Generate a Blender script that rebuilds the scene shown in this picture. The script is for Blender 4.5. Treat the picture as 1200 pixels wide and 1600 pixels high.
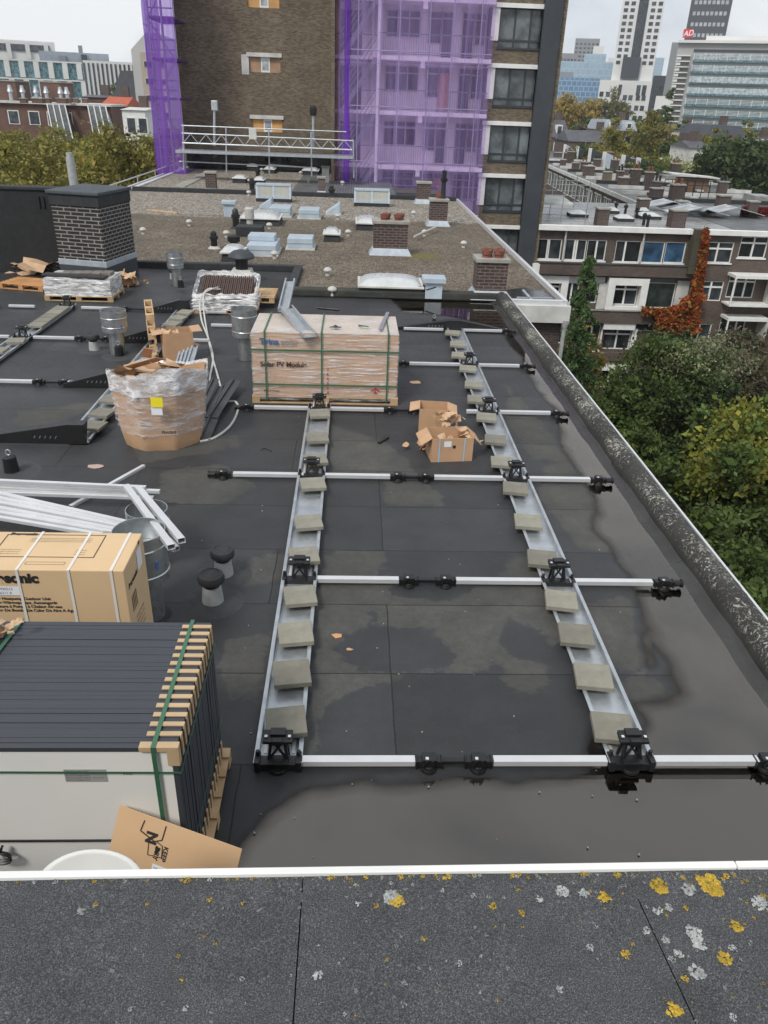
import bpy, math, random
import numpy as np
from mathutils import Vector, Matrix
random.seed(7); RN=np.random.RandomState(7)
SC=bpy.context.scene
for o in list(bpy.data.objects): bpy.data.objects.remove(o)
COL=SC.collection
# ---------------- camera ----------------
H=4.2; FP=1200.
_y,_p,_r=[math.radians(a) for a in (-2.923,27.944,2.17)]
_f=np.array([-math.sin(_y)*math.cos(_p),math.cos(_y)*math.cos(_p),-math.sin(_p)])
_rt=np.array([math.cos(_y),math.sin(_y),0.]); _up=np.cross(_rt,_f)
_R=math.cos(_r)*_rt+math.sin(_r)*_up; _U=-math.sin(_r)*_rt+math.cos(_r)*_up
cd=bpy.data.cameras.new('camera'); cam=bpy.data.objects.new('camera',cd); COL.objects.link(cam)
cd.sensor_fit='VERTICAL'; cd.sensor_height=36; cd.lens=36*FP/1600; cd.clip_start=.05; cd.clip_end=6000
cam.matrix_world=Matrix(((_R[0],_U[0],-_f[0],0),(_R[1],_U[1],-_f[1],0),(_R[2],_U[2],-_f[2],H),(0,0,0,1)))
SC.camera=cam
SC.render.resolution_x=768; SC.render.resolution_y=1024
SC.view_settings.view_transform='Standard'; SC.view_settings.look='None'
SC.view_settings.exposure=0.72; SC.view_settings.gamma=1
def ray(x,y): return _R*((x-600)/FP)+_U*(-(y-800)/FP)+_f
def G(x,y,z=0.):
    "photo point seen on the horizontal level z"
    d=ray(x,y); t=(z-H)/d[2]; return (d[0]*t,d[1]*t,z)
def W(x,y,Y):
    "photo point seen on the vertical plane at depth Y"
    d=ray(x,y); t=Y/d[1]; return (d[0]*t,Y,H+d[2]*t)
# ---------------- world and sun ----------------
w=bpy.data.worlds.new('World'); SC.world=w; w.use_nodes=True
nt=w.node_tree; nt.nodes.clear(); N=nt.nodes.new; L=nt.links.new
SUN_EL,SUN_AZ=50,-145
sky=N('ShaderNodeTexSky'); sky.sky_type='NISHITA'; sky.sun_disc=False
sky.sun_elevation=math.radians(SUN_EL); sky.sun_rotation=math.radians(SUN_AZ); sky.dust_density=3; sky.air_density=1
tc=N('ShaderNodeTexCoord'); mp=N('ShaderNodeMapping'); mp.inputs['Scale'].default_value=(1,1,2.6)
L(tc.outputs['Generated'],mp.inputs['Vector'])
nz=N('ShaderNodeTexNoise'); nz.inputs['Scale'].default_value=2.6; nz.inputs['Detail'].default_value=7; nz.inputs['Roughness'].default_value=.55; nz.inputs['Distortion'].default_value=.3
L(mp.outputs[0],nz.inputs['Vector'])
cr=N('ShaderNodeValToRGB'); cr.color_ramp.elements[0].position=.38; cr.color_ramp.elements[0].color=(3.6,4.0,4.6,1)
cr.color_ramp.elements[1].position=.60; cr.color_ramp.elements[1].color=(6.3,6.45,6.6,1)
L(nz.outputs['Fac'],cr.inputs[0])
mx=N('ShaderNodeMix'); mx.data_type='RGBA'; mx.inputs[0].default_value=.93
L(sky.outputs[0],mx.inputs[6]); L(cr.outputs[0],mx.inputs[7])
bg=N('ShaderNodeBackground'); bg.inputs['Strength'].default_value=.1; wo=N('ShaderNodeOutputWorld')
L(mx.outputs[2],bg.inputs['Color']); L(bg.outputs[0],wo.inputs['Surface'])
sl=bpy.data.lights.new('sun','SUN'); sl.energy=1.5; sl.angle=math.radians(14); sl.color=(1,.96,.9)
so=bpy.data.objects.new('sun',sl); COL.objects.link(so)
_a=math.radians(SUN_AZ); _e=math.radians(SUN_EL)
so.rotation_euler=Vector((math.sin(_a)*math.cos(_e),math.cos(_a)*math.cos(_e),math.sin(_e))).to_track_quat('Z','Y').to_euler()
# ---------------- helpers ----------------
ORG={}
class MB:
    def __init__(s): s.v=[]; s.f=[]
    def poly(s,pts):
        n=len(s.v); s.v+= [tuple(p) for p in pts]; s.f.append(tuple(range(n,n+len(pts)))); return s
    def hexa(s,p):
        n=len(s.v); s.v+=[tuple(q) for q in p]
        s.f+=[tuple(n+i for i in q) for q in ((3,2,1,0),(4,5,6,7),(0,1,5,4),(1,2,6,5),(2,3,7,6),(3,0,4,7))]; return s
    def box(s,x0,x1,y0,y1,z0,z1):
        return s.hexa([(x0,y0,z0),(x1,y0,z0),(x1,y1,z0),(x0,y1,z0),(x0,y0,z1),(x1,y0,z1),(x1,y1,z1),(x0,y1,z1)])
    def obox(s,c,u,v,w_,hu,hv,hw):
        c=Vector(c);u=Vector(u).normalized()*hu;v=Vector(v).normalized()*hv;w_=Vector(w_).normalized()*hw
        return s.hexa([c-u-v-w_,c+u-v-w_,c+u+v-w_,c-u+v-w_,c-u-v+w_,c+u-v+w_,c+u+v+w_,c-u+v+w_])
    def bar(s,a,b,wd,h=None,up=(0,0,1)):
        a=Vector(a);b=Vector(b);h=h or wd;d=b-a
        r=d.cross(Vector(up))
        if r.length<1e-6: r=d.cross(Vector((0,1,0)))
        r.normalize(); u=r.cross(d).normalized()
        return s.obox((a+b)/2,d,r,u,d.length/2,wd/2,h/2)
    def cyl(s,a,b,r0,r1=None,n=14,caps=True):
        a=Vector(a);b=Vector(b);r1=r0 if r1 is None else r1
        d=(b-a).normalized(); x=d.orthogonal().normalized(); y=d.cross(x); k=len(s.v)
        for c,r in ((a,r0),(b,r1)):
            for i in range(n):
                t=2*math.pi*i/n; s.v.append(tuple(c+x*(r*math.cos(t))+y*(r*math.sin(t))))
        for i in range(n): s.f.append((k+i,k+(i+1)%n,k+n+(i+1)%n,k+n+i))
        if caps: s.f.append(tuple(k+i for i in range(n))[::-1]); s.f.append(tuple(k+n+i for i in range(n)))
        return s
    def lathe(s,cx,cy,prof,n=20,sx=1,sy=1):
        k=len(s.v)
        for r,z in prof:
            for i in range(n):
                t=2*math.pi*i/n; s.v.append((cx+r*sx*math.cos(t),cy+r*sy*math.sin(t),z))
        for j in range(len(prof)-1):
            for i in range(n):
                a=k+j*n; s.f.append((a+i,a+(i+1)%n,a+n+(i+1)%n,a+n+i))
        if prof[0][0]>1e-4: s.f.append(tuple(k+i for i in range(n))[::-1])
        if prof[-1][0]>1e-4: m=k+(len(prof)-1)*n; s.f.append(tuple(m+i for i in range(n)))
        return s
    def tube(s,pts,r,n=7):
        pts=[Vector(p) for p in pts]; k=len(s.v); m=len(pts); rr=r if isinstance(r,(list,tuple)) else [r]*m
        x=None
        for i,p in enumerate(pts):
            d=(pts[min(i+1,m-1)]-pts[max(i-1,0)]); d=d.normalized() if d.length>1e-9 else Vector((0,0,1))
            x=d.orthogonal().normalized() if x is None else (x-d*x.dot(d)).normalized()
            y=d.cross(x)
            for j in range(n):
                t=2*math.pi*j/n; s.v.append(tuple(p+x*(rr[i]*math.cos(t))+y*(rr[i]*math.sin(t))))
        for i in range(m-1):
            for j in range(n): a=k+i*n; s.f.append((a+j,a+(j+1)%n,a+n+(j+1)%n,a+n+j))
        s.f.append(tuple(k+j for j in range(n))[::-1]); s.f.append(tuple(k+(m-1)*n+j for j in range(n)))
        return s
    def prism(s,pts,z0,z1):
        a=sum(pts[i][0]*pts[(i+1)%len(pts)][1]-pts[(i+1)%len(pts)][0]*pts[i][1] for i in range(len(pts)))
        if a<0: pts=pts[::-1]
        k=len(s.v); n=len(pts)
        s.v+=[(p[0],p[1],z0) for p in pts]+[(p[0],p[1],z1) for p in pts]
        s.f.append(tuple(range(k,k+n))[::-1]); s.f.append(tuple(range(k+n,k+2*n)))
        for i in range(n): s.f.append((k+i,k+(i+1)%n,k+n+(i+1)%n,k+n+i))
        return s
    def build(s,name,m,parent=None,smooth=False,bevel=0,label=None,cat=None,group=None,kind=None,solid=0,seg=2):
        if parent is not None: org=ORG[parent.name]
        else:
            a=np.array(s.v); org=Vector(((a[:,0].min()+a[:,0].max())/2,(a[:,1].min()+a[:,1].max())/2,a[:,2].min()))
        me=bpy.data.meshes.new(name)
        me.from_pydata([(v[0]-org[0],v[1]-org[1],v[2]-org[2]) for v in s.v],[],s.f); me.update()
        if smooth:
            me.polygons.foreach_set('use_smooth',[True]*len(me.polygons)); me.set_sharp_from_angle(angle=math.radians(38))
        me.materials.append(m)
        o=bpy.data.objects.new(name,me); COL.objects.link(o)
        if parent is not None: o.parent=parent
        else: o.location=org
        ORG[o.name]=Vector(org)
        if solid: md=o.modifiers.new('solid','SOLIDIFY'); md.thickness=solid; md.offset=0
        if bevel: md=o.modifiers.new('bevel','BEVEL'); md.width=bevel; md.segments=seg; md.limit_method='ANGLE'
        tag(o,label,cat,group,kind); return o
def tag(o,label=None,cat=None,group=None,kind=None):
    if label: o['label']=label
    if cat: o['category']=cat
    if group: o['group']=group
    if kind: o['kind']=kind
def thing(name,label,cat,loc=(0,0,0),group=None):
    o=bpy.data.objects.new(name,None); COL.objects.link(o); o.empty_display_size=.2
    o.location=loc; ORG[o.name]=Vector(loc); tag(o,label,cat,group); return o
def place(o,loc,rz=0,s=1):
    o.location=loc; o.rotation_euler=(0,0,rz); o.scale=(s,s,s) if not isinstance(s,tuple) else s
KIDS={}
def kids(o):
    return [c for c in bpy.data.objects if c.parent==o]
def tree_of(o): return (o,[tree_of(c) for c in kids(o)])
def dup_tree(t,parent=None):
    o,ch=t; c=o.copy(); COL.objects.link(c)
    if parent is not None: c.parent=parent
    for x in ch: dup_tree(x,c)
    return c
def dup(t,loc,rz=0,label=None,s=1):
    c=dup_tree(t); place(c,loc,rz,s)
    if label: c['label']=label
    return c
ORD='first second third fourth fifth sixth seventh eighth ninth tenth eleventh twelfth thirteenth fourteenth fifteenth sixteenth seventeenth eighteenth nineteenth twentieth'.split()
# ---------------- materials ----------------
MATS={}
def nodes(name):
    m=bpy.data.materials.new(name); m.use_nodes=True; t=m.node_tree; t.nodes.clear()
    out=t.nodes.new('ShaderNodeOutputMaterial'); b=t.nodes.new('ShaderNodeBsdfPrincipled'); t.links.new(b.outputs[0],out.inputs[0])
    return m,t,b,out
def lk(t,a,b): t.links.new(a,b)
def noise(t,scale,detail=4,vec=None,rough=.55,dist=0):
    n=t.nodes.new('ShaderNodeTexNoise'); n.inputs['Scale'].default_value=scale; n.inputs['Detail'].default_value=detail
    n.inputs['Roughness'].default_value=rough; n.inputs['Distortion'].default_value=dist
    if vec is not None: lk(t,vec,n.inputs['Vector'])
    return n.outputs['Fac']
def ramp(t,fac,stops):
    r=t.nodes.new('ShaderNodeValToRGB'); e=r.color_ramp.elements
    while len(e)<len(stops): e.new(.5)
    for i,(p,c) in enumerate(stops):
        e[i].position=p; e[i].color=(c,c,c,1) if isinstance(c,(int,float)) else tuple(c)+(1,)
    lk(t,fac,r.inputs[0]); return r.outputs[0]
def mix(t,fac,a,b,mode='MIX'):
    m=t.nodes.new('ShaderNodeMix'); m.data_type='RGBA'; m.blend_type=mode
    for i,v in ((0,fac),(6,a),(7,b)):
        if hasattr(v,'links') or hasattr(v,'is_linked'): lk(t,v,m.inputs[i])
        elif i==0: m.inputs[0].default_value=v
        else: m.inputs[i].default_value=(v,v,v,1) if isinstance(v,(int,float)) else tuple(v)+(1,)
    return m.outputs[2]
def math_(t,op,a,b=0.,c=0.):
    m=t.nodes.new('ShaderNodeMath'); m.operation=op
    for i,v in enumerate((a,b,c)):
        if hasattr(v,'is_linked'): lk(t,v,m.inputs[i])
        else: m.inputs[i].default_value=v
    return m.outputs[0]
def bump(t,b,h,strength=.3,dist=.01):
    n=t.nodes.new('ShaderNodeBump'); n.inputs['Strength'].default_value=strength; n.inputs['Distance'].default_value=dist
    lk(t,h,n.inputs['Height']); lk(t,n.outputs[0],b.inputs['Normal'])
def objco(t):
    return t.nodes.new('ShaderNodeTexCoord').outputs['Object']
def pm(name,col,rough=.7,metal=0,var=.25,scale=4,bs=0,bscale=60,spec=.5,trans=None,rand=0,rv=.1):
    if name in MATS: return MATS[name]
    m,t,b,out=nodes(name); co=objco(t)
    n=noise(t,scale,5,co)
    dark=tuple(c*(1-var) for c in col); lite=tuple(min(1,c*(1+var*.7)) for c in col)
    c=ramp(t,n,[(.3,dark),(.7,lite)])
    if rand:
        oi=t.nodes.new('ShaderNodeObjectInfo'); v=math_(t,'MULTIPLY_ADD',oi.outputs['Random'],rand*2,1-rand)
        hs=t.nodes.new('ShaderNodeHueSaturation'); lk(t,v,hs.inputs['Value']); lk(t,c,hs.inputs['Color']); c=hs.outputs[0]
    lk(t,c,b.inputs['Base Color']); b.inputs['Metallic'].default_value=metal; b.inputs['Specular IOR Level'].default_value=spec
    r=ramp(t,noise(t,scale*3.1,3,co),[(.3,max(.02,rough-rv)),(.7,min(1,rough+rv))]); lk(t,r,b.inputs['Roughness'])
    if bs: bump(t,b,noise(t,bscale,4,co),bs,.01)
    MATS[name]=m; return m
def brick(name,c1,c2,mortar,bw=.22,bh=.065,ms=.012,scale=1,dirt=.3,rough=.85):
    if name in MATS: return MATS[name]
    m,t,b,out=nodes(name); co=objco(t)
    sp=t.nodes.new('ShaderNodeSeparateXYZ'); lk(t,co,sp.inputs[0])
    u=math_(t,'ADD',sp.outputs[0],sp.outputs[1]); cb=t.nodes.new('ShaderNodeCombineXYZ'); lk(t,u,cb.inputs[0]); lk(t,sp.outputs[2],cb.inputs[1])
    br=t.nodes.new('ShaderNodeTexBrick'); lk(t,cb.outputs[0],br.inputs['Vector'])
    br.inputs['Scale'].default_value=scale; br.inputs['Brick Width'].default_value=bw; br.inputs['Row Height'].default_value=bh
    br.inputs['Mortar Size'].default_value=ms; br.inputs['Mortar Smooth'].default_value=.1; br.inputs['Bias'].default_value=0
    br.inputs['Color1'].default_value=tuple(c1)+(1,); br.inputs['Color2'].default_value=tuple(c2)+(1,); br.inputs['Mortar'].default_value=tuple(mortar)+(1,)
    n=ramp(t,noise(t,.7,6,co,.65),[(.3,1-dirt),(.7,1+dirt*.3)]); n2=ramp(t,noise(t,14,3,co),[(.25,.75),(.75,1.15)])
    c=mix(t,1,br.outputs[0],n,'MULTIPLY'); c=mix(t,1,c,n2,'MULTIPLY')
    lk(t,c,b.inputs['Base Color']); b.inputs['Roughness'].default_value=rough
    bump(t,b,math_(t,'SUBTRACT',1,br.outputs['Fac']),.6,.008)
    MATS[name]=m; return m
def glassm(name,col=(.03,.035,.04),rough=.06,var=.6):
    if name in MATS: return MATS[name]
    m,t,b,out=nodes(name); oi=t.nodes.new('ShaderNodeObjectInfo'); co=objco(t)
    v=math_(t,'MULTIPLY_ADD',oi.outputs['Random'],var*2,1-var); n=ramp(t,noise(t,1.3,3,co),[(.35,.45),(.65,1.5)])
    c=mix(t,1,tuple(col),n,'MULTIPLY'); hs=t.nodes.new('ShaderNodeHueSaturation'); lk(t,v,hs.inputs['Value']); lk(t,c,hs.inputs['Color'])
    lk(t,hs.outputs[0],b.inputs['Base Color']); b.inputs['Roughness'].default_value=rough; b.inputs['IOR'].default_value=1.5
    bump(t,b,noise(t,.8,2,co),.06,.05)
    MATS[name]=m; return m
def leafm(name,cols,rough=.6,clump=.35):
    if name in MATS: return MATS[name]
    m,t,b,out=nodes(name); g=t.nodes.new('ShaderNodeNewGeometry')
    c=ramp(t,g.outputs['Random Per Island'],[(i/(len(cols)-1),k) for i,k in enumerate(cols)])
    n=ramp(t,noise(t,clump,3,objco(t)),[(.35,.55),(.65,1.35)]); c=mix(t,1,c,n,'MULTIPLY')
    lk(t,c,b.inputs['Base Color']); b.inputs['Roughness'].default_value=rough; b.inputs['Specular IOR Level'].default_value=.3
    tr=t.nodes.new('ShaderNodeBsdfTranslucent'); lk(t,c,tr.inputs[0]); ms=t.nodes.new('ShaderNodeMixShader'); ms.inputs[0].default_value=.3
    lk(t,b.outputs[0],ms.inputs[1]); lk(t,tr.outputs[0],ms.inputs[2]); lk(t,ms.outputs[0],out.inputs[0])
    MATS[name]=m; return m
def film(name,col,density=.45,stretch=(1,1,12),scale=3,rough=.25,wrinkle=.8):
    "clear plastic wrap / net: partly see-through sheet"
    if name in MATS: return MATS[name]
    m,t,b,out=nodes(name); co=objco(t); mpn=t.nodes.new('ShaderNodeMapping'); mpn.inputs['Scale'].default_value=stretch; mpn.inputs['Rotation'].default_value=(0.12,.08,.1); lk(t,co,mpn.inputs[0])
    n=noise(t,scale,6,mpn.outputs[0],.65,.6)
    a=ramp(t,n,[(.36,density*.3),(.5,density),(.60,min(1,density*2.6)),(.66,min(1,density*3.6))])
    b.inputs['Base Color'].default_value=tuple(col)+(1,); b.inputs['Roughness'].default_value=rough
    lk(t,a,b.inputs['Alpha']); bump(t,b,n,wrinkle,.03)
    MATS[name]=m; return m
M_brick=brick('brown_brick',(.10,.06,.05),(.055,.035,.032),(.10,.09,.08))
M_brickdk=brick('dark_facade_brick',(.26,.205,.135),(.105,.08,.052),(.15,.125,.095),dirt=.3)
M_brickcol=brick('stack_brick',(.034,.028,.026),(.016,.013,.013),(.27,.26,.24),bw=.25,bh=.088,ms=.013,dirt=.25)
M_brickred=brick('chimney_brick',(.10,.052,.045),(.06,.033,.030),(.16,.145,.13),ms=.014,bh=.08,bw=.24)
M_bitumen=pm('bitumen_felt',(.027,.029,.031),.8,var=.25,scale=3,bs=.5,bscale=250)
M_galv=pm('galvanised_steel',(.50,.53,.55),.42,.75,var=.16,scale=7)
M_alu=pm('mill_aluminium',(.66,.67,.68),.38,.35,var=.06,scale=5)
M_black=pm('black_plastic',(.012,.012,.013),.42,var=.2,scale=9)
M_tile=pm('concrete_tile',(.225,.213,.172),.88,var=.16,scale=9,bs=.25,bscale=160,rand=.18)
M_white=pm('white_paint',(.75,.75,.72),.5,var=.1,scale=2)
M_whited=pm('weathered_white',(.55,.55,.52),.7,var=.25,scale=1.5)
M_wood=pm('pale_timber',(.48,.33,.18),.75,var=.25,scale=5,bs=.2,bscale=40,rand=.12)
M_card=pm('cardboard',(.50,.31,.18),.8,var=.12,scale=3,bs=.15,bscale=30)
M_cardpan=pm('light_cardboard',(.62,.44,.255),.75,var=.06,scale=2)
M_conc=pm('concrete',(.30,.29,.26),.85,var=.25,scale=2,bs=.3)
M_bluegrey=pm('blue_grey_paint',(.40,.47,.53),.5,var=.12,scale=3)
M_lead=pm('lead_flashing',(.38,.42,.46),.55,.2,var=.2,scale=4)
M_pvc=pm('white_plastic',(.46,.45,.42),.5,var=.15,scale=9)
M_dome=pm('acrylic_dome',(.50,.52,.52),.25,var=.12,scale=3)
M_terra=pm('terracotta_pot',(.20,.07,.045),.8,var=.3,scale=9)
M_glass=glassm('window_glass')
M_glassgreen=glassm('dark_green_glass',(.022,.03,.028))
M_film=film('stretch_wrap',(.88,.86,.86),.20,(1,1,11),3.0,.12)
M_filmw=film('dense_stretch_wrap',(.85,.85,.85),.62,(1,1,5),4)
M_green=pm('green_strap_plastic',(.045,.14,.08),.4,var=.1)
M_darkgrey=pm('dark_grey_cladding',(.04,.047,.055),.6,var=.2,scale=1.2)
M_ink=pm('black_ink',(.02,.02,.02),.6,var=.05)
M_cable=pm('grey_white_hose',(.52,.52,.49),.5,var=.1)
def text(s,size,o,xd,yd,m,parent,bold=0,name='printed_text',sx=1,align='LEFT'):
    cu=bpy.data.curves.new('t','FONT'); cu.body=s; cu.size=size; cu.offset=bold; cu.align_x=align
    to=bpy.data.objects.new('t',cu); COL.objects.link(to); dg=bpy.context.evaluated_depsgraph_get()
    me=bpy.data.meshes.new_from_object(to.evaluated_get(dg)); 
    xd=Vector(xd).normalized()*sx; yd=Vector(yd).normalized(); o=Vector(o)
    mb=MB(); mb.v=[tuple(o+xd*v.co.x+yd*v.co.y) for v in me.vertices]; mb.f=[tuple(p.vertices) for p in me.polygons]
    bpy.data.objects.remove(to); bpy.data.meshes.remove(me)
    return mb.build(name,m,parent)
def text_w(s,size):
    return .55*size*len(s)
# ---------------- roof deck with shallow puddles ----------------
def vnoise(x,y,s,seed=0):
    x=x/s+seed*17.3; y=y/s+seed*9.1; xi=np.floor(x).astype(int); yi=np.floor(y).astype(int); fx=x-xi; fy=y-yi
    fx=fx*fx*(3-2*fx); fy=fy*fy*(3-2*fy)
    def h(a,b):
        v=np.sin(a*127.1+b*311.7+seed*74.7)*43758.5453; return v-np.floor(v)
    return ((h(xi,yi)*(1-fx)+h(xi+1,yi)*fx)*(1-fy)+(h(xi,yi+1)*(1-fx)+h(xi+1,yi+1)*fx)*fy)*2-1
def sdpoly(X,Y,P):
    "signed distance, negative inside"
    d=np.full(X.shape,1e9); ins=np.zeros(X.shape,bool); n=len(P)
    for i in range(n):
        x0,y0=P[i];x1,y1=P[(i+1)%n]; ex,ey=x1-x0,y1-y0
        t=np.clip(((X-x0)*ex+(Y-y0)*ey)/(ex*ex+ey*ey+1e-12),0,1)
        d=np.minimum(d,np.hypot(X-x0-ex*t,Y-y0-ey*t))
        c=((y0>Y)!=(y1>Y)); xx=np.where(c,(x1-x0)*(Y-y0)/((y1-y0) if abs(y1-y0)>1e-9 else 1e-9)+x0,1e9); ins^=(c&(X<xx))
    return np.where(ins,-d,d)
def gp(*pts): return [G(a,b)[:2] for a,b in pts]
P_main=gp((628,488),(700,494),(772,508),(800,540),(815,562),(835,600),(858,640),(878,690),(905,735),(925,790),(938,830),(968,870),(990,925),(1004,960),(1012,1000),(1045,1050),(1074,1085),(1050,1102),(1000,1105),(1010,1130),(990,1165),(930,1165),(915,1205),(880,1215),(800,1213),(700,1216),(560,1219),(480,1235),(430,1262),(400,1300),(350,1345))+[(-1.5,2.2),(3.7,2.2),(3.7,19.5),(.8,19.5)]
P_s=[gp((1014,1040),(1004,1000),(1008,985),(1018,990),(1020,1010),(1030,1040)),
     gp((905,1165),(925,1130),(940,1160),(948,1190),(905,1195))]
P_dry=[gp((500,868),(520,863),(600,862),(607,900),(612,930),(700,940),(770,905),(800,860),(840,880),(878,940),(885,980),(862,1020),(855,1070),(830,1086),(795,1076),(770,1050),(755,1052),(632,1052),(625,1066),(560,1078),(520,1100),(497,1140),(490,1195),(468,1196),(478,1100),(488,1000)),
       gp((598,755),(640,748),(672,760),(692,775),(692,792),(600,792)),
       gp((514,662),(600,690),(640,720),(652,745),(590,752),(515,745)),
       gp((255,735),(345,725),(410,760),(345,790),(240,782)),
       gp((880,700),(935,790),(948,865),(905,860),(850,790),(838,750)),
       gp((790,600),(850,660),(885,720),(830,720),(790,660)),
       gp((905,940),(985,935),(1000,1000),(1012,1050),(960,1052),(918,1050),(895,1000)),
       gp((200,690),(370,680),(380,700),(220,725)), gp((350,880),(455,862),(450,905),(345,925)),
       gp((30,640),(160,628),(100,660),(20,668)), gp((345,1000),(420,990),(408,1100),(350,1090)),
       gp((1000,1050),(1065,1090),(1000,1100),(950,1080))]
P_blot=[gp((545,985),(590,978),(640,985),(680,980),(690,1000),(715,1030),(705,1048),(640,1052),(565,1050),(520,1015)),
        gp((568,955),(590,950),(594,975),(572,985)),gp((765,1045),(775,1035),(790,1048),(780,1060)),
        gp((590,885),(602,880),(602,903),(588,905)),gp((552,905),(585,893),(580,915),(545,915)),
        gp((790,960),(850,985),(865,1040),(800,1030),(775,1000))]
def gridmesh(name,x0,x1,y0,y1,st,hf,m,attrs=None,label=None,**kw):
    nx=int((x1-x0)/st)+1; ny=int((y1-y0)/st)+1
    xs=np.linspace(x0,x1,nx); ys=np.linspace(y0,y1,ny); X,Y=np.meshgrid(xs,ys); Z=hf(X,Y)
    v=np.stack([X,Y,Z],-1).reshape(-1,3); i=np.arange(nx*ny).reshape(ny,nx)
    q=np.stack([i[:-1,:-1],i[:-1,1:],i[1:,1:],i[1:,:-1]],-1).reshape(-1,4)
    me=bpy.data.meshes.new(name); me.vertices.add(len(v)); me.vertices.foreach_set('co',v.ravel())
    me.loops.add(q.size); me.loops.foreach_set('vertex_index',q.ravel()); me.polygons.add(len(q))
    me.polygons.foreach_set('loop_start',np.arange(0,q.size,4)); me.polygons.foreach_set('use_smooth',[True]*len(q))
    me.update(); me.materials.append(m)
    for k,fn in (attrs or {}).items():
        a=me.attributes.new(k,'FLOAT','POINT'); a.data.foreach_set('value',fn(X,Y).ravel().astype(np.float32))
    o=bpy.data.objects.new(name,me); COL.objects.link(o); tag(o,label,**kw); return o
def deck_h(X,Y):
    d=sdpoly(X,Y,P_main)
    for p in P_s: d=np.minimum(d,sdpoly(X,Y,p)+.0)
    n=vnoise(X,Y,.9,1)*.10+vnoise(X,Y,.35,2)*.05+vnoise(X,Y,.13,3)*.025
    s=d+n
    return np.clip(s*.075,-.016,.006)+.0008*vnoise(X,Y,.5,5)
def deck_dry(X,Y):
    d=np.full(X.shape,1.)
    for p in P_dry: d=np.minimum(d,sdpoly(X,Y,p))
    b=np.full(X.shape,1.)
    for p in P_blot: b=np.minimum(b,sdpoly(X,Y,p))
    return np.clip(np.minimum(-d,b+.02),-.5,.5)
def sheet_lines(t,co,w=.006):
    "1 m wide felt sheets with end laps"
    mpn=t.nodes.new('ShaderNodeMapping'); mpn.inputs['Location'].default_value=(2.62,-.03,0); lk(t,co,mpn.inputs[0])
    wob=t.nodes.new('ShaderNodeVectorMath'); wob.operation='MULTIPLY_ADD'
    nn=t.nodes.new('ShaderNodeTexNoise'); nn.inputs['Scale'].default_value=3; lk(t,co,nn.inputs['Vector'])
    lk(t,nn.outputs['Color'],wob.inputs[0]); wob.inputs[1].default_value=(.03,.02,0); lk(t,mpn.outputs[0],wob.inputs[2])
    br=t.nodes.new('ShaderNodeTexBrick'); lk(t,wob.outputs[0],br.inputs['Vector']); br.inputs['Scale'].default_value=1
    br.offset=.37; br.offset_frequency=3; br.inputs['Brick Width'].default_value=3.0; br.inputs['Row Height'].default_value=1.0
    br.inputs['Mortar Size'].default_value=w; br.inputs['Mortar Smooth'].default_value=.3
    br.inputs['Color1'].default_value=(0.86,.86,.86,1); br.inputs['Color2'].default_value=(1.14,1.14,1.14,1); br.inputs['Mortar'].default_value=(1,1,1,1)
    return br
m,t,b,out=nodes('roofing_felt'); M_deck=m; co=objco(t)
ad=t.nodes.new('ShaderNodeAttribute'); ad.attribute_name='dry'
geo=t.nodes.new('ShaderNodeNewGeometry'); sp=t.nodes.new('ShaderNodeSeparateXYZ'); lk(t,geo.outputs['Position'],sp.inputs[0])
fine=noise(t,14,6,co,.7); mid=noise(t,2.2,5,co,.6); gr=noise(t,260,2,co,.6)
dr=math_(t,'ADD',ad.outputs['Fac'],math_(t,'MULTIPLY',math_(t,'SUBTRACT',fine,.5),.22)); dr=math_(t,'ADD',dr,math_(t,'MULTIPLY',math_(t,'SUBTRACT',mid,.5),.25))
dryf=ramp(t,dr,[(.0,0.),(.022,.72),(.3,1.)])
wetc=ramp(t,mid,[(.3,(.033,.0345,.036)),(.7,(.046,.047,.049))])
dryc=ramp(t,mid,[(.3,(.060,.059,.055)),(.7,(.086,.084,.076))])
c=mix(t,dryf,wetc,dryc)
br=sheet_lines(t,co); c=mix(t,1,c,br.outputs[0],'MULTIPLY')
c=mix(t,math_(t,'MULTIPLY',br.outputs['Fac'],.85),c,(.012,.012,.012))
c=mix(t,1,c,ramp(t,gr,[(.3,.72),(.7,1.32)]),'MULTIPLY')
c=mix(t,1,c,ramp(t,fine,[(.25,.85),(.75,1.15)]),'MULTIPLY')
silt=ramp(t,math_(t,'MULTIPLY_ADD',sp.outputs[2],-40,.4),[(.40,0.),(.70,.8),(.98,1.)])
c=mix(t,math_(t,'MULTIPLY',silt,.97),c,ramp(t,mid,[(.3,(.024,.019,.014)),(.7,(.038,.031,.024))]))
wetrim=ramp(t,math_(t,'MULTIPLY',sp.outputs[2],100),[(.05,.62),(.45,1.)]); c=mix(t,1,c,wetrim,'MULTIPLY')
lk(t,c,b.inputs['Base Color'])
rr=mix(t,dryf,ramp(t,fine,[(.3,.42),(.7,.62)]),.85); lk(t,rr,b.inputs['Roughness']); b.inputs['Specular IOR Level'].default_value=.28
bump(t,b,math_(t,'MULTIPLY',math_(t,'SUBTRACT',1,silt),math_(t,'ADD',math_(t,'MULTIPLY',gr,.5),math_(t,'MULTIPLY',br.outputs['Fac'],-1.5))),.55,.004)
gridmesh('roof',-12.5,3.62,2.2,22.7,.045,deck_h,M_deck,{'dry':deck_dry},'dark bitumen flat roof with felt seams and damp patches',kind='structure')
m,t,b,out=nodes('rain_water'); M_water=m
gl=t.nodes.new('ShaderNodeBsdfGlossy'); gl.inputs['Roughness'].default_value=.015; gl.inputs['Color'].default_value=(1,.94,.87,1)
tr=t.nodes.new('ShaderNodeBsdfTransparent'); tr.inputs[0].default_value=(.86,.82,.76,1)
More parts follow.
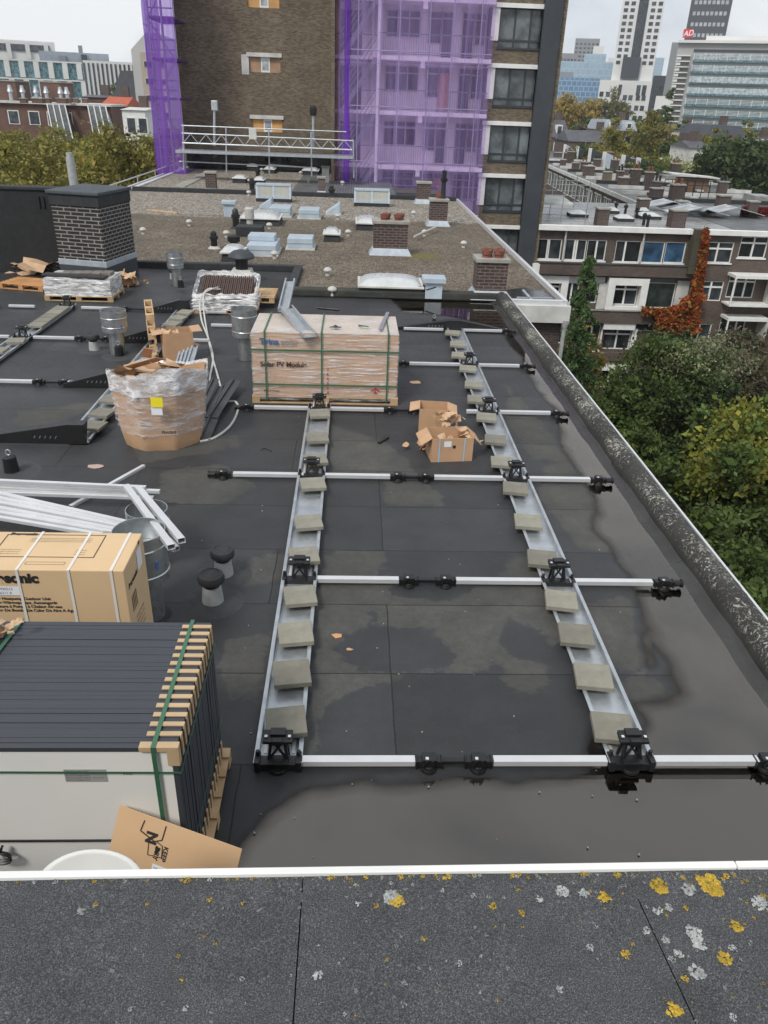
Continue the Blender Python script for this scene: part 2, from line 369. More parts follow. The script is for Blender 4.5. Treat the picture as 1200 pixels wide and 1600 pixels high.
fr=t.nodes.new('ShaderNodeFresnel'); fr.inputs['IOR'].default_value=2.1
bn=t.nodes.new('ShaderNodeBump'); bn.inputs['Strength'].default_value=.05; bn.inputs['Distance'].default_value=.004
lk(t,noise(t,5,3,objco(t)),bn.inputs['Height']); lk(t,bn.outputs[0],gl.inputs['Normal']); lk(t,bn.outputs[0],fr.inputs['Normal'])
at=t.nodes.new('ShaderNodeAttribute'); at.attribute_name='depth'; ms=t.nodes.new('ShaderNodeMixShader'); lk(t,math_(t,'MULTIPLY',fr.outputs[0],ramp(t,math_(t,'MULTIPLY',at.outputs['Fac'],.1),[(0.,.12),(.35,.6),(.9,1.)])),ms.inputs[0]); lk(t,tr.outputs[0],ms.inputs[1]); lk(t,gl.outputs[0],ms.inputs[2]); lk(t,ms.outputs[0],out.inputs[0])
gridmesh('water',-3.0,3.6,2.25,19.2,.05,lambda X,Y:X*0,M_water,{'depth':lambda X,Y:np.clip(-deck_h(X,Y)*1000,0,20)},'shallow rain water pooled on the flat roof',kind='structure')
# ---------------- our building: walls and the mossy edge parapets ----------------
def lichenmat(name,base,dens,white=(.42,.42,.37),zlim=False):
    m,t,b,out=nodes(name); co=objco(t)
    c=ramp(t,noise(t,3,5,co),[(.3,tuple(k*.7 for k in base)),(.7,tuple(k*1.25 for k in base))])
    c=mix(t,1,c,ramp(t,noise(t,220,2,co),[(.3,.7),(.7,1.3)]),'MULTIPLY')
    big=noise(t,1.1,4,co); zz=1.
    if zlim:
        gg=t.nodes.new('ShaderNodeNewGeometry'); ss=t.nodes.new('ShaderNodeSeparateXYZ'); lk(t,gg.outputs['Position'],ss.inputs[0]); zz=ramp(t,math_(t,'MULTIPLY',ss.outputs[2],4),[(.35,0.),(.75,1.)])
    for sc,th,col in ((24,.60,white),(11,.655,(.36,.35,.29)),(16,.66,(.30,.25,.10)),(48,.63,white)):
        n=noise(t,sc,6,co,.72,.8); n=math_(t,'ADD',n,math_(t,'MULTIPLY',math_(t,'SUBTRACT',big,.5),.28*1))
        f=ramp(t,math_(t,'ADD',n,dens),[(th-.015,0.),(th+.02,1.)]); c=mix(t,math_(t,'MULTIPLY',math_(t,'MULTIPLY',f,.85),zz),c,col)
    lk(t,c,b.inputs['Base Color']); b.inputs['Roughness'].default_value=.85
    bump(t,b,noise(t,120,4,co),.5,.006); return m
M_lich=lichenmat('lichen_covered_felt',(.030,.029,.026),.015,zlim=True)
bld=thing('flat_roofed_building','building under the bitumen roof with a lichen covered rounded parapet on its courtyard side','building',(0,10,-14))
prof=[(3.515,-.02),(3.520,.03),(3.530,.10),(3.545,.155),(3.575,.20),(3.625,.228),(3.68,.232),(3.73,.218),(3.765,.20),(3.787,.18),(3.787,-.3)]
mb=MB(); ys=np.linspace(2.2,19.15,240); np_=len(prof)
for j,y in enumerate(ys):
    for i,(px,pz) in enumerate(prof):
        wv=.006*math.sin(y*3.1+i)+.008*math.sin(y*1.3)+RN.normal(0,.0025)
        mb.v.append((px+(wv if 0<i<9 else 0),y,pz+(.6*wv if 0<i<9 else 0)))
for j in range(len(ys)-1):
    for i in range(np_-1):
        a=j*np_+i; mb.f.append((a,a+1,a+np_+1,a+np_))
mb.build('parapet',M_lich,bld,smooth=True)
mb=MB()
for j,y in enumerate(ys):
    for px,pz in ((3.36,-.02),(3.40,.004),(3.46,.014),(3.50,.03),(3.52,.055)): mb.v.append((px+.008*math.sin(y*2.3+px*9)+.006*math.sin(y*7.1),y,pz+.003*math.sin(y*4.1+px*30)))
for j in range(len(ys)-1):
    for i in range(4): a=j*5+i; mb.f.append((a,a+1,a+6,a+5))
mb.build('wet_ledge',pm('wet_ledge_felt',(.035,.034,.031),.35,var=.35,scale=3),bld,smooth=True)
mb=MB()
for k in range(8):
    y0=2.2+k*2.13; mb.box(3.787,3.812,y0,y0+2.124,.1,.198+.002*(k%2))
mb.build('edge_trim',M_alu,bld)
MB().box(-12.6,3.78,2.1,22.4,-14,-.03).build('wall',M_brickdk,bld)
MB().box(-8,8,-6,1.12,-14,2.45).build('upper_wall',M_bitumen,bld)
# foreground parapet cap
m,t,b,out=nodes('slate_granule_felt'); M_cap=m; co=objco(t)
g1=noise(t,330,3,co,.75); g2=noise(t,9,5,co,.6); v=t.nodes.new('ShaderNodeTexVoronoi'); v.inputs['Scale'].default_value=420; lk(t,co,v.inputs['Vector'])
c=ramp(t,g1,[(.28,(.014,.015,.016)),(.5,(.048,.050,.053)),(.72,(.18,.185,.19))])
c=mix(t,1,c,ramp(t,g2,[(.3,.78),(.7,1.22)]),'MULTIPLY')
c=mix(t,.35,c,mix(t,1,c,ramp(t,v.outputs['Color'],[(.2,.3),(.9,2.)]),'MULTIPLY'))
sp_=ramp(t,noise(t,60,2,co,.5),[(.70,0.),(.73,1.)]); c=mix(t,math_(t,'MULTIPLY',sp_,.5),c,(.24,.25,.24))
lk(t,c,b.inputs['Base Color']); b.inputs['Roughness'].default_value=.9
bump(t,b,math_(t,'ADD',g1,math_(t,'MULTIPLY',g2,1.5)),.6,.004)
ZC=2.6
def capx(px,py): return G(px,py,ZC)
yl=capx(-600,1376)[1]; yr=capx(1800,1342)[1]
xl=capx(-600,1376)[0]; xr=capx(1800,1342)[0]
def edgeY(x): return yl+(yr-yl)*(x-xl)/(xr-xl)
cap=thing('parapet_wall','wide granule felted parapet top with white edge strip and lichen in the foreground','wall',(0,1,0))
sx=[xl-2]+[capx(a,1370)[0] for a in (0,470,990)]+[xr+2]
seams=[-1.6,capx(468,1450)[0],capx(1008,1450)[0],2.2]
pieces=[-4]+seams+[4]
for i in range(5):
    a,b_=pieces[i],pieces[i+1]
    mb=MB(); n=24
    for j in range(n+1):
        x=a+.0015+(b_-a-.003)*j/n; e=edgeY(x)-.012
        wob=.0015*math.sin(x*9)
        skew=(.04 if i in (3,4) else 0)
        for yy,zz in ((e,ZC-.02),(e,ZC+wob),(e-.14,ZC+wob+.001*math.sin(x*5)),(e-.5,ZC+.002),(e-.8,ZC),(e-.8,ZC-.02)):
            sh=(e-yy)*(.10 if (i==3 and j==0) or (i==2 and j==n) else 0)
            mb.v.append((x+sh,yy,zz))
    for j in range(n):
        for k in range(5): q=j*6+k; mb.f.append((q,q+6,q+7,q+1)[::-1])
    mb.build('felt_sheet',M_cap,cap,smooth=True)
MB().box(-4,4,.2,1.14,2.40,ZC-.022).build('wall',M_bitumen,cap)
jx=capx(1148,1352)[0]
for a,b_ in ((-3.5,jx-.0015),(jx+.0015,3.5)):
    MB().hexa([(a,edgeY(a)-.014,ZC-.06),(b_,edgeY(b_)-.014,ZC-.06),(b_,edgeY(b_)+.004,ZC-.06),(a,edgeY(a)+.004,ZC-.06),
      (a,edgeY(a)-.014,ZC+.010),(b_,edgeY(b_)-.014,ZC+.010),(b_,edgeY(b_)+.004,ZC+.010),(a,edgeY(a)+.004,ZC+.010)]).build('edge_strip',M_white,cap,bevel=.002)
# lichens
def lmat(name,c1,c2):
    m,t,b,out=nodes(name); co=objco(t); lk(t,mix(t,1,ramp(t,noise(t,220,4,co,.75),[(.35,c1),(.65,c2)]),ramp(t,noise(t,18,3,co),[(.3,.6),(.7,1.15)]),'MULTIPLY'),b.inputs['Base Color']); b.inputs['Roughness'].default_value=.95; bump(t,b,noise(t,200,3,co),.8,.004); return m
M_ly=lmat('yellow_lichen',(.26,.15,.012),(.62,.44,.05)); M_lw=lmat('white_lichen',(.17,.18,.175),(.52,.54,.52))
yel=[(620,1410,13),(1030,1385,15),(1108,1382,20),(1120,1392,12),(945,1402,11),(965,1368,7),(1150,1448,11),(1133,1498,12),(978,1492,8),(771,1416,7),(815,1428,6),(663,1468,5),(1053,1580,12),(1090,1372,6),(588,1416,5),(327,1406,5),(150,1414,4),(294,1371,7),(697,1370,7),(1072,1420,5),(1135,1370,6),(1193,1400,6),(1070,1530,6),(800,1366,5),(810,1392,4),(516,1368,5),(572,1368,5),(625,1366,6),(1068,1372,5),(660,1366,5),(910,1366,5),(230,1413,3)]
whi=[(612,1403,14),(878,1394,11),(913,1396,9),(843,1406,7),(1083,1458,13),(1092,1475,12),(1088,1518,13),(1027,1423,8),(1076,1390,12),(1188,1412,14),(497,1525,8),(127,1425,7),(717,1506,5),(922,1481,6),(290,1576,5),(632,1537,5),(1145,1482,7),(630,1570,5),(1040,1470,7),(1010,1455,7),(557,1383,5),(330,1368,5),(740,1400,5),(1045,1418,7),(1060,1490,8),(1145,1590,6),(378,1530,4),(875,1546,6),(560,1413,5),(692,1392,4),(88,1374,5),(205,1577,4),(1050,1500,6)]
for i in range(230):
    x=random.random(); x=1200*(x**.6); y=1365+235*random.random()**1.7; (yel if random.random()<.28 else whi).append((x,y,random.choice((1.2,1.5,2,2.6,3.2))))
for i in range(90): (yel if random.random()<.5 else whi).append((1200*random.random()**.6,1363+abs(random.gauss(0,9)),random.choice((1.5,2,3,4))))
def lich(lst,m,nm,lab):
    mb=MB()
    for px,py,r in lst:
        c=capx(px,py)
        if c[1]>edgeY(c[0])-.02: c=(c[0],edgeY(c[0])-.02,ZC)
        rr=r*.00135
        for q in range(int(6+r*3)):
            a=random.random()*6.28; d=rr*random.random()**.55*.95; r2=rr*random.uniform(.08,.34); n=9; k=len(mb.v)
            cx,cy=c[0]+d*math.cos(a),c[1]+d*math.sin(a); z=ZC+.0022+.0012*random.random()
            mb.v.append((cx,cy,z+.0006))
            for i in range(n): th=6.28*i/n; rj=r2*random.uniform(.5,1.35); mb.v.append((cx+rj*math.cos(th),cy+rj*math.sin(th),z-.001))
            for i in range(n): mb.f.append((k,k+1+i,k+1+(i+1)%n))
    o=mb.build(nm,m); tag(o,lab,None,None,'stuff'); o['category']='lichen'
lich(yel,M_ly,'yellow_lichen','yellow lichen rosettes scattered over the foreground parapet felt')
lich(whi,M_lw,'white_lichen','pale grey lichen spots scattered over the foreground parapet felt')
# ---------------- solar mounting frames ----------------
def channel(par,x,y0,y1,lab=None):
    mb=MB(); h=.062
    mb.box(x-.14,x+.14,y0,y1,.028,.034)
    for s in (-1,1):
        mb.box(x+s*.143-.003,x+s*.143+.003,y0,y1,.028,.028+h)
        mb.box(min(x+s*.146,x+s*.172),max(x+s*.146,x+s*.172),y0,y1,.028+h-.006,.028+h)
    return mb.build('ballast_channel',M_galv,par,bevel=.001,label=lab)
def slots(par,x,y,d):
    mb=MB()
    for s in (-1,1):
        MB().box(x+s*.10-.012,x+s*.10+.012,y+.10,y+.42,.0345,.040).build('slotted_strip',M_alu,par)
def support(par,x,y,face=-1):
    "black support: clamp on the cross rail, crossed legs and a sloping head"
    mb=MB()
    mb.box(x-.15,x+.15,y-.045,y+.045,.012,.075)
    for s in (-1,1):
        mb.box(x+s*.145-.02,x+s*.145+.02,y-.055,y+.06,.01,.10); mb.cyl((x+s*.145,y+.03,.09),(x+s*.145,y+.03,.135),.016,n=8)
    mb.cyl((x,y-.02,.004),(x,y-.02,.03),.068,.06,n=18)
    mb.box(x-.07,x+.07,y-.06,y+.03,.075,.095)
    b1=mb.build('clamp_base',M_black,par,bevel=.004)
    mb=MB(); yy=y+.05
    for s in (-1,1):
        mb.bar((x+s*.065,y+.0,.085),(x+s*.045,yy,.232),.022,.03,(0,1,0))
        mb.bar((x+s*.060,y+.0,.09),(x-s*.045,yy,.22),.014,.02,(0,1,0))
        mb.bar((x+s*.07,y+.09,.04),(x+s*.05,yy+.02,.232),.018,.022,(0,1,0))
    mb.box(x-.05,x+.05,yy-.02,yy+.02,.19,.235)
    mb.build('crossed_legs',M_black,par,bevel=.003)
    mb=MB()
    mb.hexa([(x-.105,yy-.05,.222),(x+.105,yy-.05,.222),(x+.105,yy+.05,.235),(x-.105,yy+.05,.235),
             (x-.105,yy-.05,.246),(x+.105,yy-.05,.246),(x+.105,yy+.05,.268),(x-.105,yy+.05,.268)])
    mb.box(x-.035,x+.035,yy-.065,yy-.02,.222,.262); mb.box(x-.055,x+.055,yy-.01,yy+.062,.235,.277)
    hd=mb.build('support_head',M_black,par,bevel=.005)
    for s in (-1,1): MB().box(x+s*.082-.010,x+s*.082+.010,yy-.022,yy,.262,.2655).build('steel_clip',M_alu,hd)
def joint(par,x,y,d=0):
    "round footed rail joint; d gives the side of the bridging bar"
    mb=MB(); mb.box(x-.085,x+.085,y-.032,y+.032,.028,.088); mb.box(x-.05,x+.05,y-.045,y+.04,.06,.112)
    mb.box(x-.098,x-.085,y-.038,y+.038,.022,.094); mb.box(x+.085,x+.098,y-.038,y+.038,.022,.094)
    mb.cyl((x,y-.02,.002),(x,y-.02,.03),.06,.052,n=18); mb.cyl((x,y-.035,.03),(x,y-.035,.055),.04,.03,n=12)
    mb.bar((x-.045,y-.055,.06),(x-.02,y-.055,.118),.012); mb.bar((x+.045,y-.055,.06),(x+.02,y-.055,.118),.012)
    o=mb.build('rail_joint',M_black,par,bevel=.004)
    MB().box(x-.028,x-.006,y-.035,y-.012,.112,.1155).build('steel_clip',M_alu,o)
def bridge(par,a,b,y):
    MB().box(a+.098,b-.098,y-.02,y+.02,.040,.080).box(a+.098,b-.098,y-.030,y+.030,.046,.052).build('bridging_bar',M_black,par,bevel=.003)
def rail(par,a,b,y,w=.032,z=.066,lab=None):
    MB().box(a,b,y-w,y+w,z-.024,z+.024).build('cross_rail',M_alu,par,bevel=.004,label=lab)
def endjoint(par,x,y,s):
    joint(par,x,y)
    mb=MB(); mb.cyl((x+s*.09,y,.06),(x+s*.17,y,.06),.034,n=12); mb.cyl((x+s*.17,y,.06),(x+s*.19,y,.06),.044,n=12); mb.box(min(x+s*.10,x+s*.15),max(x+s*.10,x+s*.15),y-.045,y+.045,.05,.075)
    mb.build('end_plug',M_black,par,bevel=.003)
def wedge(par,x,y,l0,l1,h=.30):
    mb=MB(); t=.02
    def side(y_):
        p=[(x-l0,y_,.03)] if l0 else [(x,y_,.03)]
        return p
    a=x-l0; c=x+l1
    lo=.035; e=.05
    pts=[(a,.02),(c,.02),(c,e+.02),(x+.10 if l1>.3 else c-.0,h),(x-.10 if l0>.3 else a,h),(a,e+.02)]
    q=[]
    for u in pts:
        if not q or abs(q[-1][0]-u[0])+abs(q[-1][1]-u[1])>1e-6: q.append(u)
    k=len(mb.v); n=len(q)
    mb.v+=[(u,y,z) for u,z in q]+[(u,y+.012+ (z*.55),z) for u,z in q]
    mb.f.append(tuple(range(k,k+n))); mb.f.append(tuple(range(k+n,k+2*n))[::-1])
    for i in range(n): mb.f.append((k+i,k+n+i,k+n+(i+1)%n,k+(i+1)%n))
    o=mb.build('wind_plate',M_black,par,bevel=.004,label='long black triangular wind plate')
    m2=MB()
    xs=x-(.55 if l0>.5 else -.4)
    for i in range(5): m2.bar((xs+i*.07-.01,y-.003,.10+.0*i),(xs+i*.07+.01,y-.003,.135),.008,.004,(0,1,0))
    m2.build('vent_slot',M_galv,o)
    return o
def X(px,py): return G(px,py,.066)[0]
fr=thing('mounting_frame','large solar mounting frame with two galvanised channels on the open right side of the roof','mounting frame',(.8,10,0))
YR=[4.0,6.36,8.74,11.13,13.55,16.0]
C1=-.48
def C2(y): return 2.06+(y-4)*.009
def channel2(par,x0,x1,y0,y1):
    mb=MB(); h=.062
    def sh(a,b,z0,z1): mb.hexa([(x0+a,y0,z0),(x0+b,y0,z0),(x1+b,y1,z0),(x1+a,y1,z0),(x0+a,y0,z1),(x0+b,y0,z1),(x1+b,y1,z1),(x1+a,y1,z1)])
    sh(-.14,.14,.028,.034)
    for s in (-1,1):
        sh(s*.143-.003,s*.143+.003,.028,.028+h); sh(min(s*.146,s*.172),max(s*.146,s*.172),.028+h-.006,.028+h)
    mb.build('ballast_channel',M_galv,par,bevel=.001,label='galvanised ballast channel nearest the courtyard')
channel(fr,C1,YR[0]-.04,YR[3]+.15,'galvanised ballast channel in front of the big wrapped pallet box')
channel2(fr,C2(3.96),C2(16.3),YR[0]-.04,16.25)
for y in YR[:4]: support(fr,C1,y); slots(fr,C1,y,1)
for y in YR[:5]: support(fr,C2(y),y); slots(fr,C2(y),y,1)
rows=[(0,[(463,650),(774,954),(1020,1194)],[672,750],None,1208,1205),(1,[(495,624),(714,848),(893,1022)],[640,698],None,1040,915),(2,[(362,474),(505,611),(679,789),(817,921)],[622,666],346,934,748),
      (3,[(395,487),(513,600),(729,748),(774,859)],[610,648],384,868,643),(4,[(641,722),(746,813)],[632],None,822,574),(5,[(632,694),(724,785)],[],None,792,518)]
for i,segs,js,le,re_,py in rows:
    y=YR[i]
    for a,b_ in segs: rail(fr,X(a,py),X(b_,py),y)
    jx_=[X(a,py) for a in js]
    for a in jx_: joint(fr,a,y)
    if len(jx_)==2: bridge(fr,jx_[0],jx_[1],y)
    if le: endjoint(fr,X(le,py),y,-1)
    if re_: endjoint(fr,X(re_,py),y,1)
wedge(fr,C2(16.0),16.06,1.25,1.10,.24)
# left frame
fl=thing('mounting_frame','partly assembled solar mounting frame with black wind plates on the left side of the roof','mounting frame',(-5,13,0))
XA,XB=-6.25,-3.67
channel(fl,XA,11.9,17.35,'galvanised ballast channel filled with tiles on the far left'); channel(fl,XB,9.72,17.3,'galvanised ballast channel passing behind the wrapped carton')
for y in (17.2,14.65,12.3): support(fl,XA,y)
for y in (17.2,14.65): support(fl,XB,y)
for y,segs,js in ((17.1,((-9,-8.2),(-7.45,-6.9),(-5.9,-5.1),(-4.3,-3.85)),((-7.75,),(-4.95,-4.45))),(14.68,((-7.6,-6.5),(-6.05,-5.28),(-4.5,-3.9)),((-5.18,-4.68),)),(12.1,((-7.6,-5.12),(-4.62,-3.82)),((-5.03,-4.62),)),(17.0,((-3.2,-2.75),),((),)),(14.75,((-3.4,-2.75),),((),)),(15.9,((-2.9,-2.35),),((),)) ):
    for a,b_ in segs: rail(fl,a,b_,y)
    for j in js:
        for a in j: joint(fl,a,y)
        if len(j)==2 and j[1]-j[0]>.25: bridge(fl,j[0],j[1],y)
for y,l0,l1 in ((9.69,1.45,.12),(12.0,.95,.12),(14.6,.9,.12),(17.0,.85,.12)): wedge(fl,XB,y,l0,l1,.30)
endjoint(fl,XB-1.5,9.72,-1)
# ---------------- concrete tiles ----------------
def tile(px,py,lab,rot,seed,sx=1):
    c=G(px,py,.115); mb=MB(); mb.box(-.15,.15,-.15,.15,-.0225,.0225)
    o=bpy.data.objects.new('concrete_tile',TILE); COL.objects.link(o)
    o.location=(c[0],c[1],.075+.001*(seed%3)); o.rotation_euler=(math.radians(random.uniform(-.6,.6)),math.radians(0),math.radians(rot)); tag(o,lab,'concrete tile','grey ballast tiles lying in the channels'); return o
mb=MB(); mb.box(-.148,.148,-.148,.148,0,.046)
_t=mb.build('concrete_tile',M_tile); TILE=_t.data; bpy.data.objects.remove(_t)
mdl=None
def tile_at(x,y,lab,rot,z=.0925):
    o=bpy.data.objects.new('concrete_tile',TILE); COL.objects.link(o); o.location=(x,y,z); o.rotation_euler=(math.radians(random.uniform(-.7,.7)),math.radians(random.uniform(-.5,.5)),math.radians(rot+random.uniform(-1.5,1.5)))
    b_=o.modifiers.new('bevel','BEVEL'); b_.width=.004; b_.segments=1
    tag(o,lab,'concrete tile','grey ballast tiles lying on the channels'); return o
for i,(px,py) in enumerate([(447,1128),(456,1052),(462,990),(469,931),(475,868),(482,816),(489,756),(493,718),(496,684),(499,646)]):
    c=G(px,py,.12); tile_at(c[0],c[1],'%s grey tile from the near end of the channel running to the wrapped carton'%ORD[i],9)
for i,(px,py) in enumerate([(957,1137),(927,1057),(900,992),(877,938),(847,873),(825,815),(805,763),(785,722),(774,687),(760,652),(745,624),(740,601),(731,576),(718,555),(715,538),(707,520)]):
    c=G(px,py,.12); tile_at(c[0],c[1],'%s tile from the near end of the channel nearest the courtyard'%ORD[i],-8)
for i in range(5): tile_at(XA+.03,16.75-.34*i,'%s of five edge to edge tiles counted from the wrapped tile stack'%ORD[i],-2)
tile_at(XA+.06,14.22,'lone tilted tile lying just before the cross rail on the far left channel',12); tile_at(XA-.02,13.6,'tile cut by the left photo border on the far left channel',0)
for i,(x,y) in enumerate(((XB+.10,10.12),(XB+.08,10.62),(XB+.05,11.2))): tile_at(x,y,'%s tile from the near black wind plate, beside the wrapped carton'%ORD[i],-12)
for i,(x,y) in enumerate(((XB+.10,16.7),(XB+.05,16.2),(XB+.02,15.72))): tile_at(x,y,'%s tile below the far black wind plate, behind the open box'%ORD[i],-14)
# ---------------- boxes and pallets ----------------
def pallet(par,x0,x1,y0,y1,z0=0,h=.12,m=None,nboards=6,name='pallet'):
    m=m or M_wood; mb=MB()
    for i in range(3):
        y=y0+(y1-y0-.09)*i/2; mb.box(x0,x1,y,y+.09,z0,z0+.018)
        for j in range(3): x=x0+(x1-x0-.12)*j/2; mb.box(x+.001,x+.119,y+.002,y+.088,z0+.018,z0+h-.038)
    for j in range(3): x=x0+(x1-x0-.12)*j/2; mb.box(x+.002,x+.118,y0,y1,z0+h-.038,z0+h-.018)
    for i in range(nboards): y=y0+(y1-y0-.09)*i/(nboards-1); mb.box(x0,x1,y,y+.09,z0+h-.018,z0+h)
    if par is None: return mb
    return mb.build(name,m,par,bevel=.002)
# wrapped module carton
T=thing('module_carton','long stretch wrapped solar module carton with green straps on a wooden pallet','carton',(-.4,12.05,0))
x0,x1,y0,y1,zt=-1.51,.71,11.5,12.63,1.115
pallet(T,x0-.03,x1+.03,y0-.02,y1+.02)
bx=MB().box(x0,x1,y0,y1,.122,zt).build('box',M_card,T,bevel=.006)
# wooden/paper lid
MB().box(x0-.004,x1+.004,y0-.004,y1+.004,zt,zt+.012).build('lid',pm('pale_lid_board',(.50,.43,.36),.7,var=.2,scale=2),T,bevel=.003)
def wraphull(x0,x1,y0,y1,z0,z1,par,m,amp=.006,n=26,top=True,name='stretch_wrap'):
    mb=MB(); rs=[]
    per=[(x0,y0),(x1,y0),(x1,y1),(x0,y1)]
    pts=[]
    for i in range(4):
        a=per[i];b_=per[(i+1)%4]; L_=math.dist(a,b_); k=max(4,int(L_/.07))
        for j in range(k): pts.append((a[0]+(b_[0]-a[0])*j/k,a[1]+(b_[1]-a[1])*j/k))
    cx,cy=(x0+x1)/2,(y0+y1)/2; P=len(pts); nz_=14
    for j in range(nz_+1):
        z=z0+(z1-z0)*j/nz_
        for (x,y) in pts:
            g=.010+abs(random.gauss(0,amp))*.7
            if j==nz_: g=.006
            d=Vector((x-cx,y-cy)); d=Vector((1 if x>=x1-1e-6 else -1 if x<=x0+1e-6 else 0, 1 if y>=y1-1e-6 else -1 if y<=y0+1e-6 else 0))
            mb.v.append((x+d.x*g,y+d.y*g,z))
    for j in range(nz_):
        for i in range(P): a=j*P+i; mb.f.append((a,j*P+(i+1)%P,(j+1)*P+(i+1)%P,a+P))
    if top:
        k=len(mb.v); nn=12
        for i in range(nn+1):
            for j in range(nn+1): mb.v.append((x0+(x1-x0)*i/nn,y0+(y1-y0)*j/nn,z1+.004+abs(random.gauss(0,amp*.4))))
        for i in range(nn):
            for j in range(nn): q=k+i*(nn+1)+j; mb.f.append((q,q+nn+1,q+nn+2,q+1))
    return mb.build(name,m,par,smooth=True)
wraphull(x0,x1,y0,y1,.06,zt+.012,T,M_film)
for i,u in enumerate((.09,.475,.93)):
    x=x0+(x1-x0)*u; w_=.014
    MB().box(x-w_*.8,x+w_*.8,y0-.034,y0-.031,.06,zt+.03).box(x-w_*.8,x+w_*.8,y0-.034,y1+.034,zt+.03,zt+.033).build('green_strap',M_green,T)
for z in (.32,.86): MB().box(x0-.03,x1+.03,y0-.037,y0-.035,z-.013,z+.013).build('green_strap',M_green,T)
ink=pm('brown_print_ink',(.06,.035,.03),.7,var=.1); inkb=pm('blue_print_ink',(.05,.13,.33),.6,var=.1); inkr=pm('red_print_ink',(.45,.04,.05),.6,var=.1)
yt=y0-.0235
text('Trina',.135,(x0+.12,yt,.94),(1,0,0),(0,0,1),inkb,T,.004,name='brand_print'); text('solar',.135,(x0+.44,yt,.94),(1,0,0),(0,0,1),pm('grey_print_ink',(.28,.24,.24),.6),T,.001,name='brand_print')
text('Solar PV Module',.105,(x0+.12,yt,.60),(1,0,0),(0,0,1),ink,T,.003)
text('Made in Vietnam',.035,(x0+.16,yt,.20),(1,0,0),(0,0,1),ink,T,.001)
for k,ch in enumerate('VERTEX'): text(ch,.06,(x0+1.13,yt,.55-.075*k),(1,0,0),(0,0,1),inkr if k%2==0 else ink,T,.001)
MB().poly([(x1-.42,yt,.22),(x1-.33,yt,.30),(x1-.24,yt,.22),(x1-.33,yt,.26)]).poly([(x1-.36,yt,.20),(x1-.30,yt,.20),(x1-.33,yt,.25)]).build('printed_mark',inkr,T)
# things lying on the carton
zc=zt+.052
def uchan(name,lab,a,b,wd=.16,h=.06,m=None):
    a=Vector(a);b=Vector(b);d=(b-a).normalized();s=d.cross(Vector((0,0,1))).normalized();u=s.cross(d).normalized(); mb=MB()
    mb.obox((a+b)/2,d,s,u,(b-a).length/2,wd/2,.002)
    for q in (-1,1):
        mb.obox((a+b)/2+s*(q*wd/2)+u*(h/2),d,s,u,(b-a).length/2,.002,h/2)
        mb.obox((a+b)/2+s*(q*(wd/2-.012))+u*h,d,s,u,(b-a).length/2,.012,.002)
    return mb.build(name,m or M_galv,label=lab,cat='steel channel')
a=W(484,520,11.38); b_=W(447,462,12.55); uchan('steel_channel','lower bent galvanised channel lying across the front edge of the wrapped carton',(a[0],a[1],1.09),(b_[0],b_[1]-.1,1.25),.22)
a=W(446,470,12.9); b_=W(457,425,13.9); uchan('steel_channel','upper galvanised channel sticking up behind the wrapped carton',(a[0],12.45,1.20),(b_[0]-.03,13.75,1.42),.17)
def onbox(px,py): return G(px,py,zc)
a=onbox(496,483);b_=onbox(530,486); MB().cyl((a[0],a[1],zc+.02),(b_[0],b_[1],zc+.02),.022,n=10).cyl((a[0]+.08,a[1],zc+.02),(a[0]+.14,a[1],zc+.02),.028,n=10).build('black_rod',M_black,smooth=True,label='short black rod on the far edge of the carton lid',cat='rod')
c_=onbox(524,511); mb=MB(); mb.lathe(c_[0],c_[1],[(.03,zc-.005),(.05,zc+.006),(.03,zc+.012),(.018,zc+.03),(.0,zc+.035)],12); mb.box(c_[0]-.09,c_[0]+.09,c_[1]-.012,c_[1]+.012,zc-.006,zc+.004); mb.build('black_clip',M_black,smooth=True,label='small black clip on the middle of the carton lid',cat='clip')
c_=onbox(567,510); mb=MB()
for s in (-1,1): mb.bar((c_[0]-.07,c_[1]+.04*s+.02,zc+.005),(c_[0]+.05,c_[1]-.01*s,zc+.005),.016,.012)
mb.bar((c_[0]+.05,c_[1]-.01,zc+.005),(c_[0]+.09,c_[1]-.02,zc+.005),.022,.012); mb.build('pliers',M_green,label='green handled pliers on the carton lid',cat='pliers')
a=onbox(594,515);b_=onbox(606,488); MB().bar((a[0],a[1],zc+.002),(b_[0],b_[1],zc+.002),.055,.008).build('metal_strip',pm('dull_zinc',(.30,.30,.33),.5,.4,var=.1),label='flat dull metal strip across the right end of the carton lid',cat='metal strip')
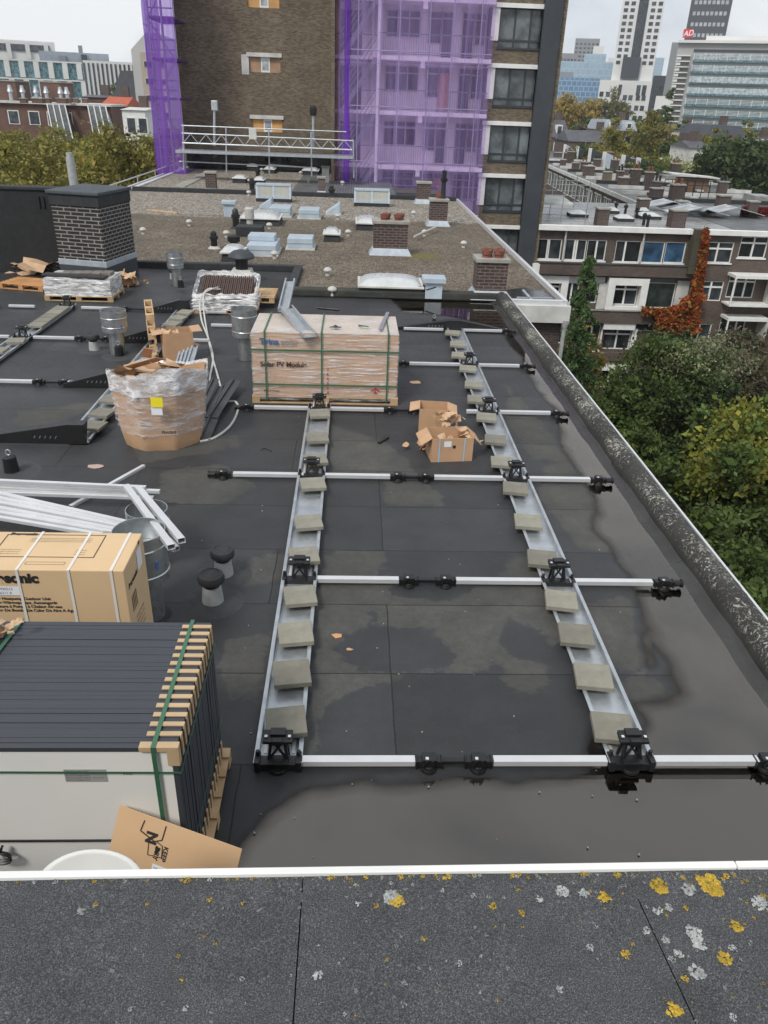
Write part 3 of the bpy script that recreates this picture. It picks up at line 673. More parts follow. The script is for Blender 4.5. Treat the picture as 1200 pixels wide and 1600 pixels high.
# ---------------- Dark module stack ----------------
T=thing('module_stack','upright stack of black solar modules with tan corner guards and green straps','solar modules',(-1.75,3.5,0))
sx0,sx1,sy0,sy1,sz0,sz1=-2.66,-.875,2.96,4.04,.125,1.235
M_frame=pm('anodised_black_frame',(.046,.051,.062),.6,0,var=.03,scale=3,rv=.02); M_back=pm('white_backsheet',(.86,.85,.81),.5,var=.05,scale=.8)
NB=30; th=(sy1-sy0)/NB
for i in range(NB):
    y=sy0+i*th; dz=random.uniform(-.0025,.0025); dx=random.uniform(-.003,.003)
    mb=MB(); g_=.0015
    mb.box(sx0,sx1+dx,y+g_,y+th-g_,sz1-.03+dz,sz1+dz); mb.box(sx0,sx1+dx,y+g_,y+th-g_,sz0,sz0+.03)
    mb.box(sx1-.03+dx,sx1+dx,y+g_,y+th-g_,sz0+.03,sz1-.03+dz); mb.box(sx0,sx0+.03,y+g_,y+th-g_,sz0+.03,sz1-.03+dz)
    o=mb.build('solar_module',M_frame,T,bevel=.0012,seg=1)
    if i==0:
        MB().box(sx0+.03,sx1-.03,y+.006,y+.011,sz0+.03,sz1-.03).build('backsheet',M_back,o)
        jb=W(10,1340,y)[0]
        mb=MB().box(sx0+.31,sx0+.40,y-.012,y+.005,.52,.62); mb.build('junction_box',M_black,o,bevel=.004)
        lb=MB().box(sx1-.60,sx1-.38,y+.0045,y+.0055,sz1-.25,sz1-.16).build('module_label',pm('silver_label',(.36,.36,.35),.5,var=.05),o)
        for k in range(5): text('Maximum power 430 W   Voc 51.6 V' if k%2 else 'Electrical ratings at STC',.013,(sx1-.595,y+.004,sz1-.175-.016*k),(1,0,0),(0,0,1),M_ink,o)
        text('VDE',.03,(sx1-.30,y+.005,sz1-.20),(1,0,0),(0,0,1),M_ink,o)
# corner guards
M_guard=pm('guard_card',(.50,.36,.21),.75,var=.1,scale=6)
for i in range(0,NB,2):
    y=sy0+i*th+.001; g=.030
    mb=MB()
    if i==0: mb.box(sx1-.19,sx1+.012,y-.012,y+th-.004,sz1+.002,sz1+.010); mb.box(sx1+.003,sx1+.012,y-.012,y+th-.004,sz1-.12,sz1+.002); mb.box(sx1-.05,sx1+.003,y-.012,y-.003,sz1-.12,sz1+.002); mb.box(sx1-.19,sx1-.05,y-.012,y-.003,sz1-.022,sz1+.002)
    else: mb.box(sx1-.17,sx1+.012,y+.003,y+th-.002,sz1+.003,sz1+.011); mb.box(sx1+.004,sx1+.012,y+.003,y+th-.002,sz1-.13,sz1+.003)
    mb.build('corner_guard',M_guard,T,bevel=.001,seg=1)
    MB().box(sx1+.004,sx1+.012,y+.003,y+th-.002,sz0-.0,sz0+.13).build('corner_guard',M_guard,T)
xg=sx1-.115
def strapc(pts,w_,up,par,m=M_green,t=.0015):
    mb=MB()
    for a,b_ in zip(pts[:-1],pts[1:]): mb.bar(a,b_,w_,t,up)
    return mb.build('green_strap',m,par)
strapc([(xg+.0,sy0-.016,.2),(xg,sy0-.016,sz1+.014)],.024,(0,1,0),T); strapc([(xg,sy0-.016,sz1+.014),(xg,sy1+.01,sz1+.014)],.024,(0,0,1),T)
xg2=G(22,980,sz1)[0]; strapc([(xg2-.05,sy0-.016,sz1+.014),(xg2+.03,sy1+.01,sz1+.014)],.024,(0,0,1),T)
zs=sz1-.165; strapc([(sx0,sy0-.004,zs),(sx1+.013,sy0-.014,zs)],.013,(0,1,0),T); strapc([(sx1+.015,sy0-.014,zs),(sx1+.015,sy1,zs)],.013,(1,0,0),T); strapc([(sx1+.015,sy0-.014,.42),(sx1+.015,sy1,.42)],.008,(1,0,0),T)
pallet(T,sx0,sx1+.055,sy0-.02,sy1+.03,0,.122,M_wood,7)
T2=thing('cable_coil','coil of black module cable hanging at the left photo border','cable',(0,0,0))
# ---------------- heat pump carton ----------------
T=thing('appliance_carton','large tan carton with white straps and black brand print behind the module stack','carton',(-2.3,5,0))
zp=1.20; fl_=G(193,892,zp); bl=G(221,833,zp); ax=fl_[0]; ay=fl_[1]; dy=bl[1]-fl_[1]; xl_=ax-1.25
MB().box(xl_,ax,ay,ay+dy,.12,zp).build('box',M_cardpan,T,bevel=.008)
pallet(T,xl_,ax,ay,ay+dy)
yf=ay-.004
M_ws=pm('white_strap',(.68,.66,.62),.5,var=.05)
for px in (96,172,) :
    pass
for xs_ in (ax-.09,ax-.39,ax-.75):
    mb=MB(); mb.box(xs_-.01,xs_+.01,yf-.002,yf,.12,zp+.004); mb.box(xs_-.01,xs_+.01,yf,ay+dy,zp+.001,zp+.004); mb.build('white_strap',M_ws,T)
text('Panasonic',.112,(ax-.61,yf,zp-.105),(1,0,0),(0,0,1),M_ink,T,.006,name='brand_print',align='RIGHT')
for k,s_ in enumerate(('Air to Water Heatpump Outdoor Unit','Luft-Wasser-Wärmepumpe, Aussengerät','Unité Extérieure à Pompe à Chaleur Air-eau','Unidad Exterior De Bomba De Calor De Aire A Agua')):
    text(s_,.034,(ax-(.55,.51,.48,.38)[k],yf,zp-.255-.034*k),(1,0,0),(0,0,1),M_ink,T,.0008,align='RIGHT')
lb=MB().box(ax-.98,ax-.755,yf-.001,yf,zp-.215,zp-.14).build('shipping_label',pm('label_paper',(.75,.76,.78),.6,var=.03),T)
text('WH-WXG12',.03,(ax-.97,yf-.002,zp-.17),(1,0,0),(0,0,1),M_ink,lb); text('6211 8',.03,(ax-.90,yf-.002,zp-.205),(1,0,0),(0,0,1),inkb,lb)
# top print
zt_=zp+.003
def fra(mb,xa,xb,ya,yb,w_,z):
    mb.box(xa,xb,ya,ya+w_,z,z+.0006); mb.box(xa,xb,yb-w_,yb,z,z+.0006); mb.box(xa,xa+w_,ya+w_,yb-w_,z,z+.0006); mb.box(xb-w_,xb,ya+w_,yb-w_,z,z+.0006); return mb
mb=fra(MB(),ax-1.0,ax-.26,ay+.17,ay+.50,.006,zt_); fra(mb,ax-.72,ax-.44,ay+.07,ay+.105,.002,zt_); mb.build('printed_frame',M_ink,T)
text('Panasonic',.05,(ax-.98,ay+dy-.055,zt_),(1,0,0),(0,1,0),M_ink,T,.003,name='brand_print')
for k in range(3): text('Lifting and carrying of this unit must be done by two or more persons',.016,(ax-.80,ay+.44-.024*k,zt_),(1,0,0),(0,1,0),M_ink,T)
for k in range(3): text('Fragile handle with care',.016,(ax-.97,ay+.27-.03*k,zt_),(1,0,0),(0,1,0),M_ink,T); text('This side up',.016,(ax-.42,ay+.27-.03*k,zt_),(1,0,0),(0,1,0),M_ink,T)
# right side print
xr_=ax+.003
text('Panasonic',.06,(xr_,ay+.06,zp-.20),(0,1,0),(0,0,1),M_ink,T,.003,name='brand_print')
mb=MB(); mb.box(xr_,xr_+.001,ay+.32,ay+.44,zp-.20,zp-.04); mb.build('shipping_label',MATS['label_paper'],T)
mb=MB()
for k in range(4): mb.box(xr_,xr_+.0006,ay+.09+.035*k,ay+.10+.035*k,zp-.42,zp-.28)
mb.build('printed_mark',M_ink,T)
def hexagon(px,py): pass
MB().box(xr_,xr_+.0008,ay+.40,ay+.43,zp-.10+.11,zp+.0-.02).build('printed_mark',M_ink,T)
for k in range(4): text('DPP-08 Warning',.03,(xr_,ay+.14,zp-.52-.045*k),(0,1,0),(0,0,1),M_ink,T)
# ---------------- loose carton with stencils in front ----------------
zz=.62
P4=[G(187,1258,zz+.25),G(378,1326,zz-.02),G(370,1362,zz-.08),G(135,1345,zz)]
cc=(P4[0][0]+P4[1][0])/2
T=thing('cardboard_sheet','tan cardboard flap with shipping marks leaning on the white module back','cardboard',(-1.1,2.75,.3))
A=Vector(W(187,1258,2.93)); B=Vector(W(378,1327,2.70)); D=Vector(W(100,1420,2.72)); Cc=Vector(W(345,1500,2.5))
n_=((B-A).cross(D-A)).normalized()
if n_.y>0: n_=-n_
ud=(B-A).normalized(); vd=n_.cross(ud); 
if vd.z<0: vd=-vd
Lw=(B-A).length; Hh=.52
p0=A; p1=B; p2=B-vd*Hh; p3=A-vd*Hh
nn_=n_*.006
MB().hexa([p3-nn_,p2-nn_,p1-nn_,p0-nn_,p3,p2,p1,p0]).build('card_panel',pm('tan_card',(.58,.38,.215),.8,var=.08,scale=2),T,bevel=.001)
def cardtext(s,size,u,v,rot=0,par=T,m=M_ink,bold=.001):
    ca,sa=math.cos(rot),math.sin(rot); return text(s,size,p0+ud*u-vd*v+n_*.003,ud*ca+vd*sa,vd*ca-ud*sa,m,par,bold)
cardtext('N',.085,.19,.075,-1.55,bold=.004); cardtext('KEEP',.038,.30,.125,-1.6); cardtext('DRY',.038,.255,.14,-1.6); cardtext('ESDEC',.055,.12,.26,-1.55,bold=.003)
def outline(pts,w_):
    mb=MB(); pts=[p0+ud*u-vd*v+n_*.003 for u,v in pts]
    for a,b_ in zip(pts,pts[1:]): mb.bar(a,b_,w_,.001,n_)
    return mb
outline([(.16,.03),(.15,.09),(.24,.12),(.28,.10),(.285,.02)],.006).build('printed_mark',M_ink,T)
outline([(.21,.135),(.25,.115),(.29,.13),(.30,.19),(.22,.20),(.21,.135)],.004).build('printed_mark',M_ink,T)
mb=MB(); c_=p0+ud*.255-vd*.16+n_*.003
mb.poly([c_+ud*(.022*math.cos(a))+vd*(.022*math.sin(a)) for a in [math.pi*i/8-1.57 for i in range(9)]]).build('umbrella_mark',M_ink,T)
lbp=MB(); o_=p0+ud*.26-vd*.235+n_*.003; lbp.hexa([o_,o_+ud*.115,o_+ud*.115-vd*.115,o_-vd*.115,o_+n_*.001,o_+ud*.115+n_*.001,o_+ud*.115-vd*.115+n_*.001,o_-vd*.115+n_*.001])
lb=lbp.build('shipping_label',MATS['label_paper'],T)
for k in range(5): text('NL 7418 AA Deventer' if k%2 else 'Order 2110-83 - XL',.011,o_+ud*.008-vd*(.02+.018*k)+n_*.002,ud,vd,M_ink,lb)
# ---------------- white dish below the parapet edge ----------------
T=thing('satellite_dish','white satellite dish peeking over the foreground parapet edge','satellite dish',(-1.05,1.9,1.9))
c_=Vector(W(140,1384,2.05)); R_=.215
mb=MB(); pr_=[]; tilt=Matrix.Rotation(math.radians(38),3,'X')
n=40
for r in np.linspace(0,1,9):
    for i in range(n):
        a=6.2832*i/n; v=Vector((R_*r*math.cos(a),R_*.62*r*math.sin(a),-.035*(1-r*r)+0)); mb.v.append(tuple(c_+tilt@v))
for j in range(8):
    for i in range(n): a=j*n+i; mb.f.append((a,j*n+(i+1)%n,(j+1)*n+(i+1)%n,a+n))
mb.build('dish',M_white,T,smooth=True,solid=.006)
MB().bar(c_+Vector((0,.02,-.06)),c_+Vector((0,-.35,-.55)),.03).bar(c_+Vector((0,-.35,-.55)),Vector((c_.x,1.22,c_.z-.55)),.03).build('bracket',M_galv,T)
MB().box(c_.x-.06,c_.x+.06,1.22,1.24,c_.z-.62,c_.z-.48).build('wall_plate',M_galv,T)
# coil
mb=MB(); cc_=Vector(W(3,1336,2.93)); pts=[]
for k in range(3):
    pts=[(cc_.x+(.05+.006*k)*math.cos(a),2.925-.012*k,cc_.z+(.032+.005*k)*math.sin(a)) for a in [i*.35 for i in range(19)]]; mb.tube(pts,.0045,6)
mb.bar((cc_.x-.0,2.92,cc_.z+.03),(cc_.x+.02,2.92,cc_.z+.08),.02,.012)
co_=bpy.data.objects['cable_coil']; bpy.data.objects.remove(co_)
mb.build('cable_coil',M_black,smooth=True,label='coil of black module cable hanging on the white module back at the left border',cat='cable')
MB().box(sx0,sx1-.035,2.945,2.955,cc_.z+.085,cc_.z+.093).build('cable',M_black,label='thin black cable running level across the white module back',cat='cable')
M_collar=pm('collar_felt',(.048,.049,.050),.75,var=.2,scale=4,bs=.4,bscale=250)
# ---------------- ducts, vents, loose goods on the roof ----------------
M_sleeve=pm('ribbed_steel_sleeve',(.46,.48,.49),.35,.85,var=.14,scale=11)
def duct(px,py,r,rs,zs,zt,lab,dark=False):
    x,y,_=G(px,py); T=thing('ventilation_duct',lab,'duct',(x,y,0),'galvanised ventilation ducts on the bitumen roof')
    MB().lathe(x,y,[(r,0),(r,zs+.05)],28).build('pipe',M_sleeve,T,smooth=True)
    mb=MB(); mb.lathe(x,y,[(rs-.02,zs),(rs,zs+.01),(rs,zs+.09),(rs+.008,zs+.10),(rs,zs+.11),(rs,zt-.13),(rs+.008,zt-.12),(rs,zt-.11),(rs,zt),(rs-.008,zt),(rs-.008,zs+.06)],32)
    mb.build('sleeve',M_sleeve,T,smooth=True)
    MB().lathe(x,y,[(r+.06,0.004),(r+.05,.012),(r,.014)],28).build('collar',M_bitumen,T)
    MB().lathe(x,y,[(0,zt-.22),(rs-.01,zt-.21)],28).build('inner_baffle',M_galv,T)
    MB().box(x+rs*.72,x+rs*.72+.012,y-rs*.75,y-rs*.6,zt-.30,zt-.22).build('rating_plate',inkb,T)
    return T
duct(185,553,.135,.225,.42,.80,'free standing steel duct beside the upright pallet')
duct(277,447,.12,.20,.44,.82,'steel duct at the far edge beside the gravel roof')
duct(385,562,.13,.225,.44,.93,'steel duct just left of the big wrapped module carton')
duct(234,962,.14,.225,.42,.90,'nearest steel duct, wide and open, behind the tan appliance carton')
duct(240,885,.12,.20,.40,.66,'open steel duct under the ends of two crossed aluminium rails')
M_rub=pm('weathered_black_cap',(.028,.028,.030),.65,var=.3,scale=12,bs=.2)
M_stub=pm('grey_stub',(.36,.37,.36),.6,var=.2,scale=12)
def mush(px,py,s,lab,h=.30,base=M_stub):
    x,y,_=G(px,py); T=thing('roof_vent',lab,'vent',(x,y,0),'small capped roof vents')
    MB().lathe(x,y,[(.105*s,0),(.085*s,h*.62*s),(.08*s,h*.63*s)],22).build('stub',base,T,smooth=True)
    MB().lathe(x,y,[(.075*s,h*.62*s),(.075*s,h*.72*s),(.09*s,h*.74*s),(.12*s,h*.80*s),(.126*s,h*.92*s),(.112*s,h*1.04*s),(.08*s,h*1.1*s),(.075*s,h*1.075*s),(0,h*1.075*s)],24).build('cap',M_rub,T,smooth=True)
    MB().lathe(x,y,[(.30*s,.004),(.27*s,.012),(.11*s,.022)],24).build('felt_collar',M_collar,T,smooth=True); return T
mush(333,941,1,'nearer of two black capped vents beside the tan appliance carton')
mush(350,899,.95,'farther of two black capped vents beside the tan appliance carton')
mush(148,548,.95,'black capped vent in front of the free standing steel duct')
mush(271,437,.9,'black capped vent beside the far steel duct')
def anchor(px,py,s,lab):
    x,y,_=G(px,py); T=thing('anchor_point',lab,'safety anchor',(x,y,0),'black roof safety anchors')
    MB().lathe(x,y,[(.11*s,0),(.085*s,.02),(.075*s,.20*s),(.05*s,.22*s),(0,.222*s)],18).build('post',M_black,T,smooth=True)
    mb=MB(); mb.tube([(x+.03*math.cos(a),y,.222*s+.035+.035*math.sin(a)) for a in [i*.5 for i in range(14)]],.008,6); mb.build('ring',M_galv,T,smooth=True)
    MB().lathe(x,y,[(.34*s,.004),(.32*s,.010),(.11*s,.016)],26).build('felt_collar',M_collar,T); return T
anchor(19,738,1.05,'ringed black safety anchor at the left border beside the wedge plate')
anchor(187,557,.95,'ringed black safety anchor in front of the free standing steel duct')
anchor(283,450,.9,'ringed black safety anchor beside the far steel duct')
anchor(352,442,.9,'black anchor with a hose end beside the white based roof fan')
anchor(678,505,.5,'small ringed anchor behind the far wedge plate')
# white based fan
x,y,_=G(379,440); T=thing('roof_fan','mushroom shaped dark roof fan on a pale square base','roof fan',(x,y,0))
MB().hexa([(x-.34,y-.3,0),(x+.34,y-.3,0),(x+.34,y+.3,0),(x-.34,y+.3,0),(x-.24,y-.22,.32),(x+.24,y-.22,.32),(x+.24,y+.22,.32),(x-.24,y+.22,.32)]).build('base',M_whited,T,bevel=.01)
MB().lathe(x,y,[(.16,.32),(.16,.60),(.14,.62)],24).build('grille',M_black,T,smooth=True)
MB().lathe(x,y,[(.14,.60),(.33,.60),(.34,.63),(.30,.70),(.20,.77),(.08,.80),(0,.805)],28).build('hood',M_darkgrey,T,smooth=True)
# crumpled cardboard
def crumple(mb,c,size,n,h,seed=0,flat=.5):
    rr=random.Random(seed)
    for i in range(n):
        x=c[0]+rr.gauss(0,size*.34); y=c[1]+rr.gauss(0,size*.22); z=c[2]+h*rr.random()**1.4*.8+.03
        a=rr.random()*6.28; L_=size*rr.uniform(.22,.5); w_=L_*rr.uniform(.4,.9); t=rr.gauss(0,flat); t2=rr.gauss(0,flat*.6)
        M_=Matrix.Rotation(a,3,'Z')@Matrix.Rotation(t,3,'X')@Matrix.Rotation(t2,3,'Y'); k=len(mb.v); fold=rr.uniform(-.3,.3)*L_
        nx=5
        for j in range(nx):
            for q in range(3):
                u=(j/(nx-1)-.5)*L_+rr.gauss(0,L_*.04); v=(q/2-.5)*w_+rr.gauss(0,L_*.04); zz=fold*abs(u/L_)*2+rr.gauss(0,L_*.05)
                p=Vector((x,y,z))+M_@Vector((u,v,zz)); mb.v.append((p.x,p.y,max(c[2]+.004,p.z)))
        for j in range(nx-1):
            for q in range(2): a_=k+j*3+q; mb.f.append((a_,a_+3,a_+4,a_+1))
    return mb
M_paper=pm('kraft_paper',(.50,.34,.21),.8,var=.2,scale=5,rand=.1)
# open box of torn cardboard right of the carton
def openbox(name,px,py,w_,d,h,rz,lab,m=M_card,fill=8,flaps=True,seed=1):
    x,y,_=G(px,py); T=thing(name,lab,'cardboard box',(0,0,0)); mb=MB(); t=.006
    for a in ((-w_/2,w_/2,-d/2,-d/2+t),(-w_/2,w_/2,d/2-t,d/2),(-w_/2,-w_/2+t,-d/2+t,d/2-t),(w_/2-t,w_/2,-d/2+t,d/2-t)): mb.box(*a,0,h)
    mb.box(-w_/2+t,w_/2-t,-d/2+t,d/2-t,0,.01); mb.build('box',m,T)
    if flaps:
        rr=random.Random(seed)
        for s in (-1,1):
            f=d*.42; an=rr.uniform(-.9,.3); dx=f*math.cos(an); dz=f*math.sin(an)
            MB().hexa([(s*w_/2,-d/2+.01,h),(s*(w_/2+dx),-d/2+.02,h+dz),(s*(w_/2+dx),d/2-.02,h+dz+.02),(s*w_/2,d/2-.01,h),
               (s*w_/2,-d/2+.01,h+t),(s*(w_/2+dx),-d/2+.02,h+dz+t),(s*(w_/2+dx),d/2-.02,h+dz+.02+t),(s*w_/2,d/2-.01,h+t)]).build('flap',m,T)
    place(T,(x,y,0),rz)
    if fill:
        c=crumple(MB(),(x,y,h*.45),w_*.8,fill,h*.7,seed); c.build('packing_paper',M_paper,smooth=False,label='crumpled kraft paper stuffed in %s'%{'torn_box':'the torn box with blue straps','open_box':'the open box behind the big wrapped carton'}.get(name,'box'),cat='paper',kind='stuff')
    return T
T=openbox('torn_box',700,712,.56,.42,.34,.12,'torn strapped cardboard box, nearest of two beside the channel frame',fill=14,seed=4)
m_bl=pm('pale_blue_strap',(.35,.50,.62),.5,var=.05)
for s in (-.18,.16): MB().box(s-.01,s+.01,-.215,-.212,0,.34).build('strap',m_bl,T)
lb=MB().box(-.12,-.02,-.214,-.2125,.22,.30).build('shipping_label',MATS['label_paper'],T); MB().box(-.0,.04,-.214,-.2125,.20,.24).build('printed_mark',M_ink,T)
openbox('torn_carton',675,676,.40,.36,.42,-.1,'taller torn cardboard box behind the strapped one near the carton',fill=0,seed=9)
c=G(700,690); crumple(MB(),(c[0],c[1],.25),.36,14,.26,12,.8).build('torn_cardboard',M_paper,label='heap of torn cardboard strips bursting out between two boxes',cat='cardboard')
c=G(660,707); crumple(MB(),(c[0],c[1],.0),.34,5,.12,3,.35).build('cardboard_flap',M_card,label='bent cardboard flap lying left of the strapped torn box',cat='cardboard')
# big wrapped round carton
x,y,_=G(245,705); y+=.42
T=thing('wrapped_carton','big bulging tan carton wrapped in clear film with a yellow label, full of scrap cardboard','carton',(x,y,0))
R0=.62; nn=72; hz=1.0
def oct_r(a,z):
    # rounded eight sided drum leaning outwards
    k=8; p=(a+.25)%(6.2832/k)-3.1416/k; r=R0*math.cos(3.1416/k)/math.cos(p); f=.86+.22*(z/hz)**.7
    return r*f*(1+.025*math.sin(3*a+1)+.02*math.sin(5*a+z*4))
def drum(off,amp,z1f,name,m,z0=0,nz_=18):
    mb=MB()
    for j in range(nz_+1):
        for i in range(nn):
            a=6.2832*i/nn; top=hz*(1+.10*math.sin(a+2.6)+.03*math.sin(4*a))*z1f; z=z0+(top-z0)*j/nz_
            r=oct_r(a,z)+off+random.gauss(0,amp); lean=.02*z
            mb.v.append((x+r*math.cos(a)*.98+lean,y+r*math.sin(a)*.85,z+ (max(0,-math.sin(a+.9))*0)))
    for j in range(nz_):
        for i in range(nn): a=j*nn+i; mb.f.append((a,j*nn+(i+1)%nn,(j+1)*nn+(i+1)%nn,a+nn))
    return mb.build(name,m,T,smooth=True)
drum(0,.002,1,'box',M_card); drum(.018,.008,1.01,'stretch_wrap',film('loose_stretch_wrap',(.88,.87,.88),.20,(1,1,5),3.6,.12),z0=.22); drum(.03,.012,1.045,'film_rim',film('bunched_film',(.90,.90,.92),.55,(1,1,2),5,.12),z0=.80,nz_=5)
yy=y-.62*.85*1.08-.02
MB().box(x+.05,x+.20,y-R0*.93-.05,y-R0*.93-.046,.70,.83).build('yellow_label',pm('yellow_label_paper',(.80,.68,.02),.6,var=.05),T)
MB().box(x+.04,x+.18,y-R0*.93-.035,y-R0*.93-.031,.59,.69).build('white_label',MATS['label_paper'],T)
text('FRAGILE',.05,(x+.14,y-R0*.93-.025,.33),(1,.05,0),(0,.05,1),M_ink,T,.002)
mb=MB(); crumple(mb,(x,y,.74),.95,15,.30,21,.45); mb.v=[(x+max(-.56,min(.56,a-x)),y+max(-.46,min(.46,b_-y)),c_) for a,b_,c_ in mb.v]; mb.build('scrap_cardboard',M_paper,label='torn scrap cardboard piled in the top of the big wrapped carton',cat='cardboard')
mb=MB()
for (a,b_,w_,t) in (((-.42,.2,.95),(.05,.1,1.12),.24,.3),((-.05,-.05,1.10),(.55,.02,1.00),.26,-.2),((-.2,.35,1.05),(-.1,.1,1.25),.12,.1)):
    mb.bar((x+a[0],y+a[1],a[2]),(x+b_[0],y+b_[1],b_[2]),w_,.006,(t,.3,1))
mb.build('cardboard_flaps',M_card,label='bent flat cardboard flaps lying over the top of the big wrapped carton',cat='cardboard',kind='stuff')
# upright pallet (edge on)
T=thing('upright_pallet','wooden pallet standing on its edge beside the open cardboard box','pallet',(0,0,0))
mb=pallet(None,-.6,.6,-.4,.4,0,.144); mb.v=[(vz-.07,vx*1.0,vy+.4) for vx,vy,vz in mb.v]
for i,v in enumerate(mb.v): pass
mb.v=[(a,b_,c) for a,b_,c in mb.v]; mb.build('boards',M_wood,T,bevel=.002); c=G(227,562); place(T,(c[0],c[1]+.62,0),math.radians(15))
openbox('open_box',279,560,.52,.42,.52,.35,'open tan box with yellow label standing beside the upright pallet',fill=6,seed=5)
c=G(279,560)
# galvanised sections lying beside the wrapped carton
for i in range(4):
    a=G(262+i*7,612-2*i,.25+.03*i); b_=G(288+i*6,552-i,.3+.03*i)
    p=Vector(a);q=Vector(b_); uchan('steel_section','%s pale galvanised section from the left, leaning behind the wrapped carton'%ORD[i],(p.x,p.y,.10+.06*i),(q.x,p.y+1.7,.35+.04*i),.11,.03)
# dark grey panels
M_pan=pm('dark_grey_plate',(.045,.048,.052),.5,var=.2,scale=3)
for i,(a,b_,w_) in enumerate(((G(316,690),G(352,615),.22),(G(330,660),G(368,610),.20),(G(312,655),G(337,612),.14))):
    mb=MB(); mb.bar((a[0],a[1],.03+.045*i),(b_[0],b_[1],.12+.045*i),w_,.008); mb.bar((a[0]-.02,a[1],.05+.045*i),(b_[0]-.02,b_[1],.14+.045*i),.02,.03)
    mb.build('loose_wind_plate',M_pan,label='%s dark grey wind plate beside the big wrapped carton'%('front','middle','rear')[i],cat='plate',group='loose dark plates beside the wrapped carton')
# hoses
def hose(pts,name,lab,r=.019,m=M_cable):
    P=[Vector((G(a,b_,z))) for a,b_,z in pts]; out=[]
    for i in range(len(P)-1):
        p0=P[max(i-1,0)];p1=P[i];p2=P[i+1];p3=P[min(i+2,len(P)-1)]
        for k in range(8):
            t=k/8; out.append(.5*((2*p1)+(-p0+p2)*t+(2*p0-5*p1+4*p2-p3)*t*t+(-p0+3*p1-3*p2+p3)*t**3))
    out.append(P[-1]); MB().tube(out,r,8).build(name,m,smooth=True,label=lab,cat='hose')
hose([(350,432,.25),(352,446,.1),(345,452,.45),(325,452,.48),(313,470,.35),(315,500,.1),(326,530,.03),(333,560,.03),(328,590,.03),(330,612,.02)],'hose','grey white hose looping down from the wrapped tile pallet, left strand')
hose([(354,430,.25),(357,444,.12),(340,449,.5),(320,458,.5),(318,480,.3),(322,510,.06),(330,550,.03),(341,590,.03),(347,612,.02)],'hose','grey white hose looping down from the wrapped tile pallet, right strand',.017)
hose([(312,690,.02),(335,684,.02),(360,665,.02),(372,640,.02),(368,628,.02),(355,627,.02)],'hose','grey hose curling round the dark plates beside the wrapped carton',.018)
# wrapped clay tile pallet
a=G(302,490);b_=G(400,492)
T=thing('roof_tile_pallet','dark brown roof tiles in open white film on a pallet behind the big module carton','pallet load',(a[0],a[1],0))
tx0,tx1,ty0,ty1=a[0],b_[0]+.02,a[1]-.0,a[1]+.95
pallet(T,tx0,tx1,ty0,ty1)
M_clay=pm('dark_clay_tile',(.075,.045,.035),.6,var=.3,scale=9)
mb=MB(); k=26
for i in range(k): u=tx0+.12+(tx1-tx0-.24)*i/k; v_=u+(tx1-tx0-.24)/k-.012; q_=.012*(i%2); mb.hexa([(u,ty0+.06,.12),(v_,ty0+.06,.12),(v_,ty1-.08,.12),(u,ty1-.08,.12),(u,ty0+.06,.34+q_),(v_,ty0+.06,.34+q_),(v_,ty1-.08,.66+q_),(u,ty1-.08,.66+q_)])
o=mb.build('roof_tiles',M_clay,T,bevel=.003)
wraphull(tx0+.02,tx1-.02,ty0+.01,ty1-.02,.08,.32,T,M_filmw,.02,top=False)
mb=MB(); rr=random.Random(3)
P=[]
for i in range(48):
    a_=6.2832*i/48; P.append((a_))
for j in range(5):
    for i in range(48):
        a_=P[i]; cx_,cy_=(tx0+tx1)/2,(ty0+ty1)/2; hx,hy=(tx1-tx0)/2,(ty1-ty0)/2; k_=1/max(abs(math.cos(a_))/hx,abs(math.sin(a_))/hy)
        s_=1.03-.03*j; yy_=k_*math.sin(a_)*s_; mb.v.append((cx_+k_*math.cos(a_)*s_,cy_+yy_,.34+.16*(1+yy_/hy)+.05*j*(j<3)+rr.gauss(0,.018)))
for j in range(4):
    for i in range(48): q=j*48+i; mb.f.append((q,j*48+(i+1)%48,(j+1)*48+(i+1)%48,q+48))
mb.build('film_rim',M_filmw,T,smooth=True)
c=G(412,474); T=thing('small_pallet','empty pale wooden pallet beside the roof tile pallet','pallet',(c[0],c[1],0)); pallet(T,c[0]-.42,c[0]+.30,c[1]-.5,c[1]+.5,.12,.13,M_wood,7,'boards'); MB().box(c[0]-.4,c[0]+.28,c[1]-.48,c[1]+.48,0,.115).build('underlay',M_black,T)
# wrapped grey tile stack, left
a=G(70,470);b_=G(173,476)
T=thing('wrapped_tile_stack','film wrapped stack of grey tiles with loose tiles on top beside the brick stack','pallet load',(a[0],a[1],0))
tx0,tx1,ty0,ty1=a[0],b_[0],a[1],a[1]+1.0
pallet(T,tx0,tx1,ty0,ty1)
for j in range(8):
    mb=MB(); n_=5
    for i in range(n_): u=tx0+.05+(tx1-tx0-.1)*i/n_; mb.box(u+.003,u+(tx1-tx0-.1)/n_-.003,ty0+.05,ty1-.05,.122+.045*j,.164+.045*j)
    mb.build('tile_layer',M_tile,T,bevel=.003)
wraphull(tx0+.04,tx1-.04,ty0+.04,ty1-.04,.1,.49,T,M_filmw,.012)
MB().bar((tx0-.05,ty0+.35,.53),(tx0+1.4,ty0+.15,.53),.28,.03).build('cover_board',pm('black_cover_board',(.03,.03,.03),.6,var=.2),T)
for i in range(5): MB().box(tx0+.30+.23*i,tx0+.51+.23*i,ty0+.38,ty0+.72,.50,.55+.006*i).build('loose_tile',pm('brown_tile',(.17,.15,.13),.8,var=.3,scale=5),T,bevel=.004)
# orange pallet
T=thing('wooden_pallet','orange tinted empty wooden pallet lying by the black wall','pallet',(0,0,0)); pallet(T,-.6,.6,-.4,.4,0,.14,pm('orange_timber',(.50,.25,.10),.7,var=.25,scale=4),6,'boards'); c=G(42,452); place(T,(c[0],c[1]+.25,0),math.radians(-14),.98)
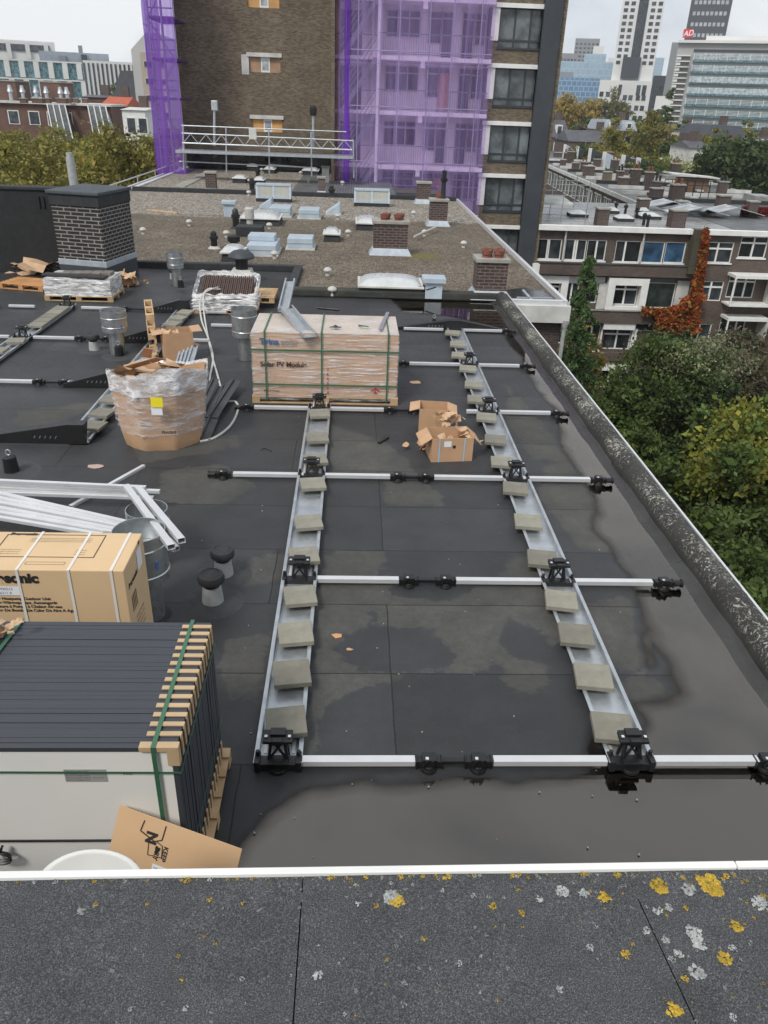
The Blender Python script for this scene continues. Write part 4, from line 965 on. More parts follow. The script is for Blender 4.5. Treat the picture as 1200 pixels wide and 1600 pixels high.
# scrap heaps
c=G(62,420); crumple(MB(),(c[0],c[1],0),1.7,46,.42,31,.35).build('scrap_cardboard',M_paper,label='long heap of flattened scrap cardboard against the black wall',cat='cardboard')
c=G(6,420); crumple(MB(),(c[0]-.2,c[1],0),.9,16,.5,33,.5).build('scrap_cardboard',M_paper,label='scrap cardboard heap at the left photo border',cat='cardboard')
c=G(203,447); crumple(MB(),(c[0],c[1],0),.62,34,.36,37,.8).build('crumpled_cardboard',M_paper,label='crumpled cardboard ball beside the brick stack',cat='cardboard')
c=G(8,1000,1.25); crumple(MB(),(c[0]-.06,c[1]+.02,1.24),.22,7,.12,39,.8).build('crumpled_paper',M_paper,label='crumpled brown paper on the module stack at the left border',cat='paper')
# small debris
def scrap(px,py,s,lab,m=M_card,seed=0,z=.006,kind='cardboard scrap'):
    c=G(px,py); rr=random.Random(seed); k=7; pts=[(c[0]+s*rr.uniform(.55,1.2)*math.cos(6.28*i/k),c[1]+s*.7*rr.uniform(.55,1.2)*math.sin(6.28*i/k)) for i in range(k)]
    mb=MB(); mb.prism(pts,z,z+.006); mb.v=[(a,b_,c_+.03*max(0,(a-c[0]))) for a,b_,c_ in mb.v]; mb.build(kind.replace(' ','_'),m,label=lab,cat=kind)
scrap(527,995,.06,'orange brown cardboard scrap lying between the two channels',pm('orange_card',(.55,.30,.15),.8,var=.1),1)
scrap(546,1016,.03,'small brown scrap on the damp felt patch',M_card,2)
scrap(648,598,.14,'pale torn cardboard piece behind the two torn boxes',pm('pale_card',(.62,.42,.26),.8,var=.1),3)
scrap(152,730,.12,'pinkish paper scrap near the ringed safety anchor',pm('pink_paper',(.45,.33,.29),.8,var=.1),4)
scrap(310,577,.09,'white paper scrap beside the leaning galvanised sections',M_white,5)
a=G(592,692,.02);b_=G(606,683,.02); MB().bar(a,b_,.05,.03).build('black_strip',M_black,label='short black plastic strip lying left of the torn boxes',cat='plastic strip',bevel=.003)
a=G(408,703,.01);b_=G(424,705,.01); MB().tube([a,G(413,700,.01),b_],.006,5).build('cable_bit',M_black,label='tiny black cable offcut left of the first channel',cat='cable')
mb=MB(); rr=random.Random(11)
for i in range(70):
    px,py=rr.uniform(250,1000),rr.uniform(600,1340); c=G(px,py); r=rr.uniform(.003,.009); mb.lathe(c[0],c[1],[(r,.007),(r*.8,.007+r),(0,.007+r*1.3)],5)
mb.build('roof_grit',M_conc,label='tiny pale crumbs of grit scattered on the bitumen roof',kind='stuff')
# aluminium rail bundles at the left
def arail(a,b_,z0,z1,lab,w_=.045,h=.035):
    p=Vector(G(a[0],a[1],z0));q=Vector(G(b_[0],b_[1],z1)); d=(q-p).normalized(); s=d.cross(Vector((0,0,1))).normalized(); u=s.cross(d); mb=MB(); t=.003
    c=(p+q)/2; L_=(q-p).length/2
    mb.obox(c+u*(h/2),d,s,u,L_,w_/2,t/2); mb.obox(c-u*(h/2),d,s,u,L_,w_/2,t/2)
    for g_ in (-1,1): mb.obox(c+s*(g_*w_/2),d,s,u,L_,t/2,h/2-t/2)
    mb.build('aluminium_rail',M_alu,label=lab,cat='aluminium rail',group='loose aluminium rails laid on the roof')
for i,(a,b_) in enumerate((((-150,745),(228,762)),((-150,750),(250,768)),((-150,757),(215,771)),((-150,765),(240,778)))):
    arail(a,b_,.30-.04*i,.30-.04*i,'%s rail from the top of the upper bundle left of the ducts'%ORD[i])
for i,(a,b_) in enumerate((((-150,737),(205,818)),((-150,748),(192,818)),((-150,757),(212,826)),((-150,766),(200,831)),((-150,775),(180,832)),((-150,784),(160,836)))):
    arail(a,b_,.34-.02*i,.34-.02*i,'%s rail from the back of the lower fanned bundle'%ORD[i])
arail((197,760),(268,855),.70,.92,'left of the two crossed rails resting on the ducts',.06,.045)
arail((215,762),(284,845),.70,.92,'right of the two crossed rails resting on the ducts',.06,.045)
arail((262,845),(275,858),.86,.86,'short rail end under the two crossed rails',.06,.04)
arail((110,792),(225,728),.02,.02,'thin rail lying diagonally under the rail bundles')
# felt clad wall and brick stack
T=thing('felt_clad_wall','tall wall clad in black felt behind the scrap cardboard','wall',(-10,20.9,0))
MB().box(-13,-6.98,20.9,21.2,0,2.02).build('felt_cladding',pm('black_felt_sheet',(.012,.013,.014),.75,var=.3,scale=2,bs=.4,bscale=80),T,bevel=.02)
MB().box(-13,-6.98,20.86,21.24,2.02,2.10).build('coping',M_bitumen,T,bevel=.02)
for i,xx in enumerate((-10.9,-9.3,-7.9)): MB().box(xx,xx+.05,20.86,20.9,1.62,1.88).build('clamp_strap',M_black,T); MB().box(xx+.12,xx+.17,20.86,20.9,1.62,1.88).build('clamp_strap',M_black,T)
bx0,bx1,by0,by1=-7.0,-6.0,19.75,21.4
T=thing('brick_stack','square dark brick roof stack with pale mortar and a felt cap','brick stack',((bx0+bx1)/2,20.5,0))
bx1r=-5.72
pts=[(bx0-.3,by0+.12),(bx1,by0),(bx1r+.08,by1-.2),(bx0-.15,by1+.1)]
pts=[(-7.28,20.05),(-6.05,19.72),(-5.72,21.25),(-6.95,21.6)]
def grow(p,s):
    cx_=sum(a for a,_ in p)/4;cy_=sum(b_ for _,b_ in p)/4; return [(cx_+(a-cx_)*s,cy_+(b_-cy_)*s) for a,b_ in p]
MB().prism(grow(pts,1.0),.42,1.86).build('brickwork',M_brickcol,T)
MB().prism(grow(pts,1.03),0,.42).build('felt_skirt',M_darkgrey,T,bevel=.01)
MB().prism(grow(pts,1.035),.42,.56).build('lead_flashing',M_lead,T,bevel=.01)
MB().prism(grow(pts,1.04),1.80,2.06).build('felt_band',M_bitumen,T,bevel=.015)
MB().prism(grow(pts,1.10),2.06,2.14).build('cap_slab',pm('cap_felt',(.065,.075,.085),.8,var=.15,scale=2,bs=.5,bscale=200),T,bevel=.02)
# pole behind
c=W(118,300,24.5); MB().cyl((c[0],24.5,-1),(c[0]-.02,24.5,2.55),.13,.12,n=14).cyl((c[0]-.02,24.5,2.55),(c[0]-.02,24.5,2.68),.09,n=14).build('flue_pipe',M_stub,smooth=True,label='grey flue pipe rising behind the black felt wall',cat='pipe')
# ---------------- neighbouring gravel roof ----------------
m,t,b,out=nodes('roof_gravel'); M_grav=m; co=objco(t)
geo=t.nodes.new('ShaderNodeNewGeometry'); sp=t.nodes.new('ShaderNodeSeparateXYZ'); lk(t,geo.outputs['Position'],sp.inputs[0])
v=t.nodes.new('ShaderNodeTexVoronoi'); v.inputs['Scale'].default_value=16; lk(t,co,v.inputs['Vector'])
v2=t.nodes.new('ShaderNodeTexVoronoi'); v2.inputs['Scale'].default_value=30; lk(t,co,v2.inputs['Vector'])
n=noise(t,.8,6,co,.65); n2=noise(t,6,5,co,.7)
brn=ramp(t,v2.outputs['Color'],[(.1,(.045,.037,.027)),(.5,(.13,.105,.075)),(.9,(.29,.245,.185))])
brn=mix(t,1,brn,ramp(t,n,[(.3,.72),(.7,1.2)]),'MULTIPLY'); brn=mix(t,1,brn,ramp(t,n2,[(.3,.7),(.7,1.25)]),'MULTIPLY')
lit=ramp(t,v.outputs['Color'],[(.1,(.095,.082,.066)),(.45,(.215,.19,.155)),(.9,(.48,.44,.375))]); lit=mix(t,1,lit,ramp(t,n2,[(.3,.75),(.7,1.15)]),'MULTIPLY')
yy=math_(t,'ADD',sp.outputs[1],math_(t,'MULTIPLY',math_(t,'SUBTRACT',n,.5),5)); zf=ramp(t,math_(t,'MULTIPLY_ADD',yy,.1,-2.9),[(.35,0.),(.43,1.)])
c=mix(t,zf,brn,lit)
vd=t.nodes.new('ShaderNodeVectorMath'); vd.operation='DISTANCE'; lk(t,geo.outputs['Position'],vd.inputs[0]); mo=G(659,400,.04); vd.inputs[1].default_value=mo
moss=ramp(t,math_(t,'ADD',vd.outputs['Value'],math_(t,'MULTIPLY',math_(t,'SUBTRACT',n2,.5),1.6)),[(.25,1.),(.75,0.)]); c=mix(t,math_(t,'MULTIPLY',moss,.8),c,(.16,.14,.025))
lk(t,c,b.inputs['Base Color']); b.inputs['Roughness'].default_value=.95
bump(t,b,math_(t,'MULTIPLY',v2.outputs['Distance'],1.),.9,.03)
ZG=.04
NBD=thing('apartment_building','neighbouring building with a large brown gravel roof and aluminium edged eaves','building',(-2,30,-14))
def gflat(name,P,z,m,par,th=.2): return MB().prism(P,z-th,z).build(name,m,par)
def gravelpatch():
    mb=MB(); pts=[(-10.85,22.2),(-1.55,22.2),(-1.45,19.2),(3.72,19.2),(3.95,18.75),(5.1,18.75),(5.1,41.0),(-10.85,41.0)]
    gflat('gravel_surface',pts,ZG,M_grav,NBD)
gravelpatch()
M_wetf=pm('wet_dark_felt',(.03,.03,.028),.16,var=.4,scale=1.5,spec=.6)
MB().prism([(3.98,18.78),(5.06,18.78),(5.06,20.1),(4.5,20.6),(3.98,20.2)],ZG,ZG+.006).build('wet_felt_corner',M_wetf,NBD,label='wet bare felt corner of the gravel roof')
MB().box(4.4,4.46,18.8,20.2,ZG+.006,ZG+.03).box(4.1,5.0,19.3,19.34,ZG+.006,ZG+.03).build('batten',M_lead,NBD)
# upstands between the roofs
M_moss=lichenmat('mossy_upstand',(.036,.037,.030),-.055,(.14,.15,.10))
MB().box(-12.5,-1.62,22.02,22.24,0,.17).build('upstand',M_bitumen,bld,bevel=.02,seg=3); MB().box(-1.62,-1.40,19.3,22.24,0,.17).build('upstand',M_bitumen,bld,bevel=.02); MB().box(-1.62,3.80,18.98,19.30,0,.20).build('upstand',M_moss,bld,bevel=.05,seg=3,label='mossy dark upstand before the gravel roof')
# eaves
def eave(x,y0,y1,z=ZG):
    MB().box(x,x+.10,y0,y1,z-.3,z+.13).build('edge_trim',M_alu,NBD,bevel=.01); MB().box(x+.10,x+.16,y0,y1,z-.3,z+.06).build('edge_trim',M_lead,NBD)
eave(5.10,18.62,41.0)
MB().box(3.86,5.10,18.62,18.72,-.26,.16).build('edge_trim',M_alu,NBD,bevel=.01)
MB().box(3.84,5.28,18.52,18.62,-.36,.04).build('fascia',M_whited,NBD)
MB().box(3.9,5.15,18.75,41,-14,-.36).build('brick_wall',M_brick,NBD)
MB().cyl((5.2,18.6,-14),(5.2,18.6,-.3),.05).lathe(5.2,18.6,[(.05,-.55),(.11,-.35),(.11,-.3),(.05,-.28)],12).build('drainpipe',M_stub,NBD,smooth=True)
for a,b_,h in ((-11.1,-10.85,.10),(-11.5,-11.38,.05)): MB().box(a,b_,22.3,56,-.05,ZG+h).build('edge_trim',M_alu,NBD)
MB().box(-11.38,-11.1,22.3,56,-.06,-.02).build('gutter',M_wetf,NBD)
MB().tube([(-11.3,22.5,.45),(-11.3,56,.45)],.03,6).build('guard_rail',M_alu,NBD)
for y in range(24,56,4): MB().cyl((-11.3,y,-.1),(-11.3,y,.45),.022,n=6).build('guard_post',M_alu,NBD)
MB().box(-10.85,5.1,41.0,41.25,0,.24).build('upstand',M_bitumen,NBD,bevel=.03)
# far roof section
ZF=.08
M_grav2=M_grav
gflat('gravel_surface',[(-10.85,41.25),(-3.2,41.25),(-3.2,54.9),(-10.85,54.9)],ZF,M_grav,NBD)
MB().box(-9.3,-8.7,43,54,ZF,ZF+.04).build('paving_strip',M_conc,NBD)
m,t,b,out=nodes('weathered_deck_boards'); co=objco(t); wv=t.nodes.new('ShaderNodeTexWave'); wv.inputs['Scale'].default_value=2.2; lk(t,co,wv.inputs['Vector'])
c=ramp(t,wv.outputs['Fac'],[(.1,(.06,.062,.065)),(.3,(.13,.135,.14)),(.8,(.16,.165,.17))]); c=mix(t,1,c,ramp(t,noise(t,1.2,5,co),[(.3,.6),(.7,1.2)]),'MULTIPLY'); lk(t,c,b.inputs['Base Color']); b.inputs['Roughness'].default_value=.5
gflat('timber_deck',[(-3.2,41.25),(2.2,41.25),(2.2,54.9),(-3.2,54.9)],ZF,m,NBD)
gflat('felt_roof',[(2.2,41.25),(5.1,41.25),(5.1,47),(2.2,47)],-.2,M_bitumen,NBD)
MB().box(-10.85,5.05,22.5,54.9,-14,-.22).build('building_core',M_brick,NBD)
# ---- items on the gravel ----
def chim(l,r,pb,pt,lab,pots=0,depth=.7,lead=True,cat='chimney',m=None,capm=None,zb=ZG,blackpipe=False,name='brick_chimney'):
    a=G(l,pb,zb);b_=G(r,pb,zb); y=a[1]; x0,x1=a[0],b_[0]; x1=W((r),pb,y)[0]; zt=W((l+r)/2,pt,y)[2]; d=(x1-x0)*depth
    T=thing(name,lab,cat,((x0+x1)/2,y+d/2,zb))
    MB().box(x0,x1,y,y+d,zb,zt-.10).build('brickwork',m or M_brickred,T)
    MB().box(x0-.05,x1+.05,y-.05,y+d+.05,zt-.10,zt).build('cap',capm or M_conc,T,bevel=.015)
    if lead: MB().hexa([(x0-.13,y-.13,zb),(x1+.13,y-.13,zb),(x1+.13,y+d+.1,zb),(x0-.13,y+d+.1,zb),(x0-.012,y-.012,zb+.20),(x1+.012,y-.012,zb+.20),(x1+.012,y+d+.01,zb+.20),(x0-.012,y+d+.01,zb+.20)]).build('lead_skirt',M_lead,T)
    for i in range(pots):
        px_=x0+(x1-x0)*(i+.6)/(pots+.2) if pots!=4 or (x1-x0)>1.2 else x0+(x1-x0)*(.3+.4*(i%2)+.08*(i//2)); py_=y+d*(.5 if (pots!=4 or (x1-x0)>1.2) else .3+.4*(i//2))
        MB().lathe(px_,py_,[(.11,zt),(.10,zt+.05),(.125,zt+.07),(.13,zt+.17),(.09,zt+.17),(.08,zt+.06)],14).build('chimney_pot',M_terra,T,smooth=True)
    if blackpipe: MB().lathe(x0+(x1-x0)*.72,y+d*.5,[(.12,zt),(.10,zt+.1),(.085,zt+.6),(.13,zt+.62),(.14,zt+.72),(.09,zt+.74),(.09,zt+.95),(.12,zt+.97),(.03,zt+1.02)],14).build('flue_pipe',M_black,T,smooth=True)
    return T
chim(583,636,398,345,'wide brown brick chimney with a row of four clay pots on the gravel roof',4,.55)
chim(742,789,467,404,'nearest brick chimney on the gravel roof with four clay pots in pairs',4,.8)
chim(671,698,353,311,'brick chimney with one clay pot and a tall black flue',1,.8,blackpipe=True)
T=chim(651,672,318,284,'far brick chimney topped by a grey rotating cowl before the purple netting',0,.8)
chim(322,338,301,268,'slim brick chimney with white footing on the far left of the gravel roof',0,.8)
chim(497,508,305,276,'slim brick chimney with a pale cap beside the timber deck',0,.9,m=brick('pink_brick',(.16,.10,.09),(.11,.07,.065),(.2,.18,.17)))
chim(503,514,285,260,'pale grey chimney behind the timber deck',0,.9,m=M_whited,lead=False,zb=ZF)
def simple(name,lab,cat,px,py,prof,m,n=14,z=ZG,group=None):
    x,y,_=G(px,py,z); T=MB().lathe(x,y,[(r,z+h) for r,h in prof],n).build(name,m,smooth=True,label=lab,cat=cat,group=group); return T
wv_=[(224,366,'nearest the brick stack'),(296,353,'left of the light blue vent chimney'),(354,371,'before the long white dome'),(421,358,'right of the white flue'),(544,369,'right of the small dome'),(528,343,'before the far wedge hatch'),(512,431,'on bare gravel left of the large dome'),(519,462,'just before the mossy upstand'),(429,404,'at the corner of the stepped hatch'),(389,287,'behind the double window box'),(389,306,'left of the double window box'),(409,269,'between the two far domes'),(470,274,'at the edge of the timber deck'),(482,286,'on the timber deck'),(663,369,'crossed by a white pipe'),(724,387,'between the wide and nearest chimneys'),(646,338,'between the wide chimney and the black flue'),(529,275,'at the foot of the scaffold'),(535,290,'beside the purple netting base')]
for i,(px,py,w_) in enumerate(wv_):
    s=.72 if py>330 else .8
    x,y,_=G(px,py,ZG); T=thing('mushroom_vent','small white mushroom vent '+w_,'vent',(x,y,ZG),'white mushroom vents on the gravel roof')
    MB().lathe(x,y,[(.09*s,ZG),(.08*s,ZG+.16*s)],12).build('stub',M_pvc,T,smooth=True)
    MB().lathe(x,y,[(.08*s,ZG+.15*s),(.15*s,ZG+.17*s),(.16*s,ZG+.21*s),(.13*s,ZG+.27*s),(.06*s,ZG+.31*s),(0,ZG+.315*s)],16).build('cap',M_pvc,T,smooth=True)
def pipe(px,pb,pt,r,lab,m=M_black,cone=True,z=ZG):
    x,y,_=G(px,pb,z); zt=W(px,pt,y)[2]; h=zt-z
    T=thing('flue_pipe',lab,'flue',(x,y,z)); MB().lathe(x,y,[(r,z),(r,z+h*.55)],14).build('pipe',m,T,smooth=True)
    MB().lathe(x,y,[(r*1.35,z+h*.55),(r*1.3,z+h*.7),(r*1.0,z+h*.72),(r*.9,z+h*.92),(r*.5,z+h)] if cone else [(r*1.5,z+h*.55),(r*1.5,z+h*.95),(r*1.2,z+h)],14).build('cowl',m,T,smooth=True); MB().lathe(x,y,[(r*2.0,z),(r*1.2,z+.07)],14).build('base',M_pvc if r<.12 else M_bitumen,T)
pipe(369,357,326,.12,'black flue just left of the long white dome'); pipe(335,388,361,.10,'black flue alone on the brown gravel'); pipe(366,388,368,.13,'short black flue behind the small far dome',cone=False)
pipe(394,298,278,.13,'black flue beside the far white dome'); pipe(403,277,262,.12,'black flue between the two farthest domes'); pipe(518,308,290,.13,'black flue by the pink brick chimney')
pipe(391,362,324,.11,'tall white flue on a black square base',M_pvc,False); x,y,_=G(391,368,ZG); MB().box(x-.45,x+.45,y-.3,y+.4,ZG,ZG+.32).build('black_box',M_bitumen,label='black square box base under the tall white flue',cat='box',bevel=.02)
def dome(l,r,pb,pt,lab,d=None,flat=False,z=ZG,curb=.22):
    a=G(l,pb,z);b_=G(r,pb,z); y=a[1];x0,x1=a[0],b_[0]; w_=x1-x0; 
    if d is None: d=w_
    T=thing('skylight_dome',lab,'skylight',((x0+x1)/2,y+d/2,z),'acrylic roof domes on the gravel roof')
    MB().hexa([(x0,y,z),(x1,y,z),(x1,y+d,z),(x0,y+d,z),(x0+.05,y+.05,z+curb),(x1-.05,y+.05,z+curb),(x1-.05,y+d-.05,z+curb),(x0+.05,y+d-.05,z+curb)]).build('curb',M_bitumen,T)
    MB().box(x0-.02,x1+.02,y-.02,y+d+.02,z+curb,z+curb+.05).build('rim',M_whited,T,bevel=.01)
    mb=MB(); n=14; h=.17 if w_>1.2 else .14
    for i in range(n+1):
        for j in range(n+1):
            u=i/n*2-1; q=j/n*2-1; zz=h*((1-abs(u)**3.2)*(1-abs(q)**3.2))**.6
            mb.v.append((x0+.04+(w_-.08)*(u+1)/2,y+.04+(d-.08)*(q+1)/2,z+curb+.05+zz))
    for i in range(n):
        for j in range(n): k=i*(n+1)+j; mb.f.append((k,k+n+1,k+n+2,k+1))
    mb.build('dome',M_dome,T,smooth=True)
dome(560,660,464,433,'large white dome skylight just beyond the mossy upstand',1.15)
dome(374,438,352,330,'long pale dome skylight left of the window boxes',1.6)
dome(345,380,409,391,'small dome skylight behind the roof fan',1.0); dome(505,531,378,362,'small dome skylight left of the wide chimney',1.0)
dome(556,590,360,347,'pale dome skylight half hidden by the wide chimney',1.7)
dome(363,385,286,275,'white dome skylight beyond the double window box, left one',1.3,z=ZF); dome(396,413,289,279,'white dome skylight beyond the double window box, right one',1.2,z=ZF)
dome(386,403,266,258,'leftmost of the grey domes at the foot of the brick tower',1.3,z=ZF); dome(412,430,271,262,'middle of the grey domes at the foot of the brick tower',1.3,z=ZF); dome(472,498,273,264,'grey dome skylight on the timber deck',1.5,z=ZF)
def hatch(l,r,pb,h,d,lab,step=False,slope=0):
    a=G(l,pb,ZG);b_=G(r,pb,ZG); y=a[1];x0,x1=a[0],b_[0]; T=thing('roof_hatch',lab,'roof hatch',((x0+x1)/2,y+d/2,ZG))
    MB().box(x0-.06,x1+.06,y-.06,y+d+.06,ZG,ZG+.05).build('base_plate',M_whited,T)
    MB().hexa([(x0,y,ZG+.05),(x1,y,ZG+.05),(x1,y+d,ZG+.05),(x0,y+d,ZG+.05),(x0,y,ZG+h),(x1,y,ZG+h+slope),(x1,y+d,ZG+h+slope),(x0,y+d,ZG+h)]).build('lid',M_bluegrey,T,bevel=.015)
    if step: MB().box(x0-.05,x1-.1,y+d*.5,y+d,ZG+h+.003,ZG+h+.16).build('upper_lid',M_bluegrey,T,bevel=.015)
    MB().box(x0-.01,x1+.01,y-.012,y,ZG+h*.55,ZG+h*.6).build('seam',M_lead,T)
hatch(386,432,400,.32,1.5,'stepped pale blue roof hatch, largest on the gravel',True); hatch(449,489,390,.35,.9,'pale blue roof hatch right of the stepped one')
hatch(467,499,342,.35,1.1,'pale blue hatch behind the small dome skylight'); hatch(421,454,339,.35,1.3,'pale blue hatch touching the long dome'); hatch(405,425,329,.15,.9,'wedge shaped blue grey hatch behind the long dome',slope=.35); hatch(511,531,335,.10,.9,'wedge shaped blue grey hatch at the right of the pale gravel',slope=.35)
def winbox(l,r,pb,pt,lab):
    a=G(l,pb,ZG);b_=G(r,pb,ZG); y=a[1];x0,x1=a[0],b_[0]; zt=W(l,pt,y)[2]; d=.6; T=thing('window_box',lab,'roof window',((x0+x1)/2,y+d/2,ZG))
    MB().box(x0,x1,y,y+d,ZG,ZG+.15).build('curb',M_bitumen,T)
    mb=MB(); w_=(x1-x0); f=.09
    for a_,b2 in ((x0,x0+f),(x0+w_/2-f/2,x0+w_/2+f/2),(x1-f,x1)): mb.hexa([(a_,y-.02,ZG+.15),(b2,y-.02,ZG+.15),(b2,y+d,ZG+.15),(a_,y+d,ZG+.15),(a_,y+.12,zt),(b2,y+.12,zt),(b2,y+d,zt),(a_,y+d,zt)])
    mb.box(x0+f,x0+w_/2-f/2,y-.01,y+.05,ZG+.15,ZG+.26).box(x0+w_/2+f/2,x1-f,y-.01,y+.05,ZG+.15,ZG+.26).box(x0,x1,y+.10,y+d+.02,zt,zt+.08)
    mb.build('frame',M_bluegrey,T)
    for k in (0,1):
        xa=x0+f+.004+(w_/2-f/2)*k; xb=xa+w_/2-1.5*f-.008
        MB().hexa([(xa,y+.02,ZG+.26),(xb,y+.02,ZG+.26),(xb,y+.2,ZG+.26),(xa,y+.2,ZG+.26),(xa,y+.14,zt-.004),(xb,y+.14,zt-.004),(xb,y+.3,zt-.004),(xa,y+.3,zt-.004)]).build('pane',pm('frosted_pane',(.36,.37,.33),.3,var=.2,scale=1),T)
winbox(400,456,315,290,'left double window box with pale blue frame facing the camera'); winbox(553,608,322,298,'right double window box with pale blue frame facing the camera')
def bluevent(l,r,pb,pt,lab):
    a=G(l,pb,ZG);b_=G(r,pb,ZG); y=a[1];x0,x1=a[0],b_[0]; zt=W(l,pt,y)[2]; T=thing('vent_chimney',lab,'vent',((x0+x1)/2,y+.3,ZG)); w_=x1-x0
    MB().box(x0,x1,y,y+w_*.9,ZG,zt-.12).build('shaft',M_bluegrey,T,bevel=.01); MB().box(x0-.07,x1+.07,y-.07,y+w_*.9+.07,zt-.12,zt).build('lid',M_bluegrey,T,bevel=.01)
bluevent(350,367,339,314,'tall pale blue vent box beside the long dome skylight'); bluevent(664,690,467,434,'pale blue vent box right of the large dome skylight')
a=G(647,378,ZG);b_=G(682,362,ZG); MB().cyl((a[0],a[1],ZG+.18),(b_[0],b_[1],ZG+.18),.035,n=8).build('white_pipe',M_pvc,label='white pipe lying diagonally across a mushroom vent',cat='pipe')
a=G(676,468,.2); MB().box(a[0]-.16,a[0]+.16,19.0,19.25,.2,.32).cyl((a[0]-.1,19.0,.25),(a[0]+.15,19.0,.33),.05).build('black_joint',M_black,label='loose black rail joint on the mossy upstand',cat='joint',bevel=.01)
a=G(231,329,ZG);b_=G(277,334,ZG); MB().bar((a[0],a[1],.07),(b_[0],b_[1],.07),.10,.05).build('plank',M_wood,label='weathered plank lying on the pale gravel',cat='plank')
# ---------------- high brick tower with purple netting ----------------
def haz(v): return v
YB=55.; YN=49.2; YG=51.6; YR_=50.
tw=thing('apartment_tower','dark brick apartment tower with white lintels and open galleries behind purple netting','building',(0,55,-14))
def wx(px,py,Y): return W(px,py,Y)[0]
def wz(px,py,Y): return W(px,py,Y)[2]
bxl=wx(281,150,YB); bxr=wx(523,150,YB)
gxl=wx(524,200,YG)-.2; gxr=wx(758,100,YG)
TOP=24
zb0=wz(400,236,YB)
# blind wall with three openings
ops=[(386,436,-22,12),(389,438,89,113),(394,441,186,206)]
cells=[]; zlast=zb0
opw=[]
for l,r,t_,b_ in ops: opw.append((wx(l,(t_+b_)/2,YB),wx(r,(t_+b_)/2,YB),wz(410,b_,YB),wz(410,t_,YB)))
opw.sort(key=lambda o:o[2]); mb=MB()
def hol(mb,x0,x1,z0,z1,y0,y1,ops):
    z=z0
    for a,b_,c,d in ops:
        mb.box(x0,x1,y0,y1,z,c); mb.box(x0,a,y0,y1,c,d); mb.box(b_,x1,y0,y1,c,d); z=d
    mb.box(x0,x1,y0,y1,z,z1)
hol(mb,bxl,bxr,zb0,TOP,YB,YB+.3,opw); mb.build('blind_brick_wall',M_brickdk,tw,label='windowless brown brick end wall')
M_ply=pm('orange_plywood',(.60,.33,.12),.7,var=.25,scale=1.5); M_ply2=pm('brown_plywood',(.38,.24,.15),.7,var=.3,scale=1.5)
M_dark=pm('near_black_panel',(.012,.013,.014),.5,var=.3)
for i,(a,b_,c,d) in enumerate(opw):
    MB().box(a,a+(b_-a)*.38,YB+.12,YB+.16,c,d).build('boarding',M_ply if i!=1 else M_ply2,tw); MB().box(a+(b_-a)*.66,b_,YB+.12,YB+.16,c,d).build('boarding',M_ply if i!=1 else M_ply2,tw)
    w_=MB().box(a+(b_-a)*.38,a+(b_-a)*.66,YB+.10,YB+.17,c,d).build('window',M_white,tw); MB().box(a+(b_-a)*.42,a+(b_-a)*.62,YB+.09,YB+.10,c+.12,d-.12).build('pane',glassm('pale_pane',(.25,.27,.28)),w_)
    MB().box(a-.12,b_+.1,YB-.08,YB+.1,d,d+.22).build('lintel',M_whited,tw)
    if i==1: MB().box(a-.45,a,YB-.03,YB+.05,c-.15,d+.1).build('stone_patch',M_whited,tw)
# dark recessed base behind the scaffold
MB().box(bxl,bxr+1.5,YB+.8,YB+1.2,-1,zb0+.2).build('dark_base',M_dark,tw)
MB().box(bxl,gxl+.4,YB+.3,YB+12,zb0,TOP).build('tower_core',M_brickdk,tw)
for k in range(7): x=bxl+.3+k*1.95; MB().box(x,x+1.7,YB+.74,YB+.8,.1,zb0-.1).build('base_glazing',M_glass,tw)
# galleries
M_gal=pm('pale_gallery_render',(.88,.83,.83),.7,var=.12,scale=.8); M_gwall=pm('grey_gallery_wall',(.34,.32,.33),.8,var=.2,scale=.8)
slabs=[92,178,263]; zs_=[wz(660,p,YN+.5) for p in slabs]; st=(zs_[0]-zs_[2])/2; zall=[zs_[2]-st*k for k in (2,1)]+[zs_[2],zs_[1],zs_[0]]+[zs_[0]+st*k for k in (1,2,3)]
MB().box(gxl,gxr,YG,YG+.3,-14,TOP).build('gallery_wall',M_gal,tw)
sxl=gxl; sxr=wx(588,200,YG)
MB().box(sxl,sxl+.2,YN+.4,YG,-14,TOP).build('stair_wall',M_brickdk,tw); MB().box(sxr-.1,sxr+.12,YN+.6,YG,-14,TOP).build('stair_wall',M_gal,tw)
M_rail=pm('grey_painted_steel',(.22,.23,.25),.5,.3,var=.1)
M_door=pm('salmon_board_door',(.62,.30,.20),.6,var=.1); M_gfr=pm('gallery_window_frame',(.56,.53,.54),.5,var=.06)
M_stairdk=pm('dark_stairwell',(.05,.05,.055),.8,var=.2)
def frames(par,x0,x1,z0,z1,y,cols,rows,m,g,fw=.07,name='window',t_=.08,lab=None):
    mb=MB(); xs=[x0+(x1-x0)*c for c in cols]; zs2=[z0+(z1-z0)*r for r in rows]
    for x in xs: mb.box(x-fw/2,x+fw/2,y-t_,y,z0,z1)
    for k,z in enumerate(zs2):
        for a,b_ in zip(xs,xs[1:]): mb.box(a+fw/2,b_-fw/2,y-t_,y,z-fw/2,z+fw/2)
    o=mb.build(name,m,par,label=lab)
    for a,b_ in zip(xs,xs[1:]):
        MB().box(a+fw/2,b_-fw/2,y-t_*.35,y-.005,z0+fw/2,z1-fw/2).build('pane',g,o)
    return o
M_gnet=glassm('gallery_glass',(.035,.033,.045))
def gxp(p): return wx(p,150,YG)
